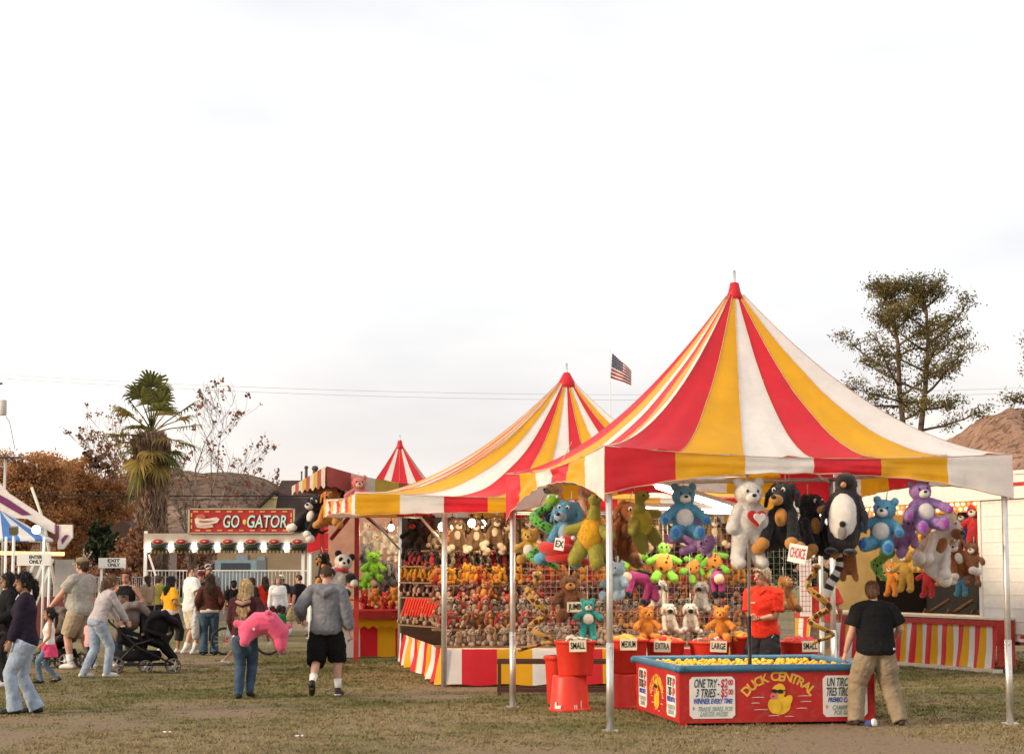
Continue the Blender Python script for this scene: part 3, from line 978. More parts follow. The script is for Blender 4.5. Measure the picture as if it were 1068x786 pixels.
def lines(es=False):
    if not es:
        return [('ONE TRY -', -.13, .33, .125, .56, 0, .3, 1), ('$2', .26, .33, .13, .15, 1, .1, 1), ('00', .40, .355, .075, .10, 1, .1, 1),
                ('3 TRIES -', -.12, .10, .125, .52, 0, .3, 1), ('$5', .26, .10, .13, .15, 1, .1, 1), ('00', .40, .125, .075, .10, 1, .1, 1),
                ('WINNER EVERY TIME', 0, -.09, .075, .86, 2, .3, 1), ('*', -.42, -.29, .08, .04, 1, 0, 1),
                ('TRADE SMALL FOR', .05, -.275, .066, .76, 3, .3, 1), ('LARGER PRIZES', .02, -.40, .066, .62, 3, .3, 1)]
    return [('UN TIRO -', -.14, .33, .125, .56, 0, .25, 1), ('$2', .26, .33, .13, .15, 1, .1, 1), ('00', .40, .355, .075, .10, 1, .1, 1),
            ('TRES TIROS -', -.12, .10, .125, .62, 0, .25, 1), ('$5', .28, .10, .13, .14, 1, .1, 1), ('00', .41, .125, .075, .10, 1, .1, 1),
            ('PREMIO CADA VEZ', 0, -.09, .075, .82, 2, .3, 1), ('*', -.42, -.29, .08, .04, 1, 0, 1),
            ('CAMBIE CHICO', .05, -.275, .066, .72, 3, .3, 1), ('POR GRANDE', .02, -.40, .066, .60, 3, .3, 1)]
zb = .298
board(pw_(wP * .165, -.001, zb), ex, .50, .44, lines())
board(pw_(wP * .845, -.001, zb), ex, .50, .44, lines(True))
board(pw_(-.001, dP * .17, zb), -ey, .44, .44, lines())
board(pw_(-.001, dP * .83, zb), -ey, .44, .44, lines(True))
def duck_logo(o, X, n, k=1.0):
    z = Vector((0, 0, 1)); X = Vector(X).normalized()
    tb = MB()
    s = 'DUCK CENTRAL'
    Rr, cz = .50 * k, -.315
    wts = [1.05, 1.05, 1.0, 1.0, .55, 1.0, .95, 1.1, .95, 1.0, 1.0, .9]
    tot = sum(wts); acc = 0
    for ch, q in zip(s, wts):
        a = R(50) - (acc + q / 2) / tot * R(100); acc += q
        if ch == ' ': continue
        c = o + X * (-math.sin(a) * Rr) + z * (math.cos(a) * Rr + cz)
        M = face_matrix(c + n * .0025, X * math.cos(a) + z * math.sin(a), z * math.cos(a) - X * math.sin(a))
        put_text(tb, ch, .135, M, 0, 0, None, bold=.004, wob=.006)
    tb.build('lettering', M_txty, pool)
    def disc(mb, cx, cz_, rx, rz_, lay, mi, rot=0):
        pts = []
        for i in range(28):
            a = 2 * math.pi * i / 28
            x_, z_ = rx * math.cos(a), rz_ * math.sin(a)
            x2, z2 = x_ * math.cos(rot) - z_ * math.sin(rot), x_ * math.sin(rot) + z_ * math.cos(rot)
            pts.append(o + X * (cx + x2) + z * (cz_ + z2) + n * (.001 + lay * .0016))
        mb.poly(pts, .001, n, mi)
    d = MB()
    disc(d, .0, -.115, .128, .10, 1, 0); disc(d, -.005, .03, .075, .075, 2, 0); disc(d, .09, -.075, .075, .045, 3, 0, .9)
    disc(d, .02, .075, .05, .035, 3, 0, -.5); disc(d, -.05, -.13, .07, .075, 4, 0)
    disc(d, -.062, -.015, .042, .036, 5, 1, .4); disc(d, -.068, -.02, .012, .006, 6, 2)
    disc(d, -.055, .035, .033, .021, 7, 2, -.25); disc(d, .012, .03, .034, .022, 8, 2, -.1)
    d.poly([o + X * a + z * b + n * .016 for a, b in ((-.08, .048), (.075, .044), (.075, .034), (-.08, .038))], .001, n, 2)
    # splash strokes
    for (a, b, l) in ((-.30, -.03, .13), (-.31, -.09, .09), (-.28, -.16, .15), (.21, -.02, .14), (.24, -.08, .12), (.19, -.15, .12), (-.12, -.225, .12), (.06, -.235, .10)):
        d.poly([o + X * (a + l * q) + z * (b + e) + n * .0015 for q, e in ((0, 0), (.5, .005), (1, .002), (1, -.003), (.5, -.002), (0, -.004))], .001, n, 3)
    d.build('painted_duck', [M_duck, M_pink, M_bk, M_signtrim], pool)
nf = -ey.cross(Vector((0, 0, 1))).cross(Vector((0, 0, 1)))
n_front = ex.cross(Vector((0, 0, 1))); n_front = n_front if n_front.y < 0 else -n_front
n_left = ey.cross(Vector((0, 0, 1))); n_left = n_left if n_left.x < 0 else -n_left
duck_logo(pw_(wP * .505, 0, .325), ex, n_front)
duck_logo(pw_(0, dP * .50, .325), -ey, n_left, .85)
# ducks
db = MB()
db.ell((0, 0, .02), (.034, .026, .024), nu=8, nv=6); db.ell((.022, 0, .055), (.019, .019, .019), nu=8, nv=6)
db.tube([(-.025, 0, .03), (-.045, 0, .05)], [.014, .004], 6); db.ell((.042, 0, .052), (.010, .008, .005), mi=1, nu=6, nv=4)
dm = db.mesh('toy_duck'); dm.materials.append(M_duck); dm.materials.append(mat('orange beak', (.6, .16, .02)))
k = 0
for i in range(19):
    for j in range(15):
        if random.random() < .10: continue
        a = .12 + (wP - .24) * (i + random.uniform(.2, .8)) / 19; b_ = .10 + (dP - .2) * (j + random.uniform(.2, .8)) / 15
        o = link('toy_duck', dm)
        o.location = pool_base + pw_(a, b_, .515); o.rotation_euler = (0, 0, random.uniform(0, 6.28)); o.scale = (1.35,) * 3
        tag(o, 'small yellow toy duck floating among the others in the red pool', 'toy duck', 'yellow ducks floating in the pool')
# centre prop standing in the pool
cp = thing('tent_prop', 'slim upright pole with dark lower sleeve rising from the middle of the duck pool', 'pole', at(782, 690, 21.0).xy.to_3d())
mb = MB(); mb.tube([(0, 0, .05), (0, 0, 1.15)], .022, 8); mb.build('sleeve', M_bk, cp)
mb = MB(); mb.tube([(0, 0, 1.15), (0, 0, 2.75)], .016, 8); mb.build('upper_pole', M_alu, cp)

# ================================================================== TUBS
M_tub = mat('red plastic tub', (0.62, 0.035, 0.02), rough=.42, var=.08, vscale=4, dirt=.18, bump=.06, bscale=6)
M_card = mat('cream card', (0.72, 0.67, 0.52), rough=.7, var=.06)
M_tape = mat('torn white tape', (0.75, 0.7, 0.62), rough=.6)
def tub_profile(r0, r1, h):
    return [(0.0, 0.0), (r0 * .96, 0), (r0, .02), (r1 * .985, h * .90), (r1 * 1.0, h * .91), (r1 * 1.06, h * .915), (r1 * 1.07, h * .985), (r1 * 1.05, h), (r1 * .98, h), (r1 * .95, h * .9), (r0 * .95, .03), (0, .03)]
def card(parent, o, x, wd, ht, s, tilt=0.0, shear=0.0, name='card', m=None, tm=None):
    X = Vector(x).normalized(); z = Vector((0, 0, 1))
    n = X.cross(z); n = n if n.y < 0 else -n
    X2 = X * math.cos(tilt) + z * math.sin(tilt); Z2 = z * math.cos(tilt) - X * math.sin(tilt)
    b = MB(); b.poly([o + X2 * a + Z2 * q for a, q in ((-wd / 2, -ht / 2), (wd / 2, -ht / 2), (wd / 2, ht / 2), (-wd / 2, ht / 2))], .003, n)
    c = b.build(name, m or M_card, parent)
    tb = MB(); put_text(tb, s, ht * .78, face_matrix(o + n * .0045, X2, Z2), 0, shear, wd * .84, bold=.002)
    tb.build('lettering', tm or M_bk, c)
    return c
def tub(label, px, py_top, Y, r, h, flipped=False, z0=None, text_=None, fill=None, tape=False, name='tub', rxy=None, cdx=0.0):
    p = at(px, py_top, Y)
    z = z0 if z0 is not None else p.z - h
    t = thing(name, label, 'tub', (p.x, Y, z), group='red plastic tubs around the duck pool')
    mb = MB()
    if not flipped: mb.lathe(tub_profile(r * .86, r, h), n=36)
    else: mb.lathe([(q, h - zz) for q, zz in tub_profile(r * .86, r, h)], n=36)
    mb.build('body', M_tub, t)
    if fill:
        f = MB()
        for i in range(60):
            a, q = random.uniform(0, 6.28), r * .82 * math.sqrt(random.random())
            f.ell((q * math.cos(a), q * math.sin(a), h * .93 + random.uniform(-.02, .07) * (1 - q / r)), (random.uniform(.03, .055),) * 3, nu=8, nv=6, mi=random.randrange(len(fill)))
        f.build('prizes', fill, t)
    if text_:
        card(t, Vector((cdx, -r * 1.085, h * .86)), (1, 0, 0), .20, .135, text_, tilt=random.uniform(-.05, .05), name='size_card')
    if tape:
        f = MB()
        for a, zz, w_, hh in ((-2.2, .05, .09, .05), (-2.35, .07, .03, .09), (-1.35, .05, .012, .07), (-1.25, .06, .014, .05), (-1.0, .09, .012, .09)):
            c = Vector((math.cos(a) * r * .985, math.sin(a) * r * .985, zz)); X = Vector((-math.sin(a), math.cos(a), 0)); n = Vector((math.cos(a), math.sin(a), 0))
            f.poly([c + n * .008 + X * q * w_ / 2 + Vector((0, 0, e * hh / 2)) for q, e in ((-1, -1), (.8, -1), (1, 1), (-.7, .8))], .002, n)
        f.build('tape', M_tape, t)
    return t
p_or = plushm('orange plush', (0.62, 0.24, 0.03)); p_yl = plushm('yellow plush', (0.72, 0.45, 0.06)); p_wh = plushm('cream plush', (0.66, 0.60, 0.50))
p_br = plushm('brown plush', (0.19, 0.075, 0.03)); p_rd = plushm('red plush', (0.52, 0.03, 0.03)); p_gr = plushm('green plush', (0.12, 0.32, 0.05))
tub('upturned red tub with torn tape carrying the SMALL prize tub', 594, 703, 22.9, .235, .41, True, 0, tape=True)
tub('red tub with SMALL card on top of the taped upturned tub', 600, 668, 22.9, .235, .41, False, .412, 'SMALL', [p_wh, p_br], cdx=.02)
tub('upturned red tub under the MEDIUM prize tub beside the front tent pole', 655, 701, 23.35, .235, .41, True, 0)
tub('red tub with MEDIUM card heaped with yellow prizes', 655, 668, 23.35, .235, .41, False, .412, 'MEDIUM', [p_yl, p_or], cdx=-.01)
tub('red tub with EXTRA card behind the pool', 694, 668, 23.6, .235, .40, False, None, 'EXTRA', [p_rd, p_or], cdx=-.06)
tub('upturned red tub under the EXTRA prize tub', 694, 702, 23.6, .235, .41, True, 0)
tub('red tub with LARGE card heaped with small brown and white prizes', 740, 668, 23.6, .245, .40, False, None, 'LARGE', [p_br, p_wh, p_rd], cdx=.08)
tub('upturned red tub under the LARGE prize tub', 740, 702, 23.6, .245, .41, True, 0)
tub('narrow red tub with orange prizes between the LARGE tub and the man in red', 774, 663, 23.8, .16, .42, False, None, None, [p_or, p_yl])
tub('red tub with SMALL card at the back right corner of the pool', 834, 668, 23.9, .24, .40, False, None, 'SMALL', [p_rd], cdx=.09)
tub('upturned red tub carrying the SMALL tub right of the man in red', 834, 702, 23.9, .24, .41, True, 0)
tub('upturned red tub carrying the narrow tub with orange prizes', 774, 700, 23.8, .2, .41, True, 0)
tub('red tub peeping out left behind the SMALL prize tub', 588, 682, 23.9, .235, .60, False, 0)

# dark low bench frame between the stall skirt and the tubs
bf = thing('bench_frame', 'low dark brown metal bench frame in front of the striped stall skirt', 'bench', (at(580, 700, 25.6).x, 25.6, 0))
mb = MB()
for z in (.44, .07):
    mb.bar((-.78, 0, z), (.85, 0, z), .05); mb.bar((-.78, .4, z), (.85, .4, z), .05)
mb.build('rail', M_brownpaint, bf)
for x in (-.75, -.09, .8):
    mb = MB()
    for y in (0, .4): mb.bar((x, y, 0), (x, y, .42), .045)
    mb.bar((x, 0.02, .40), (x, .38, .40), .04)
    mb.build('leg', M_brownpaint, bf)

# fluorescent fixtures under the near tent
def fluo(label, a, b):
    c = (a + b) / 2
    t = thing('fluorescent_lamp', label, 'lamp', c, group='fluorescent lamps under the nearest tent')
    d = (b - a) / 2
    up = Vector((0, 0, 1))
    m = MB(); m.bar(-d + up * .05, d + up * .05, .16, .05); m.build('housing', M_white, t)
    m = MB(); m.tube([-d * .97 + Vector((0, .04, 0)), d * .97 + Vector((0, .04, 0))], .022, 8); m.tube([-d * .97 - Vector((0, .04, 0)), d * .97 - Vector((0, .04, 0))], .022, 8)
    m.build('tube', M_tube, t)
    ld = bpy.data.lights.new('tube_light', 'AREA'); ld.shape = 'RECTANGLE'; ld.size = d.length * 2; ld.size_y = .12; ld.energy = 16; ld.color = (1, .93, .80)
    lo = bpy.data.objects.new('tube_light', ld); COL.objects.link(lo); lo.parent = t; lo.location = (0, 0, -.04)
    lo.rotation_euler = (0, 0, math.atan2(d.y, d.x))
fluo('long white fluorescent lamp slanting back under the near tent roof', at(684, 507, 21.0), at(768, 533, 23.6))
fluo('second long fluorescent lamp across the back under the near tent roof', at(664, 530, 23.8), at(766, 534, 23.3))
fluo('short fluorescent lamp behind the penguin under the near tent', at(838, 534, 23.4), at(905, 540, 23.0))
# ================================================================== MIDDLE STALL (plush cage under the middle tent)
M_net = mat('white netting cord', (0.40, 0.37, 0.33), rough=.8)
M_wood = mat('shelf board', (0.22, 0.13, 0.07), rough=.7, var=.25, stretch=(.3, 3, 3))
M_backdrop = mat('dark backdrop cloth', (0.07, 0.04, 0.03), rough=.9, bump=.3, bscale=8)
S1 = ground(463, 716); S0 = ground(417, 691); 
SX1 = Vector((4.3, 27.8, 0))
stall = thing('plush_stall', 'striped stall full of small plush toys behind netting under the middle tent', 'stall', S1)
def skirt(name, parent, org, a, b, z0, z1, seq, per, mats, wave=.03, bot=0, fl=0.10):
    """hanging striped cloth from a to b; seq = material index per stripe"""
    a, b = Vector(a) - org, Vector(b) - org
    d = b - a; ln = d.length
    n = d.cross(Vector((0, 0, 1))).normalized()
    def fn(u, v):
        p = a.lerp(b, u)
        w_ = math.sin(u * ln / per * 2 * math.pi * .5) * wave + noise.noise(Vector((u * ln * 2.2, v * 1.1, 1.7))) * wave * 1.3
        p += n * (w_ * (v ** .7) + fl * v)
        p.z = z1 + (z0 - z1) * v + (.012 * math.sin(u * ln * 9) if v == 1 else 0)
        return p
    m = MB(); ns = len(seq)
    m.grid(fn, ns * 8, 10, lambda u, v: seq[int(u * ns)])
    return m.build(name, mats, parent)
skirt('front_skirt', stall, S1, S1, SX1, .03, .53, ([2] + [0, 0, 1, 1, 2, 2] * 4)[:21], .5, RYW, .012, fl=.03)
skirt('side_skirt', stall, S1, S0, S1, .03, .53, [2, 0, 2, 1, 2, 0, 1, 2, 0, 1, 2, 0, 1], .3, RYW, .06, fl=.02)
m = MB(); dv = SX1 - S1
m.poly([Vector((0, .02, .50)), dv + Vector((0, .02, .50)), dv + Vector((-.1, .75, .50)), Vector((-.1, .75, .50))], .025, (0, 0, 1))
m.build('counter', M_signtrim, stall)
# bleacher shelves and backdrop
dX = dv.normalized(); dB = Vector((-.155, .988, 0))
m = MB()
SH = [(.53, .55), (.76, .85), (.95, 1.15), (1.16, 1.45), (1.40, 1.75), (1.66, 2.05), (1.93, 2.35)]
for z, dep in SH:
    o = dB * dep + Vector((0, 0, z))
    m.poly([o - dX * .05, o + dX * 5.1, o + dX * 5.1 + dB * .28, o - dX * .05 + dB * .28], .025, (0, 0, 1))
m.build('shelf', M_wood, stall)
m = MB(); o = dB * 6.4
m.poly([o + dX * .02 + Vector((0, 0, .1)), o + dX * 6.3 + Vector((0, 0, .1)), o + dX * 6.3 + Vector((0, 0, 2.6)), o + dX * .02 + Vector((0, 0, 2.6))], .02, dB)
m.build('backdrop', M_backdrop, stall)
for px, q in ((463, S1), (418, S0)):
    m = MB(); c = q - S1
    m.tube([c, c + Vector((0, 0, 2.62))], .042, 10)
    m.build('post', M_alu, stall)
m = MB(); c = S0 - S1
m.tube([Vector((0, 0, 2.0)), Vector((-.25, -.1, 2.5)) * .5 + c * .3 + Vector((0, 0, 1.2)), c + Vector((0, 0, 2.6))], .02, 6)
m.tube([c + Vector((0, 0, 2.0)), c + Vector((-.5, -.9, 2.6))], .02, 6)
m.build('brace', M_alu, stall)
# netting hung across the front
net = thing('netting', 'pale cord netting hung across the front of the plush stall', 'netting', S1)
m = MB()
def q_(u, z): return dX * u + Vector((0, .06, z))
x = 1.1
while x < 5.2:
    m.tube([q_(x, .54), q_(x, 2.45)], .0019, 4); x += .085
z = .56
while z < 2.45:
    m.tube([q_(1.1, z), q_(2.4, z - .012), q_(3.8, z - .012), q_(5.2, z)], .0019, 4); z += .085
m.build('mesh', M_net, net)
# bulbs
def bulb(label, p, e=10, r=.055, group='lit bulbs in the plush stall'):
    t = thing('light_bulb', label, 'bulb', p, group=group)
    m = MB(); m.ell((0, 0, 0), (r, r, r * 1.15)); m.build('glass', M_lamp, t)
    m = MB(); m.tube([(0, 0, r), (0, 0, r + .07)], .025, 8); m.tube([(0, 0, r + .06), (0, 0, r + .5)], .006, 4); m.build('socket', M_bk, t)
    if e:
        ld = bpy.data.lights.new('bulb_light', 'POINT'); ld.energy = e * 1.15; ld.color = (1, .66, .34); ld.shadow_soft_size = r
        lo = bpy.data.objects.new('bulb_light', ld); COL.objects.link(lo); lo.parent = t; lo.location = (0, -.02, -r * 1.6)
for px, py, Y, lb in ((461, 549, 28.2, 'lit white bulb nearest the front left post of the plush stall'), (472, 547, 29.4, 'lit bulb just right of the front left post of the plush stall'),
                  (492, 545, 28.6, 'lit bulb midway under the middle tent'), (503, 546, 29.6, 'lit bulb right of midway under the middle tent')):
    bulb(lb, at(px, py, Y), 13)
for px, Y in ((620, 28.6), (730, 28.8)):
    bulb('lit bulb hidden high behind the hanging toys of the plush stall' if px == 620 else 'lit bulb high behind the purple bear in the plush stall', at(px, 540, Y), 18)

# ================================================================== PANDA STALL under the raised striped awning
pst = thing('prize_stall', 'red framed stall with raised striped awning and panda toys, left of the middle tent', 'stall', (-3.0, 35.6, 0))
def rel(v): return Vector(v) - Vector((-3.0, 35.6, 0))
A_, B_, C_ = at(341, 486, 34.2), at(440, 506, 35.6), at(306, 507, 36.6)
D_ = B_ + (C_ - A_) + Vector((0, 0, .15))
dull = [mat('weathered red canvas', (0.34, 0.07, 0.06), rough=.7, dirt=.4, translucent=.2), mat('weathered yellow canvas', (0.48, 0.33, 0.05), rough=.7, dirt=.4, translucent=.2), mat('weathered white canvas', (0.56, 0.50, 0.42), rough=.7, dirt=.4, translucent=.2)]
m = MB()
def aw(u, v):
    p = A_.lerp(B_, u).lerp(C_.lerp(D_, u), v)
    p.z += -.05 * math.sin(math.pi * u) + .03 * noise.noise(Vector((u * 6, v * 6, 2)))
    return rel(p)
seq = [0, 2, 1, 0, 2, 1]
m.grid(aw, 40, 30, lambda u, v: seq[int(u * 4)])
m.grid(lambda u, v: rel(A_.lerp(B_, u) + Vector((0, -.03 - .02 * math.sin(u * 30), -.05 * math.sin(math.pi * u) - (.34 + .02 * math.sin(u * 50)) * v))), 40, 5, lambda u, v: seq[int(u * 4)])
sq2 = [2, 0, 1, 2, 0, 1, 2, 0, 2]
m.grid(lambda u, v: rel(A_.lerp(C_, u) + Vector((-.03, 0, -(.36 - .22 * u + .03 * math.sin(u * 40)) * v))), 45, 5, lambda u, v: sq2[int(u * 9)])
m.build('awning', dull, pst)
m = MB()
for k in range(6):
    f = (k + .5) / 6
    a, b = rel(A_.lerp(C_, f)), rel(B_.lerp(D_, f))
    m.bar(a + Vector((.05, 0, -.1)), b + Vector((0, 0, -.1)), .05, .07)
m.build('awning_rib', mat('brown timber', (.16, .08, .05), rough=.8), pst)
for px, Y, py0, h in ((336, 36.2, 700, 3.0), (372, 35.2, 690, 2.9)):
    p = rel(at(px, 600, Y)); 
    m = MB(); m.bar((p.x, p.y, 0), (p.x, p.y, h), .085, .085); m.build('post', M_redpaint, pst)
p0 = at(337, 686, 36.0); p1 = at(430, 684, 36.6)
p0.z = p1.z = 0
m = MB(); a, b = rel(p0), rel(p1)
m.bar(a + Vector((0, .15, .86)), b + Vector((0, .15, .86)), .5, .06); m.bar(a + Vector((0, -.11, .80)), b + Vector((0, -.11, .80)), .03, .14)
m.build('counter', M_redpaint, pst)
skirt('skirt', pst, Vector((-3.0, 35.6, 0)), p0 + Vector((0, .1, 0)), p1 + Vector((0, .1, 0)), .03, .72, [0, 2, 0, 1, 0], .8, RYW, .012, fl=.03)
m = MB(); m.grid(lambda u, v: a.lerp(b, u) + Vector((0, -.06, .78 - (.2 + .025 * math.cos(u * 62)) * v)), 70, 3); m.build('valance', CY, pst)
# side of the stall facing the crowd
skirt('side_skirt', pst, Vector((-3.0, 35.6, 0)), p0 + Vector((-.75, 6, 0)), p0 + Vector((0, .1, 0)), .03, .8, [0, 2, 1, 0, 2, 1, 0, 2], .6, RYW, .02, fl=.03)
m = MB()
b0, b1 = at(345, 600, 38.6), at(440, 600, 38.2)
for i, z in enumerate((.90, 1.08, 1.32)):
    yy = (36.55, 36.95, 37.25)[i]
    m.bar(rel((b0.x, yy, z)), rel((b1.x + .1, yy - .1, z)), .3, .03)
m.build('shelf', M_redpaint, pst)
m = MB(); m.bar(rel((b0.x - .05, b0.y, 1.5)), rel((b1.x, b1.y, 1.5)), .04, 2.6); m.build('backdrop', mat('pinkish backdrop', (.40, .22, .16), rough=.9, bump=.3, bscale=6), pst)
m = MB()
m.tube([rel(at(372, 530, 35.2)), rel(at(404, 556, 35.4))], .04, 6); m.tube([rel(at(370, 532, 35.2)), rel(at(345, 562, 35.4))], .04, 6)
m.build('brace', M_redpaint, pst)
bulb('lit bulb inside the panda stall above the grey toys', Vector((-2.3, 36.6, 2.45)), 14, group='lit bulbs in the panda stall')

# ================================================================== RIGHT BOOTH (white trailer with shooting gallery)
Q0 = ground(1043, 700); Q1 = Vector((5.75, 37.4, 0))
bd = (Q1 - Q0).normalized()          # along the counter, away from the camera
bn = Vector((-bd.y, bd.x, 0)); bn = bn if bn.x < 0 else -bn   # out of the booth, toward the left
LB = (Q1 - Q0).length
boo = thing('game_trailer', 'white siding trailer opened as a game booth with striped skirt and lit sign strip', 'trailer', Q0)
def tb_(a, o, z): return bd * a + bn * o + Vector((0, 0, z))
M_siding = mat('white siding', (0.70, 0.68, 0.64), rough=.45, var=.05, dirt=.2)
M_yel = mat('yellow painted wall', (0.62, 0.49, 0.24), rough=.7, var=.15, vscale=2)
M_dk = mat('black felt', (0.012, 0.012, 0.014), rough=.9)
def slab(mb, a0, a1, o0, o1, z0, z1, mi=0):
    c = tb_((a0 + a1) / 2, (o0 + o1) / 2, (z0 + z1) / 2)
    rot = Matrix((bd, bn, Vector((0, 0, 1)))).transposed()
    mb.box(c, (abs(a1 - a0), abs(o1 - o0), z1 - z0), rot, mi)
m = MB()
z = .62
while z < 3.0:                                  # lapped siding near end
    slab(m, -4.5, .45, -.05, -.025, z, z + .195)
    slab(m, -4.5, .45, -.05, -.017, z + .195, z + .215)
    z += .215
slab(m, -4.5, .45, -.07, -.05, .5, 3.185)
slab(m, .452, .53, -.07, .0, .87, 2.80)
m.build('siding_wall', M_siding, boo)
m = MB(); slab(m, -4.5, LB + .1, -2.9, .06, 3.19, 3.25); slab(m, -4.5, LB + .1, .004, .035, 2.80, 3.19); m.build('roof', M_siding, boo)
m = MB(); slab(m, -4.5, .3, .036, .044, 3.0, 3.06); slab(m, -4.5, -.6, -.06, .02, .45, .60); m.build('red_trim', M_redpaint, boo)
m = MB()
for i in range(9): slab(m, -4.2 + .5 * i, -4.08 + .5 * i, .021, .03, .5, .55)
m.build('reflector', M_white, boo)
for x_ in (-3.2, -2.2):
    m = MB(); c = tb_(x_, -.2, .36); rr = Matrix((bd, Vector((0, 0, 1)), bn)).transposed()
    m.lathe([(0, -.1), (.3, -.1), (.36, -.05), (.36, .05), (.3, .1), (0, .1)], c, 24, rot=rr); m.build('wheel', M_bk, boo)
m = MB(); slab(m, 0, LB, -2.75, -2.7, .3, 3.2); slab(m, LB, LB + .05, -2.7, -.6, .3, 3.2); m.build('back_wall', M_yel, boo)
m = MB(); slab(m, .1, LB - .02, -2.68, -2.62, .4, 1.62); slab(m, LB - .06, LB - .02, -2.6, -1.5, .4, 1.60); slab(m, .40, .44, -2.6, -.08, .4, 2.75); m.build('felt_backdrop', M_dk, boo)
m = MB(); slab(m, -.42, LB, -.015, .30, .845, .88); slab(m, .55, LB, -.55, -.016, .845, .88); m.build('counter', M_signtrim, boo)
m = MB(); slab(m, -.40, LB, .301, .33, .74, .83); slab(m, -.43, -.405, .0, .33, .1, .84); m.build('counter_edge', M_redpaint, boo)
skirt('skirt', boo, Q0, Q0 + bn * .30 + bd * LB, Q0 + bn * .30 - bd * .40, .06, .76, [1, 2, 0] * 14, .25, RYW, .035, fl=.06)
m = MB(); slab(m, -.42, LB, .24, .42, .0, .06); m.build('base_rail', M_signtrim, boo)
for i in range(5):
    m = MB(); c = tb_(.8 + i * .75, -1.1, .84); m.tube([c, c + Vector((.0, 0, .26)) - bn * .5], .035, 6); m.bar(c + Vector((0, 0, .10)), c + Vector((0, 0, -.12)) + bn * .1, .05, .07)
    m.build('toy_gun', mat('dark gun wood', (.10, .06, .04)), boo)
m = MB(); slab(m, .53, LB, -.03, -.005, 2.62, 2.80); m.build('sign_strip', mat('orange sign strip', (.62, .22, .04), rough=.5), boo)
cols = [mat('lit amber bulb', (1, .62, .2), emit=5), mat('lit red bulb', (1, .12, .06), emit=3), mat('lit green bulb', (.2, .8, .25), emit=2.5), mat('lit white bulb', (1, .9, .7), emit=6)]
for r_ in range(2):
    for i in range(26):
        a_ = .58 + i * .17 + r_ * .08
        o = MB(); o.ell(tb_(a_, .012, 2.755 - r_ * .085), (.026, .026, .026), nu=8, nv=6); o.build('strip_bulb', cols[(i + r_ * 2) % 4], boo)
for a_ in (.7, 2.4, 4.4):
    ld = bpy.data.lights.new('booth_light', 'POINT'); ld.energy = 26; ld.color = (1, .68, .36); ld.shadow_soft_size = .12
    lo = bpy.data.objects.new('booth_light', ld); COL.objects.link(lo); lo.parent = boo; lo.location = tb_(a_, -1.2, 2.55)
    m = MB(); m.ell(tb_(a_, -1.2, 2.66), (.06, .06, .05)); m.build('booth_bulb', M_lamp, boo)
# white price grid hung at the far end of the booth
pg = thing('price_grid', 'tall white card ruled with thin red lines hanging right of the man in red', 'card', at(840, 600, 27.5))
m = MB(); m.box((0, 0, -.05), (.17, .008, 1.05)); m.build('card', M_sign, pg)
m = MB()
for i in range(14): m.box((0, -.0055, -.5 + i * .07), (.15, .002, .006))
for i in range(3): m.box((-.05 + i * .05, -.0065, -.05), (.004, .002, .96))
m.build('ruled_lines', M_txtr, pg)

# ================================================================== RED RIDE FRONT
YR = 62
def ax(px): return at(px, 594, YR).x
rc = at(236, 594, YR); rc.z = 0
ride = thing('ride_front', 'long entrance front of a kiddie coaster with red name board and oval lamps', 'ride', rc)
def rr_(px, py, dy=0): p = at(px, py, YR); return Vector((p.x - rc.x, dy, p.z))
def rbox(mb, x0, y0, x1, y1, d0, d1, mi=0):
    a, b = rr_(x0, y0), rr_(x1, y1)
    mb.box(((a.x + b.x) / 2, (d0 + d1) / 2, (a.z + b.z) / 2), (abs(b.x - a.x), abs(d1 - d0), abs(a.z - b.z)), None, mi)
M_boardred = mat('red sign board', (0.40, 0.028, 0.03), rough=.45, var=.18, vscale=3)
M_gold = mat('gold paint', (0.60, 0.38, 0.07), rough=.45)
M_cream = mat('cream panel', (0.44, 0.38, 0.29), rough=.55, var=.12)
m = MB(); rbox(m, 150, 556, 323, 573, 0, .25); m.build('fascia', M_cream, ride)
m = MB(); rbox(m, 197, 530.5, 307, 556, -.05, .10); sb = m.build('name_board', M_boardred, ride)
m = MB()
for e in ((197, 530, 307, 531.2), (197, 555.2, 307, 556.2), (196.6, 530, 198, 556.2), (306, 530, 307.4, 556.2)): rbox(m, *e, -.075, -.045)
m.build('border', M_cream, sb)
m = MB()
for i in range(9):
    rbox(m, 202 + i * 11.6, 532.6, 207 + i * 11.6, 534.0, -.07, -.052); rbox(m, 204 + i * 11.4, 552.2, 209 + i * 11.4, 553.6, -.07, -.052)
for i in range(3): rbox(m, 199.3, 535 + i * 6, 200.8, 539 + i * 6, -.07, -.052); rbox(m, 303.2, 535 + i * 6, 304.7, 539 + i * 6, -.07, -.052)
m.build('gold_dashes', M_gold, sb)
def rtext(s, px, py, size, wd, mi, lay, bold=0):
    o = rr_(px, py); o.y = -.06 - lay * .012
    put_text(m, s, size, face_matrix(o, (1, 0, 0), (0, 0, 1)), mi, .15, wd, .006, bold=bold)
for wd_, cx_, ww_ in (('GO', 241, .52), ('GATOR', 278, 1.28)):
    m = MB()
    for lay, mi, dx, bold in ((0, 1, .5, .03), (1, 0, 0, .008)): rtext(wd_, cx_ + dx, 544.3 + dx * .5, .56, ww_, mi, lay, bold)
    m.build('lettering', [mat('pale mint paint', (.55, .70, .62), rough=.5), M_bk], sb)
m = MB(); o = rr_(255.5, 544.3); m.ell((o.x, -.06, o.z), (.06, .02, .09)); m.build('gold_dot', mat('yellow paint', (.75, .5, .08)), sb)
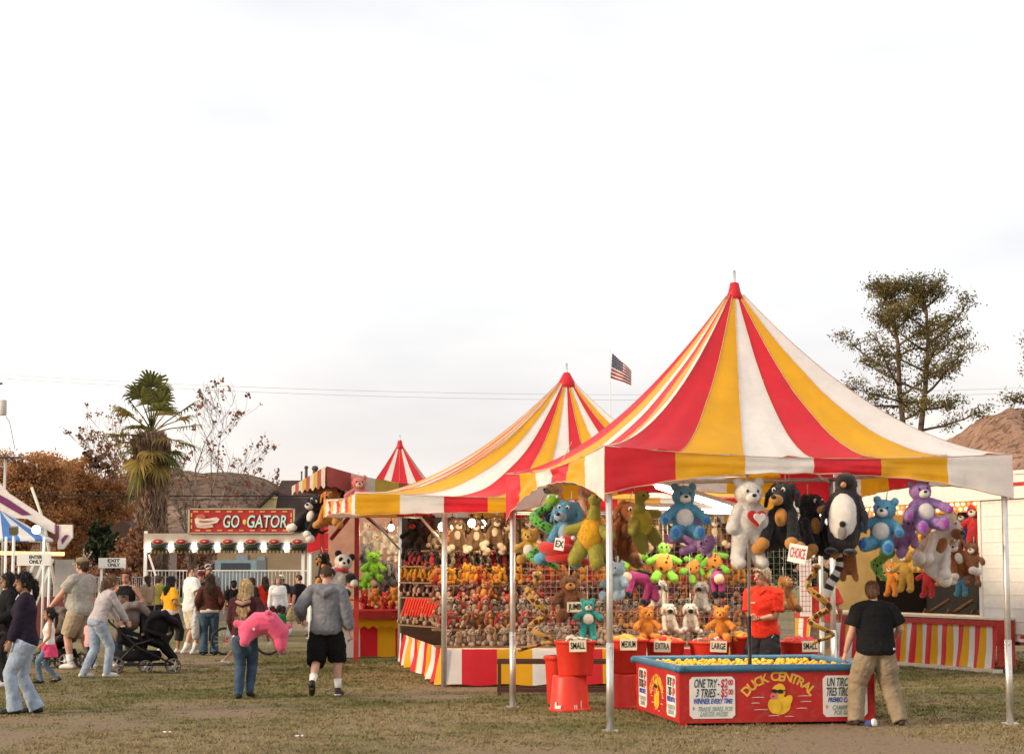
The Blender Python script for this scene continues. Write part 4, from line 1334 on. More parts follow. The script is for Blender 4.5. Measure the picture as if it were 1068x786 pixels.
# painted reptile head of the ride: long pale snout, red brow
m = MB()
def sn(pts, lay, mi): m.poly([Vector((rr_(x, y).x, -.055 - .012 * lay, rr_(x, y).z)) for x, y in pts][::-1], .008, (0, -1, 0), mi)
sn([(204, 547), (206, 550), (214, 550.8), (223, 549.5), (222, 547), (212, 547.5)], 1, 0)
sn([(203.5, 541), (207, 538.5), (211, 541), (219, 540.5), (226, 539), (229.5, 541), (227, 545), (218, 547), (209, 548), (204, 546)], 2, 1)
sn([(204, 539), (207, 536.5), (212, 536), (215, 538.5), (213, 541), (208, 540)], 3, 2)
sn([(208, 542.5), (216, 543), (224, 542.5), (217, 544.3), (209, 544.5)], 4, 2)
m.build('painted_head', [mat('pale pink paint', (.62, .42, .36)), mat('bone paint', (.66, .58, .48)), mat('brick paint', (.5, .14, .09))], sb)
# oval lamp hoods
for i in range(7):
    cx = 166.5 + i * 24.1
    hm = MB()
    a = rr_(cx, 566.5)
    s = YR / F
    hm.loft([(Vector((a.x, -.02, a.z + .02)), Vector((9 * s, 0, 0)), Vector((0, .22, 0))), (Vector((a.x, -.04, a.z - .10)), Vector((9.5 * s, 0, 0)), Vector((0, .26, 0))), (Vector((a.x, -.03, a.z - .22)), Vector((8 * s, 0, 0)), Vector((0, .2, 0)))], 0, 20)
    hd = hm.build('lamp_hood', mat('dark olive hood', (.03, .035, .02), rough=.5), ride)
    om = MB()
    rt = rotx(math.pi / 2)
    om.lathe([(0, .02), (1, .02), (1.0, 0), (0, 0)], (a.x, -.29, a.z + .06), 24, 0, Matrix(((6.6 * s, 0, 0), (0, 0, -1), (0, 3.4 * s, 0))))
    om.lathe([(0, .03), (1, .03), (1.0, 0), (0, 0)], (a.x, -.30, a.z + .06), 24, 1, Matrix(((5.2 * s, 0, 0), (0, 0, -1), (0, 2.5 * s, 0))))
    om.lathe([(0, .03), (1, .03), (1.0, 0), (0, 0)], (a.x, -.315, a.z + .06), 16, 0, Matrix(((1.6 * s, 0, 0), (0, 0, -1), (0, .9 * s, 0))))
    om.build('oval_badge', [M_cream, M_boardred], hd)
    if i < 7:
        lm = MB(); q = rr_(cx - 12.0 if i else 155, 571); lm.box((q.x, -.06, q.z), (.09, .10, .24)); lm.build('lit_lamp', mat('lit violet white lamp', (.95, .86, 1.0), emit=9), ride)
m = MB()
for i in range(84): rbox(m, 153 + i * 2.0, 573.5, 153.9 + i * 2.0, 576.5, -.02, .05, i % 2)
m.build('fringe', [M_gold, mat('fringe green', (.05, .09, .04))], ride)
for px in (151.5, 316, 322):
    m = MB(); a = rr_(px, 560); m.bar((a.x, .1, 0), (a.x, .1, a.z + .2), .10, .10); m.build('post', M_white, ride)
m = MB(); a, b = rr_(155, 578), rr_(162, 600); m.bar((a.x, .05, a.z), (b.x, .05, b.z), .06); m.build('brace', M_white, ride)
m = MB(); a, b = rr_(148, 640), rr_(324, 648); m.box(((a.x + b.x) / 2, 2.0, .2), (b.x - a.x, 3.6, .4)); m.build('platform', mat('grey deck', (.16, .15, .14)), ride)
# upright bar fence of the ride
fe = thing('bar_fence', 'white upright bar fence along the kiddie coaster platform', 'fence', (rc.x, YR + .35, .41))
m = MB(); x0, x1 = ax(152) - rc.x, ax(322) - rc.x
m.bar((x0, 0, 1.22), (x1, 0, 1.22), .04); m.bar((x0, 0, .15), (x1, 0, .15), .04); m.build('rail', M_white, fe)
m = MB(); x = x0
while x < x1: m.tube([(x, 0, .1), (x, 0, 1.24)], .016, 5); x += .115
m.build('bars', mat('grey white bar paint', (.48, .46, .43), rough=.5), fe)
m = MB()
for i in range(10): m.box((x0 + (x1 - x0) * (i + .5) / 10, .6, .22), ((x1 - x0) / 10 * .9, .3, .42), None, i % 2)
fb = thing('coaster_train', 'low red and green coaster cars behind the white bar fence', 'ride car', (rc.x, YR + 1.6, .45))
m.build('car_body', [M_boardred, mat('gator green', (.08, .2, .06))], fb)
m = MB()
for i in range(10): m.ell((x0 + (x1 - x0) * (i + .5) / 10, .5, .5), (.16, .2, .2), mi=0)
m.build('seat', M_bk, fb)

# chain fence to the left of the ride
fe = thing('pipe_fence', 'grey pipe and wire fence behind the crowd left of the coaster front', 'fence', (at(95, 600, 58).x, 58, 0))
m = MB()
for i in range(13): m.tube([(-2.9 + .45 * i, 0, 0), (-2.9 + .45 * i, 0, 1.45)], .022, 6)
for z in (1.43, .8, .2): m.tube([(-2.9, 0, z), (2.6, 0, z)], .02, 6)
for i in range(90): m.tube([(-2.9 + .061 * i, 0, .2), (-2.9 + .061 * i, 0, 1.43)], .006, 4)
m.build('panel', mat('galvanised pipe', (.35, .34, .33), metal=.5, rough=.5), fe)

# ================================================================== LEFT RIDE with white wing panels and blue awning
YL = 46
lb = at(18, 594, YL); lb.z = 0
lr = thing('carnival_ride', 'white and purple carnival ride with blue striped awning cut off by the left edge', 'ride', lb)
def lp(px, py, dy=0): p = at(px, py, YL); return Vector((p.x - lb.x, dy, p.z))
M_purp = mat('purple paint', (.16, .03, .11), rough=.5)
M_blu = mat('bright blue vinyl', (.07, .22, .58), rough=.5, translucent=.25)
m = MB()
def lpoly(pts, y0, th, mi=0): m.poly([lp(x, y, y0) for x, y in pts][::-1], th, (0, -1, 0), mi)
lpoly([(-60, 475), (-20, 492), (0, 513), (48.5, 545), (48.5, 556), (20, 540), (-60, 535)], .9, .12, 0)
lpoly([(51, 546), (67.5, 546), (67.5, 560), (58, 572), (52, 572)], .9, .12, 0)
lpoly([(-10, 514), (0, 519.5), (24, 535.5), (14, 536), (0, 528), (-10, 522)], .77, .012, 1)
lpoly([(50.5, 547), (53.5, 546.5), (53.5, 560), (51.5, 565)], .77, .012, 1); lpoly([(56, 562), (60, 557), (64, 557), (57, 567)], .77, .012, 1)
m.build('wing_panel', [mat('cream white panel', (.72, .66, .60), rough=.5, dirt=.15), M_purp], lr)
# awning: cone of blue and white gores
m = MB()
apx = lp(-6, 531, .5); cent = lp(-6, 562, .5)
rad = lp(50, 562).x - lp(-6, 562).x
for k in range(20):
    a0, a1 = 2 * math.pi * k / 20, 2 * math.pi * (k + 1) / 20
    p0 = cent + Vector((math.cos(a0) * rad, math.sin(a0) * rad, 0)); p1 = cent + Vector((math.cos(a1) * rad, math.sin(a1) * rad, 0))
    m.add([apx, p0, p1], [(0, 1, 2)], k % 2, True)
    m.add([p0, p1, p1 - Vector((0, 0, .05)), p0 - Vector((0, 0, .05))], [(0, 1, 2, 3)], k % 2, False)
m.build('awning', [M_blu, CW], lr)
m = MB()
for px, y in ((51.5, -.6), (14.5, -.8), (-25, -.8)): p = lp(px, 600); m.tube([(p.x, y, 0), (p.x, y, lp(px, 560).z)], .032, 8)
m.build('post', M_white, lr)
for px, py in ((34, 541), (-30, 520)):
    p = lp(px, py, 1.0); m = MB(); m.tube([(p.x, 1.0, 0), (p.x, 1.0, p.z)], .05, 8); m.build('mast', M_white, lr)
m = MB(); a, b = lp(-30, 576, -.2), lp(69, 577.5, -.2); m.tube([a, b], .045, 8); m.build('neon_tube', mat('lit orange neon', (1, .50, .18), emit=1.6), lr)
m = MB(); p = lp(48, 553, -.95); m.ell(p, (.10, .07, .10)); m.build('lit_lamp', M_lamp, lr)
m = MB()
for px, y in ((60, 640), (30, 640)): p = lp(px, 610); m.box((p.x, .9, .95), (.5, .35, 1.9), None, 0)
m.box((lp(5, 600).x, 1.2, .5), (3.2, 1.2, 1.0), None, 1)
for i in range(3): a = lp(20 + i * 9, 600); m.bar((a.x, -.5, .5), (a.x + .5, -.5, 1.9), .06, .06, 2)
m.build('machinery', [mat('grey machine panel', (.38, .36, .35), rough=.5, dirt=.2), mat('dark red deck', (.16, .04, .04)), M_white], lr)
# floodlight on a pole in front of it
fl = thing('floodlight', 'floodlight head on a white pole in front of the blue awning', 'lamp', (at(13.5, 594, 43).x, 43, 0))
m = MB(); m.tube([(0, 0, 0), (0, 0, at(13, 557, 43).z)], .035, 8); m.build('pole', M_white, fl)
z = at(13, 553, 43).z
m = MB(); m.box((0, -.02, z), (.18, .12, .17), rotx(.3)); m.build('lamp_head', mat('olive lamp housing', (.14, .13, .08), rough=.5), fl)
# queue signs on posts
def qsign(label, x0, y0, x1, y1, Y, px_post, lns):
    a, b = at(x0, y0, Y), at(x1, y1, Y)
    c = Vector(((a.x + b.x) / 2, Y, 0))
    t = thing('queue_sign', label, 'sign', c)
    m = MB(); m.box((0, 0, (a.z + b.z) / 2), (b.x - a.x, .05, a.z - b.z)); bo = m.build('board', M_white, t)
    m = MB()
    for i, s in enumerate(lns):
        put_text(m, s, .11, face_matrix(Vector((.04, -.027, (a.z + b.z) / 2 + .052 - .104 * i)), (1, 0, 0), (0, 0, 1)), 0, 0, .30, bold=.004)
    m.build('lettering', M_bk, bo)
    for px in px_post:
        m = MB(); x = at(px, 594, Y).x - c.x; m.tube([(x, .035, 0), (x, .035, b.z + .05)], .03, 8); m.build('post', M_white, t)
qsign('white queue sign on posts under the blue awning', 18, 577, 53, 589.5, 44, (19.5, 51), ('ENTER', 'ONLY'))
qsign('smaller white exit sign on a post between the capped man and the palm', 103, 581.5, 131, 592, 47, (105.5,), ('EXIT', 'ONLY'))
# slanted white pole behind the ride
fp = thing('slanted_pole', 'thin pale pole leaning over the left ride in front of the autumn tree', 'pole', (at(36, 594, 60).x, 60, 0))
a, b = at(46, 545, 60), at(33, 508, 60)
m = MB(); m.tube([Vector((a.x - fp.location.x + .6, 0, 0)), Vector((a.x - fp.location.x, 0, a.z)), Vector((b.x - fp.location.x, 0, b.z))], .045, 8); m.build('pole', M_signtrim, fp)

# ================================================================== HOUSE behind
YH = 86
hb = at(290, 594, YH); hb.z = 0
ho = thing('house', 'house with big dark brown roof and cream walls behind the coaster name board', 'house', hb)
def hp(px, py, dy=0): p = at(px, py, YH); return Vector((p.x - hb.x, dy, p.z))
M_hroof = mat('brown shingles', (.055, .032, .026), rough=.9, var=.25, vscale=2, bump=.5, bscale=14)
M_hwall = mat('cream stucco', (.28, .21, .14), rough=.9, var=.1, vscale=1.5)
e0, e1 = hp(268, 561), hp(400, 561); r0, r1 = hp(284, 497), hp(390, 497)
m = MB()
m.add([e0 + Vector((0, -.4, 0)), e1 + Vector((0, -.4, 0)), r1 + Vector((0, 3.5, 0)), r0 + Vector((0, 3.5, 0)), e1 + Vector((0, 7.4, 0)), e0 + Vector((0, 7.4, 0))], [(0, 1, 2, 3), (3, 2, 4, 5), (0, 3, 5), (1, 4, 2)], 0, False)
m.build('roof', M_hroof, ho)
m = MB(); w0, w1 = hp(226, 600), hp(398, 600)
m.box(((w0.x + w1.x) / 2, 3.6, e0.z / 2), (w1.x - w0.x, 7, e0.z - .02)); m.build('wall', M_hwall, ho)
# cream gable of the wing
g0, g1, g2, g3 = hp(264, 533, 1), hp(283, 515, 1), hp(283, 562, 1), hp(264, 562, 1)
m = MB(); m.poly([g0, g3, g2, g1], 3.0, (0, 1, 0)); m.build('gable', mat('yellow stucco', (.60, .48, .24), rough=.9), ho)
m = MB(); a, b = hp(262, 534.5, .6), hp(284, 513.5, .6); m.poly([a, b, b + Vector((0, 3.6, 0)), a + Vector((0, 3.6, 0))], .12, (0, 0, 1)); m.build('gable_roof', M_hroof, ho)
m = MB()
for px, y0, r in ((311, 483, .10), (320.5, 484, .16), (306, 488, .05)):
    p = hp(px, y0, 3.4); m.tube([(p.x, 3.4, r1.z - .2), (p.x, 3.4, p.z)], r * .7, 8); m.ell((p.x, 3.4, p.z), (r, r, r * .8))
m.build('roof_vent', mat('vent metal', (.10, .07, .06), rough=.6), ho)
for a_, b_, c_, d_ in ((246, 578, 258, 596), (268, 580, 276, 596)):
    m = MB(); a, b = hp(a_, b_, .09), hp(c_, d_, .09); m.box(((a.x + b.x) / 2, .08, (a.z + b.z) / 2), (b.x - a.x, .06, a.z - b.z))
    m.build('window', mat('pale window glass', (.22, .27, .32), rough=.15, spec=.6), ho)
# parked van glimpsed behind the ride
va = thing('parked_van', 'pale blue and white van glimpsed behind the coaster fence', 'van', (at(250, 594, 80).x, 80, 0))
m = MB(); m.box((0, 0, 1.0), (1.9, 4.4, 1.1)); m.box((0, .3, 1.75), (1.7, 3.0, .6)); m.build('body', mat('pale blue paint', (.20, .27, .31), rough=.35), va)
m = MB(); m.box((0, -1.205, 1.75), (1.2, .02, .36)); m.build('windscreen', mat('dark glass', (.04, .05, .06), rough=.1), va)
for sx_ in (-.8, .8):
    for sy_ in (-1.4, 1.4):
        m = MB(); m.lathe([(0, -.1), (.33, -.1), (.35, 0), (.33, .1), (0, .1)], (sx_, sy_, .35), 18, rot=roty(math.pi / 2)); m.build('wheel', M_bk, va)
# beige fence/wall panels beside it
wl = thing('low_house', 'white low house half hidden by the dark shrub and the palm trunk', 'house', (at(118, 594, 88).x, 88, 0))
m = MB(); m.box((.4, 2, 1.35), (3.6, 4, 2.7)); m.build('wall', mat('pinkish stucco', (.52, .42, .38), rough=.9), wl)
m = MB(); m.poly([(-1.6, -.3, 2.7), (2.4, -.3, 2.7), (2.4, -.1, 2.75), (.4, -.1, 3.9), (-1.6, -.1, 2.75)], 4.4, (0, 1, 0)); m.build('roof', M_hroof, wl)

# ================================================================== POLES, WIRES, FLAG
up = thing('utility_pole', 'utility pole with grey transformer at the left edge', 'utility pole', (at(-9, 594, 96).x, 96, 0))
m = MB(); zt = at(0, 400, 96).z; m.tube([(0, 0, 0), (0, 0, zt + .6)], [.17, .12], 10); m.build('pole', bark, up)
m = MB(); m.bar((-.8, 0, zt), (.3, 0, zt), .1); m.build('crossarm', bark, up)
m = MB(); a, b = at(3.5, 417, 96), at(3.5, 433, 96); m.lathe([(0, 0), (.18, 0), (.19, .03), (.19, a.z - b.z - .05), (.15, a.z - b.z), (0, a.z - b.z)], (a.x - up.location.x, -.05, b.z), 18); m.build('transformer', mat('transformer grey', (.50, .47, .45), rough=.5), up)
m = MB()
pts = [at(6, 434, 95.6), at(10, 440, 95.5), at(13, 455, 95.4), at(15.5, 468, 95.3)]
m.tube([p - up.location for p in pts], .018, 4); m.build('drop_wire', M_bk, up)
up2 = thing('utility_pole', 'utility pole standing beyond the right edge carrying the overhead wires', 'utility pole', (at(1150, 594, 96).x, 96, 0))
m = MB(); zt2 = at(1150, 400, 96).z; m.tube([(0, 0, 0), (0, 0, zt2 + .6)], [.17, .12], 10); m.build('pole', bark, up2)
def wire(label, a, b, sag, r=.014, m_=None):
    c = (a + b) / 2; c.z = 0
    mb = MB(); pts = []
    for i in range(33):
        u = i / 32; p = a.lerp(b, u); p.z -= sag * 4 * u * (1 - u); pts.append(p - c)
    mb.tube(pts, r, 4)
    o = mb.build('overhead_wire', m_ or M_wire, None, c)
    tag(o, label, 'wire', 'overhead wires')
M_wire = mat('pale weathered wire', (.50, .48, .46), rough=.7)
wire('upper of two thin pale wires crossing the whole sky', at(-6, 390, 96), at(1150, 401, 96), .75, .009)
wire('lower of two thin pale wires crossing the whole sky', at(-6, 394, 96.3), at(1150, 406, 96.3), .80, .009)
wire('dark wire passing in front of the autumn trees and the hill, upper one', at(-60, 513, 84), at(420, 516, 84), .1, .022, M_bk)
wire('dark wire passing in front of the autumn trees and the hill, lower one', at(-60, 518, 84.2), at(420, 519, 84.2), .1, .016, M_bk)
lpo = thing('street_lamp', 'thin lamp post with a flat bar head at the left edge', 'lamp post', (at(2.5, 594, 66).x, 66, 0))
m = MB(); z = at(3, 477, 66).z; m.tube([(0, 0, 0), (0, 0, z)], [.06, .045], 8); m.build('pole', M_alu, lpo)
m = MB(); m.box((.16, 0, z), (.75, .12, .06)); m.build('lamp_head', mat('dark lamp head', (.05, .05, .05)), lpo)

# flag
YF = 60
fpn = thing('flag_pole', 'thin pale flag pole rising between the two striped tents', 'flag pole', (at(637.5, 594, YF).x, YF, 0))
m = MB(); m.tube([(0, 0, 0), (0, 0, at(637, 364, YF).z)], [.035, .012], 8); m.build('pole', mat('pale pole', (.7, .69, .67)), fpn)
fo = at(638.6, 368, YF)
M_fr = cloth('flag red', (.38, .025, .03), translucent=.3); M_fw = cloth('flag white', (.72, .70, .66), translucent=.3); M_fb = cloth('flag blue', (.03, .04, .12), translucent=.2)
ft = thing('flag', 'small stars and stripes flag drooping from the pole between the tents', 'flag', fo)
hgt = (at(638, 368, YF) - at(638, 394, YF)).z
def ff(u, v):
    x = u * .60; z = -v * hgt * (1 - .42 * u) - u * .56 - .0 + (.03 * u * math.sin(v * 3))
    return Vector((x - v * .06 * (1 - u), .10 * math.sin(u * 7 + v) * u, z))
def fm(u, v):
    if u < .55 and v < .54: return 2
    return 0 if int(v * 13) % 2 == 0 else 1
m = MB(); m.grid(ff, 40, 13, fm); m.build('cloth', [M_fr, M_fw, M_fb], ft)
m = MB()
for i in range(9):
    for j in range(6 if i % 2 == 0 else 5):
        u = .03 + .055 * ((j * 2) + (i % 2)) * .85; v = .03 + .056 * i
        c = ff(u, v) + Vector((0, -.012, 0)); pts = []
        for k in range(10):
            a_ = math.pi / 2 + k * math.pi / 5; rr = .020 if k % 2 == 0 else .009
            pts.append(c + Vector((math.cos(a_) * rr, 0, math.sin(a_) * rr)))
        m.poly(pts, .002, (0, -1, 0))
m.build('stars', M_fw, ft)
# ================================================================== PLUSH TOYS
p_blue = plushm('sky blue plush', (0.10, 0.33, 0.50)); p_lil = plushm('lilac plush', (0.36, 0.20, 0.46)); p_white = plushm('white plush', (0.72, 0.68, 0.63))
p_blk = plushm('black plush', (0.012, 0.011, 0.012)); p_tan = plushm('tan plush', (0.50, 0.22, 0.05)); p_gry = plushm('grey plush', (0.22, 0.20, 0.20))
p_dgry = plushm('slate plush', (0.035, 0.028, 0.036)); p_olv = plushm('olive plush', (0.36, 0.33, 0.05)); p_ylw = plushm('bright yellow plush', (0.74, 0.40, 0.02))
p_lime = plushm('lime plush', (0.20, 0.46, 0.03)); p_teal = plushm('teal plush', (0.04, 0.36, 0.33)); p_mag = plushm('magenta plush', (0.42, 0.05, 0.20))
p_pea = plushm('peach plush', (0.66, 0.42, 0.28)); p_pnk = plushm('pink plush', (0.72, 0.10, 0.20)); p_navy = plushm('navy plush', (0.03, 0.04, 0.20))
p_rust = plushm('rust plush', (0.30, 0.10, 0.03)); p_gold = plushm('golden plush', (0.60, 0.36, 0.06)); p_cyan = plushm('pale blue plush', (0.30, 0.42, 0.52))
M_eye = mat('toy eye', (0.01, 0.01, 0.012), rough=.15, spec=.6)
M_strap = mat('hanging cord', (0.55, 0.5, 0.42), rough=.8)
def rounded(mb, pts, rad, flat=1.0, side=None, mi=0): return mb.tube(pts, rad, 12, mi, True, flat, side)
def spots(name, c1, c2, scale=9, lim=.55):
    if name in MATS: return MATS[name]
    m = plushm(name, c1)
    nt = m.node_tree; nd = nt.nodes; b = nd['Principled BSDF']
    src = b.inputs['Base Color'].links[0].from_socket
    v = nd.new('ShaderNodeTexVoronoi'); v.inputs['Scale'].default_value = scale
    tcn = nd.new('ShaderNodeTexCoord'); nt.links.new(tcn.outputs['Object'], v.inputs['Vector'])
    r = nd.new('ShaderNodeValToRGB'); r.color_ramp.elements[0].position = lim - .05; r.color_ramp.elements[0].color = (1, 1, 1, 1)
    r.color_ramp.elements[1].position = lim; r.color_ramp.elements[1].color = (0, 0, 0, 1)
    nt.links.new(v.outputs['Distance'], r.inputs[0])
    mx = nd.new('ShaderNodeMixRGB'); mx.inputs[2].default_value = (*c2, 1)
    nt.links.new(r.outputs[0], mx.inputs[0]); nt.links.new(src, mx.inputs[1]); nt.links.new(mx.outputs[0], b.inputs['Base Color'])
    return m
_fuse = fuse
def pfuse(mb, name, mats, voxel, parent=None, smooth=4, fn=None, loc=None):
    o = _fuse(mb, name, mats, voxel, parent, smooth, fn, loc)
    if fn is not None: add_fur(o, 16000, .013, .006, .35, .8)
    return o
def fuzz(k): return lambda c: noise.noise(c * (9 / k)) * .010 * k + noise.noise(c * (60 / k)) * .002 * k
def cord(t, a, b):
    m = MB(); m.tube([a, b], .006, 5); m.build('cord', M_strap, t)
GH = 'large plush toys hung from the front of the nearest tent'
def bear(label, px, py, Y, size, col, rot=(0, 0, 0), belly=None, muzzle=None, ear_in=None, pads=None, pose='sit', group=None, hang=True, name='teddy_bear', arms=None, nose=None, eyes=True):
    """px,py = pixel of the toy's middle"""
    if group == GH: Y += .45
    t = thing(name, label, 'plush toy', at(px, py, Y), group=group, rot=rot)
    s = size; O = Vector((0, 0, -.5))
    V = lambda x, y, z: (Vector((x, y, z)) + O) * s
    b = MB()
    b.ell(V(0, 0, .36), (.205 * s, .17 * s, .25 * s)); b.ell(V(0, -.02, .76), (.20 * s, .18 * s, .175 * s))
    rounded(b, [V(0, 0, .5), V(0, -.01, .66)], [.13 * s, .12 * s])
    for k in (-1, 1):
        b.ell(V(k * .155, .0, .915), (.072 * s, .04 * s, .072 * s))
        ar = arms or (.33, -.13, .40)
        rounded(b, [V(k * .15, -.02, .54), V(k * (.15 + ar[0]) / 2, ar[1] * .4, (.54 + ar[2]) / 2 + .02), V(k * ar[0], ar[1], ar[2])], [.082 * s, .08 * s, .085 * s])
        if pose == 'sit': rounded(b, [V(k * .11, -.03, .18), V(k * .20, -.30, .10)], [.115 * s, .10 * s]); b.ell(V(k * .21, -.33, .13), (.095 * s, .07 * s, .125 * s))
        else: rounded(b, [V(k * .10, 0, .22), V(k * .14, -.02, -.02), V(k * .16, -.04, -.16)], [.125 * s, .10 * s, .095 * s]); b.ell(V(k * .17, -.11, -.19), (.095 * s, .14 * s, .085 * s))
    pfuse(b, 'body', col, .018 * s, t, 3, fuzz(s))
    def part(n, c, r, m, ro=None):
        q = MB(); q.ell(V(*c), [x * s for x in r], ro, nu=18, nv=12); return q.build(n, m, t)
    if muzzle: part('muzzle', (0, -.17, .71), (.10, .075, .078), muzzle)
    part('nose', (0, -.245, .745) if muzzle else (0, -.20, .745), (.036, .022, .026), nose or M_eye)
    for k in (-1, 1):
        if eyes: part('eye', (k * .075, -.178, .80), (.021, .018, .026), M_eye)
        if ear_in: part('inner_ear', (k * .155, -.030, .915), (.046, .02, .046), ear_in)
        if pads:
            if pose == 'sit': part('paw_pad', (k * .215, -.392, .13), (.058, .018, .075), pads)
            part('palm_pad', ((k * (arms or (.33, 0, 0))[0]), (arms or (0, -.13, 0))[1] - .078, (arms or (0, 0, .40))[2]), (.05, .016, .05), pads)
    if belly: part('belly', (0, -.10, .38), (.155, .085, .165), belly)
    if hang: cord(t, V(0, .02, .9), V(0, .02, .9) + Vector((0, 0, .12)))
    return t
p_cy_d = plushm('deep blue plush', (0.03, 0.14, 0.42)); p_vio = plushm('violet plush', (0.36, 0.06, 0.40))
bear('sky blue teddy bear with white belly hanging left of the white bear', 713, 533, 20.0, .62, p_blue, (0, 0, R(6)), p_white, p_white, p_blue, p_cy_d, arms=(.36, -.16, .34), group=GH)
bear('lilac teddy bear hanging upside down under the left sky blue bear', 726, 562, 20.45, .52, p_lil, (R(10), R(116), R(-20)), None, p_lil, None, None, group=GH, hang=False)
wb = bear('tall white teddy bear with a red heart cushion hanging in the middle of the tent', 780, 534, 19.9, .76, p_white, (R(4), 0, R(14)), None, p_white, None, None, 'stand', arms=(.25, -.06, .28), group=GH)
m = MB()
for k, lay, sc, mi in ((0, 0, 1, 0), (1, 1, .62, 1)):
    pts = []
    for i in range(30):
        a = 2 * math.pi * i / 30
        x = .0105 * 16 * math.sin(a) ** 3 * .62; z = .0105 * (13 * math.cos(a) - 5 * math.cos(2 * a) - 2 * math.cos(3 * a) - math.cos(4 * a)) * .62
        pts.append(Vector((x * sc + .03 + .02 * lay, -.165 - lay * .035, z * sc - .05)))
    m.poly(pts[::-1], .03, (0, -1, 0), mi)
m.build('heart_cushion', [p_rd, p_white], wb)
bear('second sky blue teddy bear hanging between the penguin and the lilac bear', 921, 547, 20.2, .62, p_blue, (0, R(8), R(-24)), p_white, p_white, p_blue, p_cy_d, group=GH)
bear('lilac teddy bear with white belly hanging upright near the right corner of the tent', 962, 527, 20.3, .60, p_lil, (0, R(-10), R(12)), p_white, p_white, p_lil, p_vio, arms=(.40, -.2, .36), group=GH)
bear('dark lilac teddy bear tucked behind the second sky blue bear', 945, 556, 20.7, .5, p_lil, (0, R(30), R(-30)), group=GH, hang=False)
bear('golden teddy bear with white belly hanging near the left end of the cage netting', 552, 569, 22.6, .44, p_gold, (0, 0, R(-10)), p_white, p_gold, None, None, group=GH)
bear('teal teddy bear with pale belly hanging below the JUMBO card', 613, 641, 23.6, .42, p_teal, (0, 0, R(5)), p_white, p_white, None, None, 'stand', arms=(.36, -.08, .42), group='toys hung lower behind the tubs')
jb = bear('big chestnut teddy bear wearing the JUMBO card', 594, 622, 24.2, .62, p_br, (0, 0, R(4)), None, p_tan, None, None, group='toys hung lower behind the tubs')
card(jb, Vector((.06, -.33, -.12)), (1, 0, .02), .25, .125, 'JUMBO', name='size_card')
bear('orange teddy bear sitting left on the red tubs behind the pool', 674, 650, 23.7, .46, p_or, (0, 0, R(15)), None, p_or, None, None, group='orange bears on the tubs', hang=False)
bear('orange teddy bear sitting right on the red tubs beside the LARGE card', 752, 650, 23.7, .46, p_or, (0, 0, R(-12)), None, p_or, None, None, group='orange bears on the tubs', hang=False)

def plush_dog(label, px, py, Y, size, col, col2, rot, paws=None, group=GH, name='plush_dog', ears=True, long=False, muzz=None, cat='plush toy'):
    if group == GH: Y += .45
    t = thing(name, label, cat, at(px, py, Y), group=group, rot=rot)
    s = size; O = Vector((0, 0, -.5)); V = lambda x, y, z: (Vector((x, y, z)) + O) * s
    b = MB()
    rounded(b, [V(0, .05, .25), V(0, .02, .5)], [.20 * s, .16 * s])
    b.ell(V(0, -.06, .76), (.165 * s, .17 * s, .155 * s))
    rounded(b, [V(0, 0, .5), V(0, -.03, .7)], [.13 * s, .12 * s])
    rounded(b, [V(0, -.15, .74), V(0, -.30, .69)], [.10 * s, .075 * s])
    for k in (-1, 1):
        rounded(b, [V(k * .13, -.05, .5), V(k * .17, -.17, .3), V(k * .19, -.26, .14)], [.075 * s, .07 * s, .07 * s])
        rounded(b, [V(k * .12, 0, .16), V(k * .26, -.2, .06)], [.12 * s, .08 * s])
        if ears: rounded(b, [V(k * .13, -.02, .88), V(k * .21, -.06, .76), V(k * .22, -.10, .62)], [.045 * s, .055 * s, .05 * s], .5)
    rounded(b, [V(0, .2, .15), V(.12, .35, .12), V(.18, .42, .22)], [.04 * s, .03 * s, .02 * s])
    pfuse(b, 'body', col, .018 * s, t, 3, fuzz(s))
    def part(n, c, r, m): q = MB(); q.ell(V(*c), [x * s for x in r], nu=16, nv=10); q.build(n, m, t)
    part('muzzle', (0, -.30, .68), (.092, .10, .075), muzz or col2)
    part('nose', (0, -.40, .715), (.036, .026, .028), M_eye)
    for k in (-1, 1):
        part('eye', (k * .065, -.205, .815), (.03, .022, .034), p_white); part('pupil', (k * .062, -.225, .812), (.016, .012, .02), M_eye)
        part('paw', (k * .20, -.29, .11), (.092, .085, .085), paws or col2); part('foot', (k * .28, -.25, .05), (.10, .10, .09), paws or col2)
    part('chest', (0, -.115, .45), (.09, .07, .13), col2)
    cord(t, V(0, .05, .88), V(0, .05, .88) + Vector((0, 0, .14)))
    return t
rd = plush_dog('black and tan plush dog hanging nearest right of the white bear', 818, 536, 19.95, .80, p_blk, p_tan, (0, 0, R(-28)))
card(rd, Vector((.27, -.36, -.42)), (1, .0, 0), .20, .19, 'CHOICE', tilt=-.18, name='choice_card', m=M_sign, tm=M_txtr)
plush_dog('second black and tan plush dog partly behind the first, left of the penguin', 845, 545, 20.4, .74, p_blk, p_tan, (0, 0, R(30)))
plush_dog('brown and white spotted plush dog hanging below the upright lilac bear', 978, 565, 21.2, .78, p_white, p_rust, (R(8), R(35), R(30)), p_white, muzz=p_br)
plush_dog('second brown and white plush dog hanging low beside the lit booth sign', 1000, 580, 22.3, .55, p_rust, p_white, (0, R(-20), R(-20)), p_white)
plush_dog('pale blue plush dog with long ears hanging on the left side of the nearest tent', 592, 552, 21.3, .78, p_blue, p_cyan, (0, R(5), R(-25)), p_blue)
plush_dog('cream nosed plush dog hanging high at the left arch of the tent', 580, 520, 22.0, .50, p_pea, p_gry, (0, R(10), R(-50)), p_blk)
plush_dog('peach and orange plush dog hanging high beside the front pole', 610, 524, 21.6, .50, p_pea, p_or, (0, 0, R(40)))
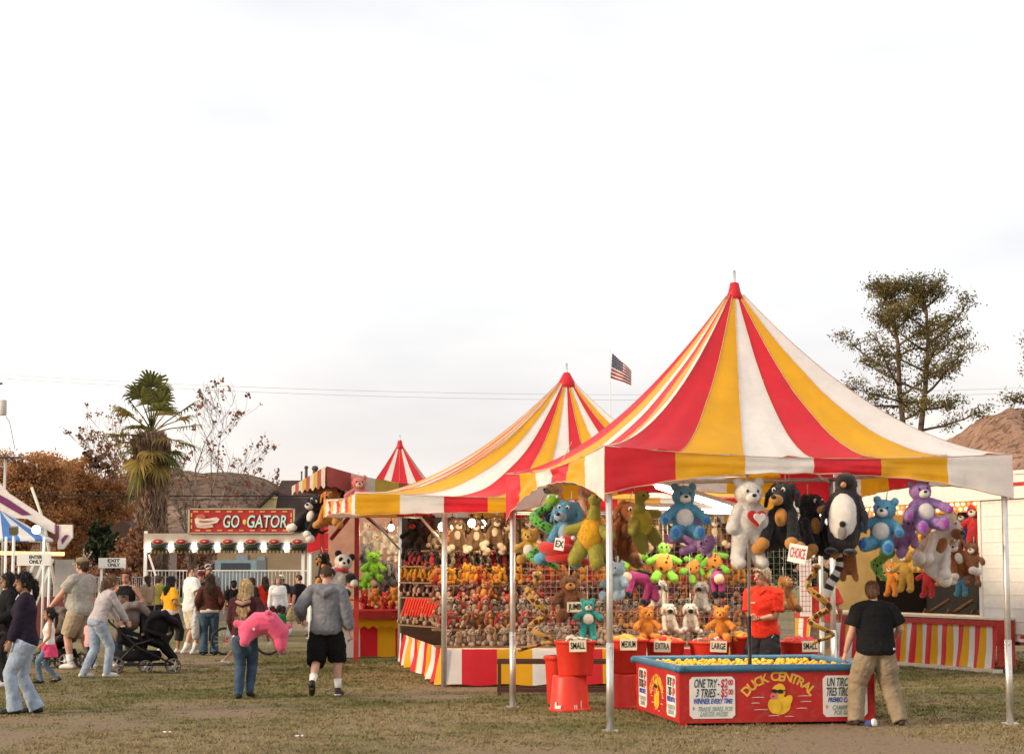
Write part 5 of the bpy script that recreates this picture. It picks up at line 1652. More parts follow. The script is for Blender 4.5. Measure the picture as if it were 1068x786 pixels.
plush_dog('rust brown plush dog slumped between the front pole and the yellow one', 650, 550, 20.9, .72, p_rust, p_br, (R(10), R(14), R(20)))
plush_dog('brown plush dog hanging behind the man in red', 818, 617, 24.6, .48, p_tan, p_br, (0, 0, R(30)), group='toys hung lower behind the tubs')

# dinosaur: olive limbs, yellow body
def dino(label, px, py, Y, size, c1, c2, rot):
    t = thing('plush_dinosaur', label, 'plush toy', at(px, py, Y + .45), group=GH, rot=rot)
    s = size; V = lambda x, y, z: Vector((x, y, z - .5)) * s
    b = MB(); rounded(b, [V(0, 0, .58), V(.02, -.03, .78), V(.02, -.06, .92)], [.12 * s, .075 * s, .085 * s]); b.ell(V(.02, -.12, .94), (.085 * s, .13 * s, .08 * s))
    for k in (-1, 1):
        rounded(b, [V(k * .12, -.02, .52), V(k * .32, -.08, .44)], [.085 * s, .075 * s]); rounded(b, [V(k * .10, 0, .26), V(k * .17, -.10, .04)], [.13 * s, .10 * s])
    rounded(b, [V(0, .12, .28), V(.1, .34, .16), V(.2, .46, .18)], [.12 * s, .07 * s, .03 * s])
    pfuse(b, 'limbs', c1, .018 * s, t, 3, fuzz(s))
    b = MB(); b.ell(V(0, -.01, .42), (.20 * s, .17 * s, .25 * s)); rounded(b, [V(0, 0, .5), V(.01, -.02, .70)], [.14 * s, .085 * s])
    pfuse(b, 'body', c2, .018 * s, t, 3, fuzz(s))
    for k in (-1, 1): q = MB(); q.ell(V(.02 + k * .055, -.19, .985), (.018 * s,) * 3); q.build('eye', M_eye, t)
    cord(t, V(0, .02, .95), V(0, .02, 1.15))
    return t
di = dino('olive plush dinosaur with bright yellow body hanging just left of the front pole', 617, 552, 20.2, .74, p_olv, p_ylw, (0, R(8), R(-20)))
card(di, Vector((-.30, -.12, -.20)), (1, 0, 0), .11, .13, 'EX', name='size_card', m=M_sign)
dino('yellow green plush dinosaur hanging head down right of the front pole', 668, 540, 20.4, .66, p_olv, plushm('lemon plush', (.62, .52, .04)), (R(15), R(-28), R(40)))

# penguin
pn = thing('plush_penguin', 'large plush penguin carrying a chick on its white belly, right of the black dogs', 'plush toy', at(881, 536, 20.5), group=GH, rot=(0, R(4), R(-22)))
b = MB(); rounded(b, [(0, 0, -.24), (0, 0, .02), (0, 0, .22)], [.17, .185, .12]); b.ell((0, -.01, .32), (.115, .12, .12)); rounded(b, [(0, 0, .18), (0, 0, .30)], [.11, .1])
for k in (-1, 1): rounded(b, [(k * .14, 0, .17), (k * .22, -.02, 0), (k * .24, -.03, -.17)], [.05, .055, .03], .5)
pfuse(b, 'body', p_dgry, .013, pn, 3, fuzz(.7))
q = MB(); q.ell((0, -.085, -.04), (.155, .135, .27)); q.build('belly', p_white, pn)
q = MB(); q.ell((0, -.03, .33), (.118, .112, .115)); q.build('hood', p_blk, pn)
q = MB(); rounded(q, [(0, -.12, .31), (0, -.22, .295)], [.035, .012]); q.build('beak', p_or, pn)
for k in (-1, 1): q = MB(); q.ell((k * .10, -.10, -.40), (.075, .12, .04)); q.build('foot', p_blk, pn)
q = MB(); q.ell((.03, -.21, -.20), (.05, .035, .075)); q.build('chick', p_gry, pn)
q = MB(); q.ell((.03, -.215, -.11), (.036, .036, .036)); q.build('chick_head', p_blk, pn)
cord(pn, Vector((0, 0, .4)), Vector((0, 0, .55)))
# lemur with ringed tail
lm = thing('plush_lemur', 'brown plush lemur with long cream and dark ringed tail hanging under the penguin', 'plush toy', at(878, 580, 20.8), group=GH, rot=(0, 0, R(-20)))
b = MB(); rounded(b, [(.06, 0, .05), (.08, 0, -.12)], [.085, .075]); b.ell((.06, -.04, .14), (.07, .07, .065)); 
for k in (-1, 1): rounded(b, [(.07 + k * .05, -.02, -.12), (.09 + k * .07, -.06, -.24)], [.04, .03])
pfuse(b, 'body', p_rust, .012, lm, 3, fuzz(.5))
n_ = 9
for i in range(n_):
    q = MB(); f0, f1 = i / n_, (i + 1) / n_
    pt = lambda f: Vector((-.02 - .10 * f + .04 * math.sin(f * 5), -.03, .04 - .44 * f))
    q.tube([pt(f0), pt((f0 + f1) / 2), pt(f1)], [.05, .055, .05], 10, 0, True); q.build('tail_ring', p_white if i % 2 == 0 else p_dgry, lm)

# long hanging snakes
def snake(label, pts_px, Y, r, m_, coil=0, name='plush_snake', group='coiled plush snakes', head=None):
    c = at(*pts_px[0], Y); t = thing(name, label, 'plush toy', c, group=group)
    P = []
    n = 60
    for i in range(n + 1):
        f = i / n * (len(pts_px) - 1); k = min(int(f), len(pts_px) - 2)
        p = at(*pts_px[k], Y).lerp(at(*pts_px[k + 1], Y), f - k) - c
        if coil: a = i / n * coil * 2 * math.pi; p += Vector((math.cos(a), math.sin(a), 0)) * r * 2.0
        P.append(p)
    q = MB(); q.tube(P, [r * (.5 + .5 * math.sin(math.pi * min(1, .15 + i / n))) for i in range(n + 1)], 12, 0, True); q.build('body', m_, t)
    q = MB(); q.ell(P[0] + Vector((0, -.01, .01)), (r * 1.5, r * 1.6, r * 1.2)); q.build('head', head or m_, t)
    for k in (-1, 1): q = MB(); q.ell(P[0] + Vector((k * r * .8, -r * 1.3, r * .7)), r * .35); q.build('eye', p_white, t)
    return t
sn1 = spots('green spotted plush', (.10, .36, .04), (.015, .03, .02), 20, .35); sn2 = spots('gold brown patterned plush', (.46, .27, .05), (.09, .025, .012), 14, .46)
sn3 = spots('green black scale plush', (.16, .36, .05), (.01, .015, .01), 24, .30)
snake('green and navy spotted plush snake hanging down at the left arch of the tent', [(566, 522), (568, 540), (572, 560), (563, 580), (570, 592)], 22.2, .06, sn1, 2, head=p_lime)
snake('gold and brown coiled plush snake hanging at the left of the tubs', [(553, 600), (558, 618), (562, 640), (560, 655), (570, 668), (549, 678)], 23.4, .043, sn2, 2.5)
snake('gold and brown coiled plush snake hanging in front of the man with khaki trousers', [(844, 592), (850, 612), (858, 634), (852, 648), (862, 662), (854, 672)], 22.8, .040, sn2, 2.5)
snake('green and black scaled plush snake under the second sky blue bear', [(914, 577), (906, 588), (918, 594), (928, 599), (934, 603)], 21.2, .06, sn3, .5)
snake('navy plush snake behind the green one at the left arch', [(573, 535), (574, 552), (575, 570)], 22.4, .06, p_navy, 0)
snake('red knobbly plush crab claw hanging below the pale blue dog', [(578, 566), (588, 580), (600, 586)], 21.6, .075, p_rd, 3, name='plush_crab')
# floppy ponies and turtles, little dogs
def pony(label, px, py, Y, s, rot):
    t = thing('plush_pony', label, 'plush toy', at(px, py, Y), group='floppy magenta ponies', rot=rot)
    b = MB(); rounded(b, [(-.18, 0, .06), (0, 0, .12), (.18, 0, .04)], [.09, .10, .09]); rounded(b, [(.16, -.02, .06), (.26, -.06, -.06)], [.07, .065])
    for x, y in ((-.16, -.06), (-.10, .06), (.10, -.06), (.16, .06)): rounded(b, [(x, y, .04), (x + .02, y - .02, -.15)], [.05, .045])
    pfuse(b, 'body', p_mag, .014, t, 3, fuzz(.5))
    for x, y in ((-.16, -.06), (-.10, .06), (.10, -.06), (.16, .06)): q = MB(); q.ell((x + .02, y - .025, -.19), (.055, .06, .045)); q.build('hoof', p_blk, t)
    q = MB(); q.ell((-.25, -.05, .02), (.09, .085, .085)); q.build('rump', p_pea, t)
    q = MB(); rounded(q, [(-.12, -.03, .20), (.05, -.04, .22), (.2, -.05, .14)], [.03, .04, .03], .6); q.build('mane', p_blk, t)
    t.scale = (s,) * 3
    return t
pony('magenta plush pony with black mane flopped over the shelf at the left behind the tubs', 668, 611, 24.2, .85, (0, R(25), R(8)))
pony('magenta plush pony with pale rump flopped over the shelf at the right behind the tubs', 748, 607, 24.2, .78, (0, R(8), R(80)))
or_sp = spots('orange spotted plush', (.58, .22, .03), (.03, .01, .01), 18, .36)
def turtle(label, px, py, Y, s, rot):
    t = thing('plush_turtle', label, 'plush toy', at(px, py, Y), group='lime green plush turtles', rot=rot)
    b = MB(); b.ell((0, 0, .19), (.07, .065, .075))
    for k in (-1, 1): rounded(b, [(k * .08, 0, .08), (k * .19, -.04, .03)], [.045, .04]); rounded(b, [(k * .06, 0, -.1), (k * .12, -.08, -.18)], [.05, .055])
    rounded(b, [(0, 0, -.05), (0, 0, .15)], [.06, .05])
    pfuse(b, 'body', p_lime, .012, t, 3, fuzz(.4))
    q = MB(); q.ell((0, -.02, .01), (.115, .075, .135)); q.build('shell', or_sp, t)
    for k in (-1, 1): q = MB(); q.ell((k * .028, -.058, .215), .013); q.build('eye', M_eye, t)
    t.scale = (s,) * 3
    return t
turtle('lime plush turtle with spotted orange shell hanging nearest below the lilac upside down bear', 692, 588, 24.0, 1.0, (0, 0, R(5)))
turtle('lime plush turtle with spotted shell tilted right of the first one', 722, 592, 24.3, .8, (0, R(40), R(20)))
turtle('lime plush turtle with spotted shell right under the white bear foot', 746, 586, 24.3, .85, (0, R(-20), R(-15)))
turtle('lime plush turtle lying on its side above the left magenta pony', 660, 582, 24.3, .75, (0, R(80), R(10)))
for i, (px, py, lb_) in enumerate(((697, 643, 'black and cream plush dog sitting just right of the left orange bear'), (720, 643, 'black and cream plush dog sitting left of the right orange bear'), (688, 618, 'black and cream plush dog behind the left magenta pony'), (732, 620, 'black and cream plush dog behind the right magenta pony'))):
    plush_dog(lb_, px, py, 24.0 if i < 2 else 24.6, .40, p_wh, p_wh, (0, 0, R(8 - 10 * i)), p_wh, group='small black and cream dogs', muzz=p_blk)
bear('pale blue plush bear hanging just right of the front pole low down', 644, 605, 23.4, .50, p_cyan, (0, 0, R(-40)), group='toys hung lower behind the tubs', muzzle=p_cyan)
# toys inside the right booth
for i, (px, py, Y, s, c, lb_) in enumerate(((1018, 545, 32.3, .75, p_rd, 'tall red plush bear hanging in the booth beside the white siding'), (1006, 548, 32.9, .6, p_navy, 'navy plush bear hanging left of the red one in the booth'), (1016, 582, 32.2, .6, p_br, 'brown plush bear hanging lowest beside the white siding'),
        (990, 550, 33.4, .7, p_wh, 'cream plush bear hanging under the lit sign strip of the booth'), (968, 600, 33.8, .5, p_rd, 'small red and blue plush bear low in the booth behind the spotted dog'), (945, 590, 34.2, .6, p_gold, 'golden plush bear low in the booth behind the green snake'),
        (975, 556, 34.6, .55, p_br, 'brown plush bear hanging deep in the booth left of the cream one'), (955, 572, 35.2, .55, p_yl, 'yellow plush bear hanging deep in the booth behind the lilac bears'), (1003, 600, 32.8, .45, p_blue, 'pale blue plush bear low in the booth left of the lowest brown bear'), (984, 588, 33.6, .5, p_tan, 'tan plush bear hanging in the middle of the booth'), (930, 600, 35.8, .5, p_or, 'orange plush bear at the far end of the booth beside the boy'))):
    bear(lb_, px, py, Y, s, c, (0, 0, R(-40)), muzzle=p_wh, group='plush bears hung in the white trailer booth', pose='stand')
# toys on the panda stall
pd_ = bear('large panda with red scarf hanging on the red post of the panda stall', 355, 598, 35.0, .82, p_white, (0, R(14), R(10)), None, p_white, None, None, arms=(.34, -.15, .36), group='toys hung on the panda stall')
for ch in list(kids(pd_)):
    if ch.name.startswith('inner'): pass
s_ = .82
def patch(t, n, c, r, m_): q = MB(); q.ell((Vector(c) + Vector((0, 0, -.5))) * s_, [x * s_ for x in r], nu=16, nv=10); q.build(n, m_, t)
for k in (-1, 1):
    patch(pd_, 'ear', (k * .155, -.005, .915), (.08, .05, .08), p_blk); patch(pd_, 'eye_patch', (k * .08, -.165, .80), (.05, .03, .06), p_blk)
    patch(pd_, 'sleeve', (k * .25, -.09, .46), (.14, .11, .12), p_blk); patch(pd_, 'foot', (k * .20, -.28, .12), (.12, .15, .13), p_blk)
patch(pd_, 'scarf', (0, -.02, .58), (.19, .17, .06), p_rd)
plush_dog('black and orange plush dog hanging left of the panda', 340, 590, 35.2, .60, p_blk, p_or, (0, R(-20), R(-30)), group='toys hung on the panda stall')
plush_dog('black and white plush dog hanging at the left end under the raised awning', 328, 536, 35.0, .85, p_blk, p_white, (0, R(24), R(-30)), p_white, group='toys hung on the panda stall')
plush_dog('orange plush dog hanging under the raised awning', 345, 528, 34.8, .75, p_or, p_tan, (0, 0, R(-10)), group='toys hung on the panda stall')
plush_dog('black plush dog hanging under the raised awning beside the pink bear', 361, 519, 34.9, .62, p_blk, p_white, (0, R(-10), R(20)), group='toys hung on the panda stall')
bear('salmon pink plush bear hanging at the right under the raised awning', 374, 514, 34.4, .66, plushm('salmon plush', (.68, .22, .20)), (0, 0, R(10)), group='toys hung on the panda stall', muzzle=p_pea)
bear('lime green plush frog bundle on the panda stall shelf', 389, 590, 36.9, .62, p_lime, (0, 0, R(10)), group='toys hung on the panda stall', name='plush_frog', eyes=True, hang=False)
bear('lime plush frog lower on the panda stall shelf', 381, 606, 36.8, .42, p_lime, (0, R(20), R(-20)), group='toys hung on the panda stall', name='plush_frog', hang=False)
for px, py, lb_ in ((404, 597, 'grey plush elephant in the middle of the panda stall shelf'), (413, 605, 'grey plush elephant at the right of the panda stall shelf'), (397, 612, 'grey plush elephant low on the panda stall shelf'), (382, 580, 'grey plush elephant behind the lime frogs')):
    t_ = bear(lb_, px, py, 37.1, .55, p_gry, (0, 0, R(12)), group='grey elephants on the panda stall', name='plush_elephant', hang=False, eyes=True)
    q = MB(); rounded(q, [(0, -.08, .13), (0, -.18, .08), (.01, -.21, -.04)], [.045, .035, .025]); q.build('trunk', p_gry, t_)
for i, (px, py) in enumerate(((384, 555), (392, 566), (402, 560), (410, 568), (419, 560), (428, 570))):
    bear(('cream plush lamb high at the back of the panda stall, %s' % ('first from the red post', 'second from the red post', 'third from the red post', 'fourth from the red post', 'fifth from the red post', 'farthest from the red post')[i]), px, py, 37.6, .45, p_wh, (0, 0, R(20 - 8 * i)), group='cream lambs in the panda stall', name='plush_lamb', pose='stand', muzzle=p_pea)
for i, (px, py) in enumerate(((380, 624), (391, 622), (402, 626), (411, 621), (385, 634), (398, 635), (409, 636))):
    bear('small orange red plush bear sitting in the heap on the panda stall counter', px, py, 36.5, .36, p_or if i % 2 else p_rd, (0, 0, R(30 - 9 * i)), group='orange red bears on the panda stall counter', hang=False, muzzle=p_or)

# ---- shelves of small toys: one mesh per kind, one object per toy
def toy_mesh(kind, c1, c2, c3, flop=False):
    m = MB(); E = lambda c, r, mi=0: m.ell(c, r, None, mi, 9, 7)
    E((0, 0, .085), (.062, .05, .075)); E((0, -.012, .185), (.056, .052, .05)); E((0, -.06, .175), (.03, .028, .024), 1); E((0, -.085, .183), (.012, .009, .01), 2)
    for k in (-1, 1):
        E((k * .022, -.055, .205), (.008, .007, .009), 2)
        if flop: E((k * .058, -.005, .175), (.018, .02, .042), 2 if kind == 'spot' else 0)
        else: E((k * .045, 0, .232), (.02, .012, .02))
        E((k * .07, -.03, .11), (.024, .024, .05)); E((k * .05, -.062, .035), (.03, .05, .03)); E((k * .052, -.105, .038), (.025, .012, .028), 1)
    E((0, -.035, .09), (.04, .026, .05), 1)
    me = m.mesh('small_' + kind)
    for q in (c1, c2, c3): me.materials.append(q)
    return me
p_dal = spots('dalmatian plush', (.36, .31, .27), (.02, .02, .02), 34, .42)
p_plum = plushm('plum plush', (.09, .03, .035)); p_cho = plushm('chocolate plush', (.07, .028, .018))
R_ = lambda kind, c1, c2, lab, name, flop=False: (toy_mesh(kind, c1, c2, M_eye if kind != 'spot' else p_blk, flop), lab, name)
p_cin = plushm('cinnamon plush', (.26, .09, .035)); p_oat = plushm('oatmeal plush', (.29, .23, .17)); p_rd2 = plushm('shaded red plush', (.36, .02, .02)); p_pe2 = plushm('shaded peach plush', (.42, .25, .16)); p_yl2 = plushm('shaded yellow plush', (.52, .27, .015)); p_or2 = plushm('shaded orange plush', (.42, .15, .02))  # small-toy colours darkened to put the shade inside the stall into them
rows = [  # per shelf: list of (mesh, label, name)
    [R_('teddy', p_oat, p_pe2, 'small oatmeal teddy bear on the lowest shelf of the plush stall', 'small_teddy'), R_('fawn', plushm('fawn plush', (.27, .14, .07)), p_oat, 'small fawn plush dog on the lowest shelf of the plush stall', 'small_dog', True)],
    [R_('bear', p_cin, p_tan, 'small cinnamon bear on the second lowest shelf of the plush stall', 'small_teddy'), R_('scarlet', p_rd2, p_oat, 'small red bear on the second lowest shelf of the plush stall', 'small_teddy'), R_('bear_dark', p_br, p_pe2, 'small brown plush dog on the second lowest shelf of the plush stall', 'small_dog', True)],
    [R_('spot', p_dal, p_oat, 'small black spotted plush dog on the third shelf of the plush stall', 'small_dog', True), R_('rose', plushm('rosy plush', (.34, .06, .04)), p_oat, 'small rosy red bear on the third shelf of the plush stall', 'small_teddy')],
    [R_('plum', p_plum, p_pe2, 'small plum brown plush dog on the middle shelf of the plush stall', 'small_dog', True), R_('choc', p_cho, p_rd2, 'small chocolate bear with red front on the middle shelf of the plush stall', 'small_teddy'), R_('rust', p_rust, p_tan, 'small rust brown bear on the middle shelf of the plush stall', 'small_teddy')],
    [R_('lion', p_yl2, p_or2, 'small yellow orange bear on the third highest shelf of the plush stall', 'small_teddy'), R_('amber', p_or2, p_rd2, 'small orange bear with red front on the third highest shelf of the plush stall', 'small_teddy')],
    [R_('black', p_blk, p_rd2, 'small black plush dog with red front on the second highest shelf of the plush stall', 'small_dog', True), R_('panda', p_oat, p_blk, 'small black and cream bear on the second highest shelf of the plush stall', 'small_teddy'), R_('wine', p_plum, p_rd2, 'small wine brown bear on the second highest shelf of the plush stall', 'small_teddy')],
    [R_('tan', plushm('beige plush', (.19, .125, .07)), p_oat, 'small beige plush dog on the highest shelf of the plush stall', 'small_dog', True), R_('brown', p_br, p_tan, 'small brown bear on the highest shelf of the plush stall', 'small_teddy')],
]
for i, (z, dep) in enumerate(SH):
    n = 38
    for j in range(n):
        q = rows[i][min(int(random.random() ** 1.4 * len(rows[i])), len(rows[i]) - 1)]
        u = .05 + 5.0 * (j + .5) / n + random.uniform(-.03, .03)
        o = link(q[2], q[0])
        p = S1 + dX * u + dB * (dep + .12 + random.uniform(-.02, .03)) + Vector((0, 0, z + .026))
        if i == 6: p.z += .02
        o.location = p + Vector((0, random.uniform(-.07, .05), 0)); o.rotation_euler = (random.uniform(-.2, .2), random.uniform(-.30, .30), R(-8) + random.uniform(-.9, .9))
        k = random.uniform(.9, 1.28) * (1.12 if i in (4, 6) else 1.0); o.scale = (k, k, k)
        tag(o, q[1], 'plush toy', 'plush stall toys: ' + q[1])
# the return side of the stall: white lambs, red sticks, black dogs seen between the two left posts
sa_, sb_ = at(424, 594, 32.9), at(468, 594, 31.2)
for i, (z, lab, ki) in enumerate(((.74, 'small cream bear on the lowest left side shelf of the plush stall', 0), (1.20, 'small plum dog on the left side shelf above the red foam sticks', 3), (1.45, 'small yellow bear on the upper left side shelf of the plush stall', 4), (1.72, 'small black dog on the top left side shelf of the plush stall', 5))):
    m = MB(); a, b_ = sa_.copy(), sb_.copy(); a.z = b_.z = z - .015
    m.bar(a - S1, b_ - S1, .28, .025); m.build('side_shelf', M_wood, stall)
    for j in range(8):
        p = sa_.lerp(sb_, .04 + .9 * j / 7.0 + random.uniform(-.03, .03)); p.z = z; p.y += random.uniform(-.06, .06)
        o = link('small_teddy', rows[ki][0][0]); o.location = p + Vector((-.03, -.02, 0)); o.rotation_euler = (0, random.uniform(-.15, .15), R(-20) + random.uniform(-.8, .8)); k = random.uniform(1.0, 1.45); o.scale = (k,) * 3
        tag(o, lab, 'plush toy', 'small toys on the left side of the plush stall: tier ' + 'abcd'[i])
rs = thing('foam_sticks', 'stack of bright red foam sticks leaning in the left side of the plush stall', 'foam sticks', sa_.lerp(sb_, .5) + Vector((-.08, -.16, 1.0 - 1.65)))
dS = (sb_ - sa_).normalized()
for i in range(13):
    m = MB(); c = dS * (-.85 + .12 * i); m.tube([c + Vector((0, 0, -.10)), c + dS * .22 + Vector((0, 0, .16))], .032, 8, 0, True); m.build('stick', mat('red foam', (.66, .05, .03), rough=.6), rs)
for px, py, sz, lb_, c_ in ((432, 556, .55, 'black plush bear hanging at the top left corner inside the plush stall', p_blk), (447, 552, .5, 'wine brown plush bear hanging beside the black one inside the plush stall', p_plum)):
    bear(lb_, px, py, 32.2, sz, c_, (0, 0, R(-15)), muzzle=p_rd, group='dark bears at the left of the plush stall')
# row of beige giants hanging at the top of the stall
for i in range(9):
    plush_dog('large beige plush dog hanging from the roof rail along the back of the plush stall', 476 + i * 17, 556 + (i % 2) * 4, 29.4, .55, MATS['beige plush'], p_wh, (0, 0, R(15 - 20 * (i % 3))), p_wh, group='beige dogs along the roof rail of the plush stall') if i < 1 else None
proto = [o for o in bpy.data.objects if o.get('group') == 'beige dogs along the roof rail of the plush stall'][0]
for i in range(1, 15):
    c = copy_tree(proto); c.location = at(478 + i * 19, 553 + (i % 2) * 4, 29.3 + .02 * i); c.rotation_euler = (0, random.uniform(-.2, .2), random.uniform(-.5, .5))
# a crumpled paper cup on the lawn
cu = thing('paper_cup', 'crushed blue and white paper cup lying on the grass at the foot of the boy', 'cup', ground(908, 757) + Vector((0, 0, .035)), rot=(0, 0, R(-35)))
m = MB(); m.lathe([(0, -.055), (.028, -.055), (.038, .03), (.04, .03), (.036, .03)], (0, 0, 0), 18, 0, roty(R(80))); m.build('wall', mat('blue printed card', (.05, .09, .30), rough=.5), cu)
m = MB(); m.lathe([(.0405, .028), (.0425, .034), (.039, .06), (.030, .062), (0, .064)], (0, 0, 0), 18, 0, roty(R(80))); m.build('lid', M_white, cu)
for px, py, lb_ in ((312, 769, 'white paper scrap on the bare grass below the man in the grey hoodie'), (174, 765, 'tiny white paper scrap on the bare grass at the lower left'), (800, 733, 'white scrap')):
    if px == 800: continue
    m = MB(); m.grid(lambda u, v: Vector(((u - .5) * .08, (v - .5) * .06, .012 + .02 * noise.noise(Vector((u * 4, v * 4, px))))), 6, 6)
    tag(m.build('paper_scrap', M_white, None, ground(px, py) + Vector((0, 0, .01))), lb_, 'litter')

# a light rack under the back of the near tent, and the cords the lower toys hang on
rk = thing('hanging_rack', 'thin metal rail rack under the near tent roof holding the cords of the lower toys', 'rack', (1.5, 24.0, 2.36))
m = MB()
for y in (-.75, 0, .75): m.tube([(-1.5, y, 0), (2.2, y, 0)], .010, 6)
for x in (-1.45, -.5, .45, 1.4, 2.15): m.tube([(x, -.75, .0), (x, .75, .0)], .008, 6)
m.build('rail', M_alu, rk)
m = MB()
for x in (-1.2, 1.9):
    for y in (-.7, .7): m.tube([(x, y, 0), (x + (.4 if x < 0 else -.2), y - .9, .78)], .004, 4)
m.build('hanger_cord', M_strap, rk)
HANG = {'toys hung lower behind the tubs': 2.36, 'floppy magenta ponies': 2.36, 'lime green plush turtles': 2.36, 'small black and cream dogs': 2.36, 'coiled plush snakes': 2.36, 'plush bears hung in the white trailer booth': 3.18}
bpy.context.view_layer.update()
for o in list(bpy.data.objects):
    z = HANG.get(o.get('group') or '')
    if z and o.parent is None and o.location.z < z - .05:
        mw = Matrix.LocRotScale(o.location, o.rotation_euler, o.scale).inverted()
        m = MB(); m.tube([mw @ (o.location + Vector((0, .03, .05))), mw @ Vector((o.location.x, o.location.y + .03, z))], .003 / o.scale[0], 4)
        m.build('cord', M_strap, o)
# ================================================================== PEOPLE
def skin(n, c): return mat(n, c, rough=.55, var=.10, vscale=14, spec=.3)
SK_A = skin('tan skin', (0.42, 0.22, 0.145)); SK_B = skin('fair skin', (0.52, 0.30, 0.22)); SK_C = skin('olive skin', (0.32, 0.17, 0.10))
def hairm(n, c): return mat(n, c, rough=.5, var=.45, vscale=30, stretch=(1, 1, .12), bump=.9, bscale=60, spec=.4)
H_BLK = hairm('black hair', (0.014, 0.010, 0.009)); H_BRN = hairm('brown hair', (0.075, 0.038, 0.02)); H_LBR = hairm('light brown hair', (0.20, 0.11, 0.055))
H_BLD = hairm('blond hair', (0.58, 0.42, 0.22)); H_RED = hairm('auburn hair', (0.12, 0.035, 0.018)); H_GRY = hairm('sandy grey hair', (0.34, 0.27, 0.19))
M_lip = mat('lips', (0.30, 0.09, 0.08), rough=.5); M_eyew = mat('eye', (0.03, 0.02, 0.018), rough=.2)
M_jean = cloth('faded blue denim', (0.30, 0.37, 0.47), var=.3, vscale=5); M_jeand = cloth('dark blue denim', (0.05, 0.085, 0.13), var=.4, vscale=5); M_jeanm = cloth('mid blue denim', (0.13, 0.19, 0.27), var=.35, vscale=5)
M_sock = cloth('white socks', (0.72, 0.70, 0.68)); M_shw = mat('white trainers', (0.62, 0.60, 0.58), rough=.6, dirt=.25); M_shb = mat('black shoes', (0.02, 0.018, 0.018), rough=.5); M_shg = mat('grey trainers', (.28, .26, .25), rough=.6)
M_khaki = cloth('khaki cotton', (0.37, 0.30, 0.21)); M_kh2 = cloth('pale khaki cotton', (0.27, 0.21, 0.14)); M_cream2 = cloth('cream cotton', (0.56, 0.50, 0.40))
M_blackc = cloth('black cotton', (0.012, 0.012, 0.013)); M_blk2 = cloth('soft black cotton', (0.022, 0.02, 0.024)); M_gryc = cloth('grey fleece', (0.17, 0.175, 0.195)); M_gryt = cloth('grey cotton tee', (0.36, 0.34, 0.30))
M_nav = cloth('navy fleece', (0.022, 0.016, 0.03)); M_whc = cloth('white cotton', (0.70, 0.68, 0.67)); M_redc = cloth('red polo cotton', (0.58, 0.035, 0.018)); M_redc2 = cloth('coral red cotton', (0.62, 0.07, 0.05))
M_ylc = cloth('mustard yellow cotton', (0.66, 0.32, 0.02)); M_brc = cloth('brown fleece', (0.075, 0.028, 0.02)); M_plc = cloth('plum brown fleece', (0.055, 0.018, 0.022)); M_olc = cloth('olive green cotton', (0.26, 0.24, 0.05))
M_lav = cloth('pale lavender knit', (0.42, 0.39, 0.40)); M_grn = cloth('green cotton', (0.02, 0.20, 0.07)); M_pkc = cloth('hot pink cotton', (0.66, 0.07, 0.17)); M_tanb = cloth('tan canvas', (0.34, 0.24, 0.16)); M_camo = cloth('mottled khaki', (0.46, 0.36, 0.17), var=.5, vscale=14)
M_purs = mat('black leather', (0.015, 0.012, 0.012), rough=.4)

def ik(a, c, l1, l2, hint):
    a, c, hint = Vector(a), Vector(c), Vector(hint)
    d = c - a; L_ = min(d.length, (l1 + l2) * .999); d.normalize()
    c = a + d * L_
    x = (l1 * l1 - l2 * l2 + L_ * L_) / (2 * L_); h = math.sqrt(max(l1 * l1 - x * x, 0))
    n = hint - d * hint.dot(d)
    n = n.normalized() if n.length > 1e-5 else d.orthogonal().normalized()
    return a + d * x + n * h, c

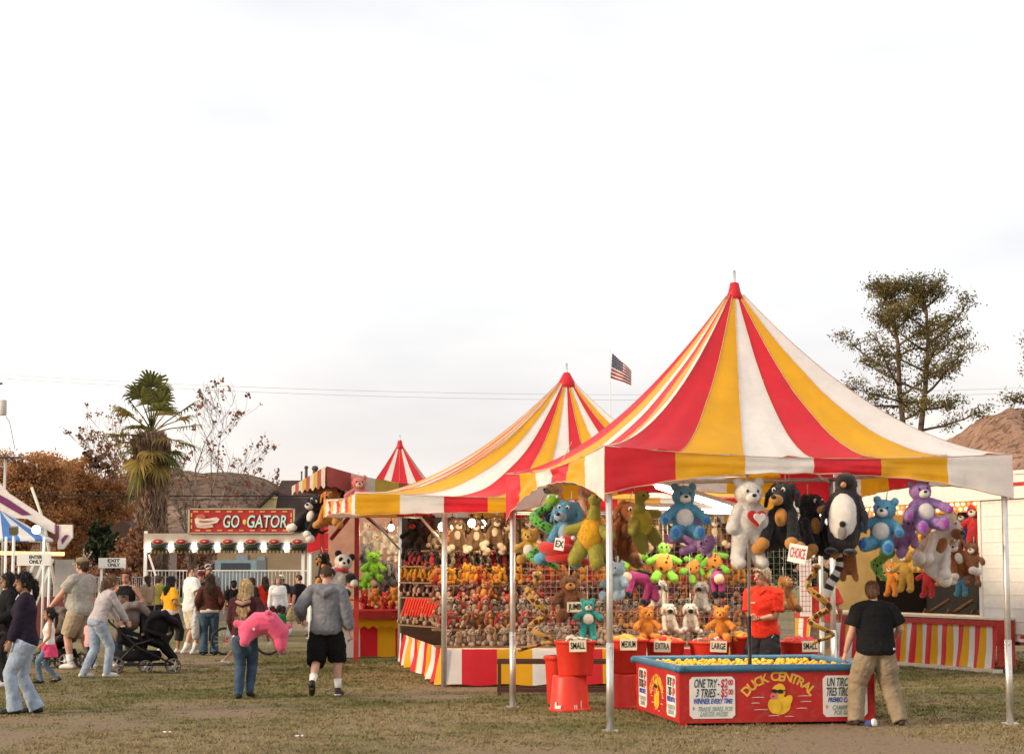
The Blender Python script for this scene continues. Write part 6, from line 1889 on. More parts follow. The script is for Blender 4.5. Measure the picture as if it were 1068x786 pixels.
def person(label, pos, heading, height, skinm=SK_A, top=('tee', None), bottom=('jeans', None), shoes=None, hair=('short', H_BRN), lean=0, feet=((-.10, 0, 0), (.10, 0, 0)),
           hands=(None, None), girth=1.0, hips=1.0, head=(0, 0), belly=0.0, face=True, socks=None, female=False, child=False, hat=None, group=None, extra=None, curl=1.0, vox=.0075, cat='person', twist=0, elbows=(None, None)):
    """local frame: +Y forward, +X right. hands: wrist targets ; feet: (x, y forward, heel lift)"""
    s = height / 1.75
    t = thing('person', label, cat, (pos[0], pos[1], 0), heading, group)
    sx = sum(f[0] for f in feet) / 2; sy = sum(f[1] for f in feet) / 2
    hz = .94 if not child else .90
    spread = max(abs(feet[0][1] - feet[1][1]), abs(feet[0][0] - feet[1][0]) * .6)
    hz -= spread * spread * .12
    piv = Vector((sx, sy, hz))
    RL = Matrix.Rotation(-lean, 3, 'X'); RT = Matrix.Rotation(twist, 3, 'Z')
    def U(x, y, z):
        v = RL @ (RT @ Vector((x, y, z - .94)))
        return (v + piv) * s
    UX = RL @ (RT @ Vector((1, 0, 0))); UY = RL @ (RT @ Vector((0, 1, 0)))
    hs = 1.22 if child else 1.0
    shw = (.175 if female else .20) * (.9 + .1 * girth)
    if child: shw *= .86
    g = girth
    tr = [(.83, .135 * hips, .105, 0), (.90, .165 * hips, .122, -.01), (.97, .16 * (hips + g) / 2, .118 + belly * .4, belly * .3), (1.06, .142 * g, .108 + belly * .7, belly * .6), (1.16, .145 * g, .108 + belly * .6, belly * .5),
          (1.27, .160 * g, .115 + (.022 if female else 0) + belly * .1, .012), (1.36, .165 * (g + 1) / 2, .105, 0), (1.43, .125, .085, -.01), (1.475, .07, .065, -.01)]
    def torso(mb, infl, z0, z1, flare=0.0):
        rings = []
        zs = [z for z in np.linspace(z0, z1, 12)]
        for z in zs:
            rx = float(np.interp(z, [q[0] for q in tr], [q[1] for q in tr])); ry = float(np.interp(z, [q[0] for q in tr], [q[2] for q in tr])); cy = float(np.interp(z, [q[0] for q in tr], [q[3] for q in tr]))
            f = 1 + flare * max(0, (z0 + .25 - z)) / .25
            rings.append((U(0, cy, z), UX * (rx + infl) * f * s, UY * (ry + infl) * f * s))
        mb.loft(rings, 0, 20)
    # joints
    S = [U(-shw + .015, 0, 1.418), U(shw - .015, 0, 1.418)]
    la, lf = .285 * s, .255 * s
    dflt = [U(-shw - .06, .06, .86), U(shw + .06, .06, .86)]
    W, E = [], []
    for i in (0, 1):
        tg = dflt[i] if hands[i] is None else U(*hands[i])
        hint = (UX * (-1 if i == 0 else 1) * .5 - UY - Vector((0, 0, .25))) if elbows[i] is None else Vector(elbows[i])
        e, w_ = ik(S[i], tg, la, lf, hint)
        E.append(e); W.append(w_)
    Hp = [(piv + Vector((-.088 * hips, 0, -.04))) * s, (piv + Vector((.088 * hips, 0, -.04))) * s]
    K, A = [], []
    for i in (0, 1):
        fx, fy, lift = feet[i]
        an = Vector((fx, fy - .02, .085 + lift)) * s
        k, an = ik(Hp[i], an, .43 * s, .42 * s, Vector(((fx - sx) * .6, 1, 0)))
        K.append(k); A.append(an)
    HD = RL @ (RT @ (Matrix.Rotation(head[0], 3, 'Z') @ Matrix.Rotation(head[1], 3, 'X')))
    hc = U(0, .018, 1.622)
    def Hh(x, y, z): return hc + HD @ (Vector((x, y, z)) * s * hs) + (RL @ Vector((0, 0, .03 if child else 0))) * s
    # ---- body: one continuous skin
    b = MB()
    torso(b, 0, .83, 1.475)
    for i in (0, 1): b.tube([U(0, -.012, 1.43), S[i]], [.058 * s, .052 * s], 12, 0, True)
    b.tube([U(0, -.012, 1.42), Hh(0, -.02, -.06)], [.062 * s, .055 * s], 12, 0, True)
    b.ell(Hh(0, 0, .02), (.076 * s * hs, .094 * s * hs, .098 * s * hs), HD, 0, 16, 12)
    b.ell(Hh(0, .028, -.055), (.057 * s * hs, .062 * s * hs, .062 * s * hs), HD)
    b.tube([Hh(0, .088, .015), Hh(0, .112, -.025)], [.010 * s * hs, .016 * s * hs], 8, 0, True)
    b.tube([Hh(-.045, .082, .035), Hh(.045, .082, .035)], .012 * s * hs, 8, 0, True)
    for k in (-1, 1): b.ell(Hh(k * .077, -.008, -.005), (.012 * s * hs, .022 * s * hs, .032 * s * hs), HD)
    am = (.94 if female else 1.06) * (.85 if child else 1) * (.75 + .25 * g)
    for i in (0, 1):
        sg = -1 if i == 0 else 1
        b.tube([S[i] + UX * -sg * .03 * s, S[i] + (E[i] - S[i]) * .15, S[i] + (E[i] - S[i]) * .6, E[i]], [.062 * s * am, .056 * s * am, .049 * s * am, .040 * s * am], 12, 0, True)
        b.tube([E[i], E[i] + (W[i] - E[i]) * .35, W[i]], [.040 * s * am, .041 * s * am, .026 * s * am], 12, 0, True)
        d = (W[i] - E[i]).normalized()
        wv = UY - d * UY.dot(d)
        if wv.length < .35: wv = Vector((0, 0, 1)) - d * d.z
        wv.normalize()
        n = d.cross(wv); 
        if n.dot(UX) * sg > 0: n = -n
        hk = s * (.95 if female else 1.05) * (1.0 if not child else .9)
        b.tube([W[i], W[i] + d * .045 * hk, W[i] + d * .088 * hk], [.026 * hk, .038 * hk, .040 * hk], 12, 0, True, .42, wv)
        for j in range(4):
            base = W[i] + d * .085 * hk + wv * (.030 - .020 * j) * hk
            lens = (.030, .024, .020); ml = (.95, 1.05, 1.0, .8)[j]
            p = base; a_ = .22 * curl; pts = [base - d * .02 * hk, base]
            for q in lens:
                a_ += (.30 + .05 * j) * curl
                p = p + (d * math.cos(a_) + n * math.sin(a_)) * q * 1.15 * ml * hk; pts.append(p)
            b.tube(pts, [.0092 * hk, .0095 * hk, .0088 * hk, .0082 * hk, .007 * hk], 8, 0, True)
        tb = W[i] + d * .028 * hk + wv * .026 * hk
        t1_ = tb + (d * .7 + wv * .75 + n * .2).normalized() * .034 * hk; t2_ = t1_ + (d * .9 + wv * .25 + n * .45 * curl).normalized() * .03 * hk
        b.tube([tb - wv * .008 * hk, t1_, t2_], [.0125 * hk, .0105 * hk, .008 * hk], 8, 0, True)
    lm_ = (.82 if child else 1.0) * (.7 + .3 * g)
    for i in (0, 1):
        fx, fy, lift = feet[i]
        b.tube([Hp[i], Hp[i] + (K[i] - Hp[i]) * .5, K[i]], [.086 * s * lm_, .075 * s * lm_, .055 * s * lm_], 12, 0, True)
        kb = K[i] + (A[i] - K[i]) * .32 + Vector((0, -.012, 0)) * s
        b.tube([K[i], kb, A[i] + (K[i] - A[i]) * .2, A[i]], [.054 * s * lm_, .057 * s * lm_, .036 * s * lm_, .034 * s * lm_], 12, 0, True)
        tt = math.atan2(lift, .16)
        toe = A[i] + Vector((.02 * (-1 if i == 0 else 1), .15 * math.cos(tt), -.055 - .10 * math.sin(tt))) * s
        b.tube([A[i] + Vector((0, -.03, -.045)) * s, A[i] + Vector((0, .05, -.03)) * s, toe], [.034 * s, .036 * s, .026 * s], 10, 0, True)
    fuse(b, 'body', skinm, vox * max(s, .8), t, 2)
    if face:
        for k in (-1, 1): q = MB(); q.ell(Hh(k * .032, .0835, .012), (.0125 * s * hs, .008 * s * hs, .008 * s * hs), HD, 0, 10, 8); q.build('eye', M_eyew, t)
        q = MB(); q.ell(Hh(0, .086, -.063), (.024 * s * hs, .010 * s * hs, .007 * s * hs), HD, 0, 10, 8); q.build('mouth', M_lip, t)
    seed = random.uniform(0, 50)
    def wr(k=1.0):
        def f(c):
            a = abs(noise.noise(Vector((c.x * 6 + c.z * 4, c.y * 6, c.z * 8 + seed))))
            b_ = abs(noise.noise(Vector((c.x * 13 - c.z * 9 + seed, c.y * 13, c.z * 14))))
            return s * k * (a * .013 + b_ * .007 - .001)
        return f
    # ---- bottom
    kind, bm = bottom[0], bottom[1]
    if kind:
        c = MB(); inf = .021
        rr = []
        torso(c, inf + .002, .84, 1.0)
        for i in (0, 1):
            h, k, a = Hp[i], K[i], A[i]
            loose = {'jeans': 1.0, 'flare': 1.0, 'cargo': 1.32, 'shorts': 1.22, 'capri': 1.05, 'long shorts': 1.34}[kind]
            if kind in ('shorts', 'long shorts', 'capri'):
                f = {'shorts': .92, 'long shorts': 1.12, 'capri': 1.5}[kind]
                e = h + (k - h) * min(f, 1)
                pts = [h, h + (k - h) * .5, e]; rad = [(.088 * lm_ + inf) * s * hips, (.082 * lm_ + inf) * s * loose, (.068 * lm_ + inf) * s * loose]
                if f > 1: pts.append(k + (a - k) * (f - 1)); rad.append((.062 * lm_ + inf) * s * loose)
                c.tube(pts, rad, 14, 0, False)
            else:
                bot = a + Vector((0, -.012, -.035)) * s
                fl = {'jeans': .058, 'flare': .098, 'cargo': .088}[kind]
                c.tube([h, h + (k - h) * .5, k, k + (a - k) * .5, bot], [(.088 * lm_ + inf) * s * hips, (.076 * lm_ + inf) * s * loose, (.058 * lm_ + inf) * s * loose, ((.050 * lm_ + inf) * loose if kind != 'flare' else .078) * s, (fl + .004) * s * (.8 if child else 1)], 14, 0, False)
        fuse(c, {'jeans': 'jeans', 'flare': 'jeans', 'cargo': 'trousers', 'shorts': 'shorts', 'capri': 'trousers', 'long shorts': 'shorts'}[kind], bm, .011 * max(s, .75), t, 2, wr(1.7 if kind in ('cargo', 'long shorts') else .8))
    # ---- top
    kind, tm = top[0], top[1]
    if kind:
        c = MB()
        hem = top[2] if len(top) > 2 else (.90 if kind != 'tank' else .95)
        inf = {'tee': .024, 'tank': .012, 'long': .016, 'hoodie': .034, 'jacket': .024}[kind] + (top[3] if len(top) > 3 else 0)
        torso(c, inf, hem, 1.46, .10 if kind != 'hoodie' else .04)
        for i in (0, 1):
            sg = -1 if i == 0 else 1
            s0 = S[i] + UX * -sg * .04 * s
            if kind != 'tank': c.tube([U(0, -.010, 1.432), U(sg * .07, -.006, 1.432), S[i]], [(.052 + inf) * s, (.056 + inf * .9) * s, (.052 + inf * .8) * s], 12, 0, True)
            if kind == 'tank':
                c.ell(S[i] + UX * -sg * .05 * s, (.05 * s, .06 * s, .05 * s)); continue
            ra = inf + .004
            if kind == 'tee':
                e = S[i] + (E[i] - S[i]) * .78
                c.tube([s0, S[i], e], [(.058 * am + ra * .5) * s, (.056 * am + ra * .8) * s, (.052 * am + ra * 1.25) * s], 14, 0, False)
            else:
                c.tube([s0, S[i] + (E[i] - S[i]) * .12, E[i]], [(.058 * am + ra * .6) * s, (.055 * am + ra * .85) * s, (.044 * am + ra) * s], 14, 0, True)
                c.tube([E[i], E[i] + (W[i] - E[i]) * .6, E[i] + (W[i] - E[i]) * .97], [(.046 * am + ra) * s, (.040 * am + ra) * s, (.030 * am + ra * .7) * s], 14, 0, False)
        nm = {'tee': 'shirt', 'tank': 'vest', 'long': 'shirt', 'hoodie': 'hooded_top', 'jacket': 'jacket'}[kind]
        if kind == 'hoodie':
            c.tube([U(-.10, .0, 1.44), U(-.09, -.10, 1.42), U(0, -.135, 1.375), U(.09, -.10, 1.42), U(.10, .0, 1.44)], [.035 * s, .05 * s, .06 * s, .05 * s, .035 * s], 12, 0, True)
        tp = fuse(c, nm, tm, .010 * max(s, .75), t, 2, wr(1.2 if kind in ('hoodie', 'jacket') else .9))
    # ---- shoes, socks
    if shoes:
        for i in (0, 1):
            lift = feet[i][2]; tt = math.atan2(lift, .16); sg = -1 if i == 0 else 1
            rot = Matrix.Rotation(-tt, 3, 'X')
            F_ = lambda x, y, z: A[i] + (rot @ Vector((x, y, z))) * s
            c = MB(); c.tube([F_(0, -.055, -.045), F_(0, -.03, -.038), F_(.006 * sg, .06, -.042), F_(.02 * sg, .15, -.055), F_(.02 * sg, .175, -.058)], [.036 * s, .046 * s, .045 * s, .042 * s, .03 * s], 12, 0, True)
            c.tube([F_(0, -.015, -.02), F_(0, -.012, .025)], [.046 * s, .044 * s], 12)
            c2 = MB(); c2.v = [tuple(v) for v in c.v]; c2.f, c2.m, c2.s = c.f, c.m, c.s
            if lift == 0: c2.v = [(v[0], v[1], max(v[2], .004)) for v in c2.v]
            so = fuse(c2, 'shoe', shoes, .009 * max(s, .7), t, 2)
            if socks:
                q = MB(); q.tube([A[i] + Vector((0, -.004, 0)) * s, A[i] + (K[i] - A[i]) * .14, A[i] + (K[i] - A[i]) * .34], [.043 * s, .042 * s * lm_ + .003, .050 * s * lm_ + .004], 14); q.build('sock', socks, t)
    # ---- hair
    hk, hm_ = hair
    if hk != 'none':
        c = MB()
        if hk == 'buzz':
            c.ell(Hh(0, -.008, .035), (.081 * s * hs, .096 * s * hs, .094 * s * hs), HD, 0, 18, 12)
        else:
            c.ell(Hh(0, -.018, .036), (.088 * s * hs, .100 * s * hs, .100 * s * hs), HD, 0, 18, 12)
            c.ell(Hh(0, -.055, -.01), (.080 * s * hs, .062 * s * hs, .090 * s * hs), HD)
        if hk == 'short':
            for k in (-1, 1): c.ell(Hh(k * .07, -.01, .02), (.018 * s * hs, .05 * s * hs, .05 * s * hs), HD)
            c.tube([Hh(-.055, .07, .085), Hh(.02, .085, .095), Hh(.06, .065, .08)], .022 * s * hs, 8, 0, True)
        if hk in ('long', 'shoulder'):
            L_ = .30 if hk == 'long' else .17
            c.tube([Hh(0, -.05, .0), Hh(0, -.075, -.10), U(0, -.125, 1.44 - (L_ - .17)), U(0, -.135, 1.40 - (L_ - .17) * 1.2)], [.085 * s, .092 * s, .098 * s, .070 * s], 14, 0, True, .48, UX)
            for k in (-1, 1): c.tube([Hh(k * .07, .02, .04), Hh(k * .082, .0, -.05), U(k * .09, -.03, 1.47 - (L_ - .17) * .6)], [.026 * s, .03 * s, .024 * s], 10, 0, True)
        if hk == 'pony':
            c.tube([Hh(0, -.10, .03), Hh(0, -.15, .0), Hh(0, -.155, -.12), Hh(0, -.135, -.24)], [.03 * s, .038 * s, .036 * s, .012 * s], 10, 0, True)
        ho = fuse(c, 'hair', hm_, .008 * max(s, .8), t, 2, lambda q: s * (noise.noise(Vector((q.x * 60, q.y * 60, q.z * 9 + seed))) * .011 + noise.noise(q * 16) * .008))
        # cut the hair back from the face
        me = ho.data; HI = HD.inverted()
        bm_ = bmesh.new(); bm_.from_mesh(me)
        O_ = Hh(0, 0, 0); kk = s * hs
        def inface(v):
            p = HI @ (v - O_) / kk
            return p.y > .045 and p.z < .066 - .3 * abs(p.x) and abs(p.x) < .075
        bmesh.ops.delete(bm_, geom=[v for v in bm_.verts if inface(v.co)], context='VERTS')
        bm_.to_mesh(me); bm_.free()
        if hk == 'buzz': add_fur(ho, 30000, .010 * s, .004, .3, .8)
        else: add_fur(ho, 26000, (.06 if hk in ('long', 'shoulder', 'pony') else .022) * s, .007 * s, 1.4, .12, .20)
    if hat:
        kind, m1 = hat
        c = MB()
        rt = HD
        if kind == 'cap':
            c.loft([(Hh(0, -.005, z), HD @ Vector((1, 0, 0)) * r * s * hs, HD @ Vector((0, 1, 0)) * r * 1.16 * s * hs) for z, r in ((.055, .091), (.09, .090), (.118, .074), (.134, .045), (.140, .012))], 0, 18)
            pts = []
            c.grid(lambda u, v: Hh((u - .5) * .15 * (1 - .35 * v * (abs(u - .5) * 2) ** 2), .085 + v * .085 - .05 * (2 * (u - .5)) ** 2, .060 - .018 * v - .02 * (2 * (u - .5)) ** 2), 10, 5)
            c.grid(lambda u, v: Hh((u - .5) * .15 * (1 - .35 * v * (abs(u - .5) * 2) ** 2), .085 + v * .085 - .05 * (2 * (u - .5)) ** 2, .054 - .018 * v - .02 * (2 * (u - .5)) ** 2), 10, 5)
        else:
            c.loft([(Hh(0, -.005, z), HD @ Vector((1, 0, 0)) * r * s * hs, HD @ Vector((0, 1, 0)) * r * 1.2 * s * hs) for z, r in ((.045, .16), (.052, .163), (.06, .092), (.12, .085), (.16, .07), (.165, .02))], 0, 22)
        c.build('cap' if kind == 'cap' else 'hat', m1, t)
    J = dict(W=W, E=E, S=S, K=K, A=A, U=U, Hh=Hh, s=s, root=t, hc=hc, UX=UX, UY=UY)
    return J
def side_part(J, name, m, fn):
    mb = MB(); fn(mb); return mb.build(name, m, J['root'])
def gp(px, py): return ground(px, py)
def hp_(Y, py_head): return at(534, py_head, Y).z
LFT, RGT, AWAY, TOW = R(90), R(-90), 0.0, R(180)

# woman in navy at far left
p = gp(27, 744)
J = person('woman in a dark navy hooded top and faded flared jeans standing at the far left', p, LFT + R(14), hp_(p.y, 596), SK_C, ('jacket', M_nav, .84), ('flare', M_jean), M_shb, ('pony', H_BLK), lean=R(2), feet=((-.10, .16, 0), (.09, -.10, 0)),
       hands=((-.18, .18, .90), (.20, .16, .92)), female=True, girth=1.42, hips=1.22, head=(R(12), 0))
side_part(J, 'collar', M_whc, lambda b: b.tube([J['U'](-.06, .07, 1.47), J['U'](0, .10, 1.42), J['U'](.06, .07, 1.47)], .014 * J['s'], 8))
# woman in black behind her at the frame edge
p = ground(6, 716)
J = person('dark haired woman in black cut off by the left edge behind the navy woman', p, LFT + R(30), hp_(p.y, 597), SK_C, ('jacket', M_blackc), ('jeans', M_blk2), M_shw, ('shoulder', H_BLK), female=True, girth=1.15, hands=((-.18, .2, 1.0), (.2, .2, .95)))
pu = thing('handbag', 'black handbag carried by the woman at the left edge', 'bag', (p.x - .12, p.y - .42, .62))
m = MB(); m.tube([(-.13, 0, .12), (0, 0, .0), (.13, 0, .12)], [.08, .13, .08], 12, 0, True, .6); fuse(m, 'pouch', M_purs, .015, pu, 3)
m = MB(); m.tube([(-.15, 0, .14), (-.08, 0, .36), (.08, 0, .36), (.15, 0, .14)], .012, 6); m.build('strap', M_purs, pu)
# girl in pink
p = gp(50, 712)
J = person('little girl with a hot pink sweater round her waist and blue jeans walking left', p, LFT + R(20), hp_(p.y, 633), SK_A, ('tank', M_whc), ('jeans', M_jeanm), M_shb, ('pony', H_BLK), child=True, female=True, feet=((-.09, .2, 0), (.08, -.2, .03)), hands=((-.2, .18, .95), (.2, .12, .95)), head=(R(-10), 0))
s_ = J['s']; U = J['U']
c = MB(); c.loft([(U(0, 0, 1.02), Vector((.165, 0, 0)) * s_, Vector((0, .13, 0)) * s_), (U(0, 0, .9), Vector((.22, 0, 0)) * s_, Vector((0, .18, 0)) * s_), (U(0, -.02, .66), Vector((.25, 0, 0)) * s_, Vector((0, .2, 0)) * s_)], 0, 20)
fuse(c, 'waist_sweater', M_pkc, .010, J['root'], 2, lambda q: noise.noise(q * 14) * .012)
# big man in cap
p = gp(84, 697)
J = person('big man in khaki cap, grey tee and khaki shorts reaching to the left', p, LFT + R(-28), hp_(p.y, 581), SK_B, ('tee', M_gryt, .84), ('shorts', M_khaki), M_shw, ('short', H_BRN), girth=1.45, hips=1.2, belly=.12, socks=M_sock, feet=((-.13, .12, 0), (.13, -.10, 0)),
       hands=((-.34, .42, .90), (.30, .05, .84)), hat=('cap', M_kh2), head=(R(10), 0))
# woman with ponytail pushing the stroller
p = gp(101, 706)
J = person('woman with long light brown ponytail, pale knit top and faded jeans pushing the double stroller', p, RGT + R(38), 1.62, SK_B, ('long', M_lav, .93), ('jeans', M_jean), M_shw, ('pony', H_LBR), lean=R(20), female=True, girth=1.0, hips=1.05, feet=((-.09, -.18, 0), (.09, .16, 0)),
       hands=((-.16, .46, 1.08), (.16, .46, 1.08)), head=(R(0), R(10)))
side_part(J, 'undershirt', M_whc, lambda b: b.loft([(J['U'](0, 0, z), J['UX'] * r * J['s'], J['UY'] * r * .78 * J['s']) for z, r in ((.88, .195), (.95, .186))], 0, 20))
JW = J
# child in pink beside them
p = gp(93, 698)
person('small child in pale pink shirt standing between the capped man and the pale knit woman', p, RGT + R(60), .88, SK_B, ('tee', cloth('pale pink cotton', (.60, .34, .34)), .8), ('jeans', M_jeand), M_shw, ('short', H_BRN), child=True)
# woman in black vest
p = ground(130, 694)
J = person('auburn haired woman in black vest with a faded print facing the camera behind the stroller', p, TOW + R(-8), hp_(p.y, 594), SK_A, ('tank', M_blackc, .88), ('jeans', M_jeand), M_shb, ('short', H_RED), female=True, girth=1.05, hands=((-.26, .22, 1.12), (.26, .28, 1.08)))
c = MB(); o = J['U'](0, .128, 1.22)
c.grid(lambda u, v: J['U']((u - .5) * .20, .150 - 1.1 * ((u - .5) * .2) ** 2 + .006 * (1 - v), 1.14 + .15 * v), 12, 8)
for _ in range(1): pass
me = c.build('shirt_print', mat('faded print', (.02, .018, .018), col2=(.26, .15, .10), vscale=22, rough=.9), J['root'])

# strollers
M_stb = cloth('black stroller cloth', (.013, .012, .014)); M_stg = cloth('taupe stroller cloth', (.16, .13, .12)); M_tyre = mat('grey tyre', (.10, .095, .09), rough=.8); M_hub = mat('wheel hub', (.42, .40, .40), rough=.4, metal=.3)
def stroller(label, pos, hd, twin=True, k=1.0):
    t = thing('stroller', label, 'stroller', pos, hd, group='strollers', scale=k)
    m = MB()
    for x in (-.25, .25):
        m.tube([(x, -.52, 1.0), (x, -.40, .82), (x, .05, .42), (x, .62, .14)], .016, 8); m.tube([(x, -.30, .14), (x, .0, .46), (x, .30, .55)], .016, 8)
        m.tube([(x, -.30, .14), (x, .62, .14)], .014, 8)
    m.tube([(-.25, -.52, 1.0), (.25, -.52, 1.0)], .018, 8); m.build('frame', M_black, t)
    def seat(y, m_):
        c = MB(); c.tube([(0, y - .14, .84), (0, y - .08, .54), (0, y + .16, .46), (0, y + .30, .30)], [.19, .22, .21, .17], 14, 0, True, .42, (1, 0, 0)); fuse(c, 'seat', m_, .016, t, 2, lambda q: noise.noise(q * 9) * .012)
        for x in (-.21, .21): c = MB(); c.tube([(x, y - .14, .70), (x, y + .20, .60), (x, y + .26, .40)], [.03, .035, .02], 8, 0, True); c.build('side_panel', M_stb, t)
        c = MB(); c.tube([(-.22, y + .24, .62), (0, y + .30, .64), (.22, y + .24, .62)], .025, 8, 0, True); c.build('tray', M_stg, t)
    def hood(y, z, r, m_):
        c = MB(); c.tube([(0, y - .18, z - .14), (0, y - .17, z + .06), (0, y - .06, z + r * .52), (0, y + .12, z + r * .56), (0, y + .24, z + r * .34)], [.20, .225, .235, .225, .19], 14, 0, True, .40, (1, 0, 0))
        c.ell((0, y + .0, z + .04), (.21, .20, .22))
        fuse(c, 'hood', m_, .016, t, 2, lambda q: noise.noise(q * 8) * .012 + .006 * math.sin(q.y * 40))
    seat(-.12, M_stb); hood(-.08, .84, .40, M_stg)
    if twin: seat(.28, M_stb); hood(.34, .70, .40, M_stb)
    c = MB(); c.loft([(Vector((0, .05, z)), Vector((.22, 0, 0)), Vector((0, l, 0))) for z, l in ((.36, .36), (.28, .40), (.20, .36))], 0, 16); c.build('basket', M_stb, t)
    for x, y, r in ((-.26, -.30, .14), (.26, -.30, .14), (-.22, .62, .12), (.22, .62, .12), (-.22, .18, .11), (.22, .18, .11)):
        for o_ in (-.022, .022):
            w_ = MB(); w_.lathe([(r * .78, -.015), (r * .95, -.017), (r, 0), (r * .95, .017), (r * .78, .015), (r * .78, -.015)], (x + o_, y, r), 20, 0, roty(math.pi / 2))
            wo = w_.build('wheel', M_tyre, t)
            w_ = MB(); w_.lathe([(0, -.016), (r * .3, -.016), (r * .3, .016), (0, .016)], (x + o_, y, r), 14, 0, roty(math.pi / 2))
            for k_ in range(5): a = k_ * 2 * math.pi / 5; w_.bar((x + o_, y, r), (x + o_, y + math.cos(a) * r * .8, r + math.sin(a) * r * .8), .014, .02, 0, (1, 0, 0))
            w_.build('rim', M_hub, wo)
    return t
sp = gp(138, 702)
stroller('black double stroller with two hoods pushed by the pale knit woman', sp + Vector((.0, .1, 0)), RGT + R(14), True, 1.0)
stroller('dark single stroller mostly hidden behind the girl in pink', gp(58, 697) + Vector((0, .3, 0)), LFT + R(-20), False, .9)

# far couple
p = ground(153, 664)
J = person('distant woman with a tan backpack beside the olive shirted one', p, R(30), hp_(p.y, 600), SK_B, ('tee', M_tanb), ('capri', M_blk2), M_shb, ('pony', H_BRN), female=True, vox=.012)
c = MB(); c.tube([J['U'](0, -.17, 1.05), J['U'](0, -.19, 1.32)], [.13 * J['s'], .12 * J['s']], 12, 0, True, .7); fuse(c, 'backpack', M_tanb, .02, J['root'], 2)
p = ground(165, 662)
person('distant woman in olive green tee and dark trousers left of the mustard yellow tee', p, R(-40), hp_(p.y, 600), SK_B, ('tee', M_olc), ('jeans', M_blk2), M_shb, ('short', H_BRN), female=True, vox=.012, girth=1.1)
# mustard tee woman
p = gp(178, 681)
J = person('woman in mustard yellow tee with pale jacket tied over black cropped trousers', p, RGT + R(35), hp_(p.y, 600), SK_C, ('tee', M_ylc, .98), ('capri', M_blk2), M_shw, ('shoulder', H_BLK), female=True, girth=1.3, hips=1.25, feet=((-.10, -.18, .02), (.10, .14, 0)), hands=((-.26, .1, .98), (.24, .2, 1.05)))
s_ = J['s']; U = J['U']
c = MB(); c.loft([(U(0, -.01, z), J['UX'] * r * s_, J['UY'] * r * .8 * s_) for z, r in ((1.0, .235), (.93, .26), (.88, .25))], 0, 20); c.tube([U(-.2, .05, .95), U(-.25, .08, .7)], [.05 * s_, .04 * s_], 10, 0, True)
fuse(c, 'tied_jacket', cloth('pale pink fleece', (.58, .48, .48)), .013, J['root'], 2, lambda q: noise.noise(q * 12) * .012)
# white tee man
p = gp(196, 682)
J = person('heavy man in white tee, cream shorts and white socks, left of the brown jacket woman', p, RGT + R(28), hp_(p.y, 588), SK_B, ('tee', M_whc, .82), ('shorts', M_cream2), M_shw, ('buzz', H_BRN), girth=1.4, hips=1.2, belly=.09, socks=M_sock, hands=((-.27, .24, 1.02), (.30, .26, 1.05)), head=(R(-20), 0), feet=((-.13, 0, 0), (.13, .1, 0)))
bg = thing('carrier_bag', 'white plastic carrier bag hanging between the white tee man and the brown jacket woman', 'bag', (p.x + .20, p.y - .34, .42))
m = MB(); m.tube([(0, 0, .0), (0, 0, .16), (0, 0, .34), (.0, 0, .50)], [.13, .16, .12, .03], 14, 0, True, .6); fuse(m, 'pouch', mat('white plastic film', (.62, .62, .63), rough=.35, bump=.6, bscale=14, translucent=.3), .014, bg, 1, lambda q: noise.noise(q * 18) * .018)
# brown jacket woman
p = gp(218, 683)
J = person('brown haired woman in brown jacket and blue jeans, her back to the camera', p, R(8), hp_(p.y, 598), SK_A, ('jacket', M_brc, .98), ('flare', M_jeand), M_shb, ('shoulder', H_BRN), female=True, girth=1.1, hips=1.08, feet=((-.12, 0, 0), (.11, .02, 0)), hands=((-.22, .08, .98), (.22, .12, 1.0)))
side_part(J, 'undershirt', M_cream2, lambda b: b.loft([(J['U'](0, 0, z), J['UX'] * r * J['s'], J['UY'] * r * .78 * J['s']) for z, r in ((.92, .205), (1.0, .20))], 0, 20))
p = ground(209, 676)
person('man in dark red cap between the white tee man and the brown jacket woman', p, TOW, hp_(p.y, 595), SK_A, ('tee', M_blk2), ('jeans', M_jeand), M_shb, ('short', H_BRN), hat=('cap', cloth('dark red cotton', (.25, .03, .03))), vox=.010)
p = ground(216, 670)
person('person in a pale grey cap behind the brown jacket woman', p, TOW + R(20), hp_(p.y, 588), SK_A, ('tee', M_gryc), ('jeans', M_jeand), M_shb, ('short', H_BRN), hat=('cap', cloth('grey cap', (.40, .38, .36))), vox=.012)
p = ground(243, 668)
person('person in black tee and black cap beyond the blond girl', p, R(20), hp_(p.y, 605), SK_A, ('tee', M_blackc), ('jeans', M_jeand), M_shb, ('short', H_BLK), hat=('cap', M_blackc), vox=.012)
p = ground(262, 664)
person('dark haired woman in a dark top beyond the blond girl, left of the red shirt', p, R(-30), hp_(p.y, 602), SK_C, ('long', M_blk2), ('jeans', M_jeand), M_shb, ('shoulder', H_BRN), female=True, vox=.012)
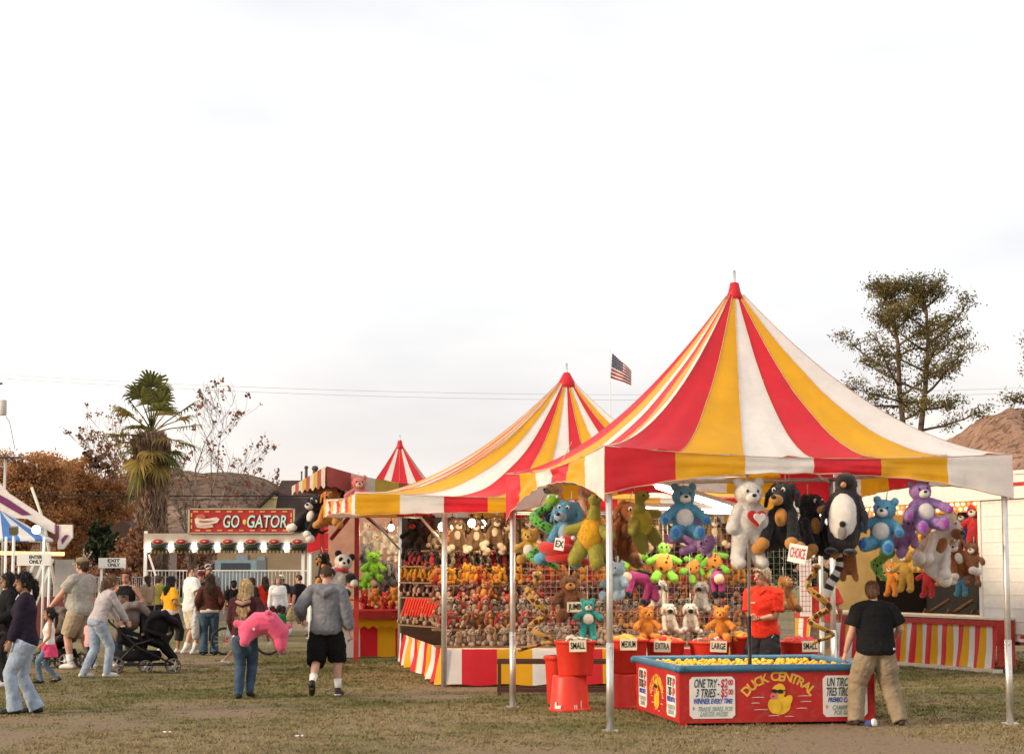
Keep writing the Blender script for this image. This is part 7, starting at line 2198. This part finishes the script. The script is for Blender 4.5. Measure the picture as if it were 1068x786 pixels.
# blond girl with pink pig
p = gp(254, 728)
J = person('blond girl in brown hooded top and dark jeans holding the pink plush pig', p, R(-6), hp_(p.y, 604), SK_B, ('hoodie', M_plc, .94), ('jeans', M_jeand), M_shb, ('long', H_BLD), female=True, girth=1.05, hips=.98, feet=((-.06, -.06, 0), (.05, .16, .02)), hands=((-.20, .22, .95), (.32, .16, 1.04)))
c = MB(); c.grid(lambda u, v: J['U']((u - .5) * .26, -.168 - .0 + 1.2 * ((u - .5) * .26) ** 2, 1.05 + .16 * v), 12, 8)
c.build('back_print', mat('gold print', (.045, .018, .018), col2=(.24, .15, .06), vscale=24, rough=.9), J['root'])
c = MB(); c.tube([J['U'](-.10, -.03, 1.47), J['U'](-.085, -.13, 1.43), J['U'](0, -.165, 1.40), J['U'](.085, -.13, 1.43), J['U'](.10, -.03, 1.47)], [.02, .034, .04, .034, .02], 10, 0, True, .7); c.build('hood_lining', cloth('tan hood lining', (.34, .22, .17)), J['root'])
c = MB(); c.loft([(J['U'](0, 0, z), J['UX'] * r * J['s'], J['UY'] * r * .78 * J['s']) for z, r in ((.90, .192), (.97, .19))], 0, 20); c.build('undershirt', M_whc, J['root'])
pig = thing('plush_pig', 'big hot pink plush pig tucked under the arm of the blond girl', 'plush toy', at(276, 656, p.y - .12), rot=(0, R(12), R(6)))
b = MB(); rounded(b, [(-.20, 0, -.06), (-.10, 0, .06), (.06, 0, .09), (.19, 0, .0)], [.13, .155, .155, .13]); b.ell((-.20, -.03, -.07), (.13, .12, .13))
rounded(b, [(-.20, -.08, -.10), (-.21, -.14, -.20)], [.085, .07]); rounded(b, [(.2, 0, -.02), (.25, -.03, -.17)], [.11, .085]); rounded(b, [(.18, .08, .02), (.30, .06, .10)], [.05, .035]); rounded(b, [(-.28, .0, .0), (-.37, .02, .0)], [.06, .045])
for y in (-.08, .04): b.ell((.0, y, .22), (.05, .05, .035))
fuse(b, 'body', p_pnk, .012, pig, 3, fuzz(.5))
q = MB(); q.ell((-.13, -.135, -.02), (.016, .012, .022)); q.build('eye', p_white, pig)
q = MB(); rounded(q, [(-.02, -.09, .17), (.03, -.15, .14)], [.05, .03], .5); q.build('ear', p_pnk, pig)
# kid walking beside her
p = gp(241, 692)
person('small child in pale top walking right, half hidden behind the blond girl', p, RGT, 1.02, SK_B, ('tee', M_lav, .85), ('shorts', cloth('pale grey cotton', (.42, .41, .44))), M_shw, ('short', H_LBR), child=True, feet=((-.08, -.22, .02), (.08, .20, 0)))
# background group
p = ground(289, 667)
person('grey blond woman in white blouse and dark trousers facing the camera', p, TOW + R(15), hp_(p.y, 600), SK_B, ('long', M_whc, .86), ('jeans', cloth('dark maroon cotton', (.06, .02, .02))), M_shb, ('shoulder', H_GRY), female=True, girth=1.15, hips=1.1, vox=.010)
p = ground(276, 662)
person('person in red tee standing left of the white blouse woman', p, R(20), hp_(p.y, 601), SK_A, ('tee', M_redc, .88), ('jeans', M_jeanm), M_shb, ('shoulder', H_BRN), female=True, vox=.012)
p = ground(293, 658)
person('person in white wide brimmed hat behind the white blouse woman', p, TOW, hp_(p.y, 600), SK_A, ('tee', M_blk2), ('jeans', M_jeand), M_shb, ('short', H_BLK), hat=('brim', cloth('white straw', (.66, .62, .52))), vox=.012)
p = gp(291, 682)
person('small dark haired boy in green tee and grey shorts with his back to the camera', p, R(-5), hp_(p.y, 631), SK_A, ('tee', M_grn, .80), ('long shorts', cloth('greyish purple cotton', (.12, .11, .15))), M_shg, ('short', H_BLK), child=True, face=False)
p = gp(312, 663)
person('man in black tee and mottled khaki shorts walking left past the coaster front', p, LFT + R(-25), hp_(p.y, 598), SK_B, ('tee', M_blk2, .86), ('long shorts', M_camo), M_shg, ('buzz', H_BRN), girth=1.15, socks=M_sock, feet=((-.12, .24, 0), (.12, -.22, .04)), head=(0, 0))
# bicycle parked in the group
bk = thing('bicycle', 'small dark bicycle standing behind the blond girl', 'bicycle', gp(257, 683), R(4))
M_rub = mat('rubber', (.015, .015, .015), rough=.7)
for x in (-.42, .42):
    c = MB()
    for i in range(1): pass
    rt = rotx(math.pi / 2)
    c.lathe([(.25 + .024 * math.cos(a), .024 * math.sin(a)) for a in [2 * math.pi * k / 8 for k in range(9)]], (x, 0, .275), 30, 0, rt); wo = c.build('wheel', M_rub, bk)
    c = MB()
    for k in range(14): a = k * 2 * math.pi / 14; c.tube([(x, 0, .275), (x + .23 * math.cos(a), 0, .275 + .23 * math.sin(a))], .004, 4)
    c.build('spokes', M_hub, wo)
c = MB(); c.tube([(.42, 0, .275), (.33, 0, .62), (.30, 0, .74)], .016, 8); c.tube([(.33, 0, .60), (-.08, 0, .33), (-.42, 0, .275)], .018, 8); c.tube([(-.08, 0, .33), (-.20, 0, .64)], .016, 8); c.tube([(.33, 0, .62), (-.17, 0, .56)], .016, 8); c.tube([(-.17, 0, .56), (-.42, 0, .275)], .012, 8)
c.build('frame', mat('red bicycle paint', (.45, .03, .03), rough=.35), bk)
c = MB(); c.tube([(-.30, 0, .66), (-.12, 0, .67)], [.06, .03], 10, 0, True, .5); c.build('saddle', M_rub, bk)
c = MB(); c.tube([(.24, -.24, .80), (.30, -.1, .76), (.30, .1, .76), (.24, .24, .80)], .014, 8); c.build('handlebar', M_rub, bk)
# hoodie man
p = gp(341, 726)
J = person('man in grey hooded top and long black shorts walking away from the camera', p, R(-4), hp_(p.y, 588), SK_B, ('hoodie', M_gryc, .84), ('long shorts', M_blackc), M_shb, ('buzz', H_BRN), girth=1.1, hips=1.04, socks=M_sock, feet=((-.16, -.20, .10), (.12, .18, 0)), hands=((-.36, .18, 1.05), (.33, .02, .86)), face=False)
for i in (0, 1):
    q = MB(); a = J['A'][i]; q.tube([a + Vector((0, -.05, -.066)) * J['s'] * (1 if i else 1), a + Vector((0, .06, -.07)) * J['s']], [.045, .045], 8, 0, True, .35, (1, 0, 0)); q.build('sole', M_shw, J['root']) if i == 1 else None
# people behind the hoodie man under the far tent
p = ground(332, 662)
person('distant person in dark clothes under the far red tent left of the hoodie man', p, R(40), hp_(p.y, 600), SK_A, ('tee', M_blk2), ('jeans', M_jeand), M_shb, ('short', H_BLK), vox=.012)
# operator in red
p = Vector((at(797, 690, 23.55).x, 23.55, 0))
J = person('man in red polo shirt with folded hands standing behind the duck pool', p, LFT + R(62), hp_(23.55, 590.5), SK_A, ('tee', M_redc, .86), ('long shorts', M_blk2), M_shb, ('short', H_GRY), girth=1.0, hands=((-.05, .24, 1.10), (.06, .25, 1.10)), head=(R(-38), R(-4)), curl=1.6, vox=.007)
c = MB(); c.tube([J['U'](-.075, .04, 1.475), J['U'](-.05, .09, 1.455), J['U'](0, .115, 1.40), J['U'](.05, .09, 1.455), J['U'](.075, .04, 1.475)], .016 * J['s'], 8, 0, True); c.build('collar', M_redc, J['root'])
c = MB(); a = J['W'][1].lerp(J['E'][1], .12); d = (J['W'][1] - J['E'][1]).normalized(); c.tube([a - d * .014, a + d * .014], .032, 14); c.build('wristwatch', M_bk, J['root'])
c = MB(); o = J['U'](.09, .150, 1.30)
for i in range(5): c.box(o + J['UX'] * .014 * (i - 2) + Vector((0, .0, 0)), (.009, .004, .016))
c.build('chest_logo', M_signtrim, J['root'])
# stitching on his trousers
c = MB()
for sg in (-1, 1): c.tube([J['U'](sg * .17, .128 - .03, .90), J['U'](sg * .10, .150, .80)], .004, 5)
c.build('pocket_stitching', M_txtg, J['root'])
# man with khaki trousers at the booth
p = Vector((at(859, 690, 29.5).x, 29.5, 0))
person('man in coral red tee and khaki trousers with his back turned, near the booth counter', p, R(-20), hp_(29.5, 595), SK_B, ('tee', M_redc2, .92), ('cargo', M_khaki), M_shb, ('short', H_GRY), girth=1.08, hands=((-.24, .2, 1.0), (.25, .2, 1.0)), face=False)
# boy in black tee
p = gp(916, 756)
J = person('boy in black tee and baggy khaki trousers at the right end of the duck pool', p, R(12), hp_(p.y, 605), SK_B, ('tee', M_blackc, .85, .016), ('cargo', M_kh2), mat('dark brown shoes', (.05, .035, .025), rough=.6), ('short', hairm('ginger brown hair', (.16, .07, .035))), lean=R(5), girth=1.36, hips=1.12, feet=((-.27, .08, 0), (.25, -.06, 0)), hands=((-.33, .14, .92), (.33, .24, 1.06)), head=(R(-25), R(-6)), vox=.007)
c = MB(); o = J['U'](.17, -.10, .93)
for q, w_ in ((0, .012), (.014, .006)): c.box(o + Vector((q - .004, -.055, .0)), (w_, .003, .022))
c.build('hem_mark', M_whc, J['root'])
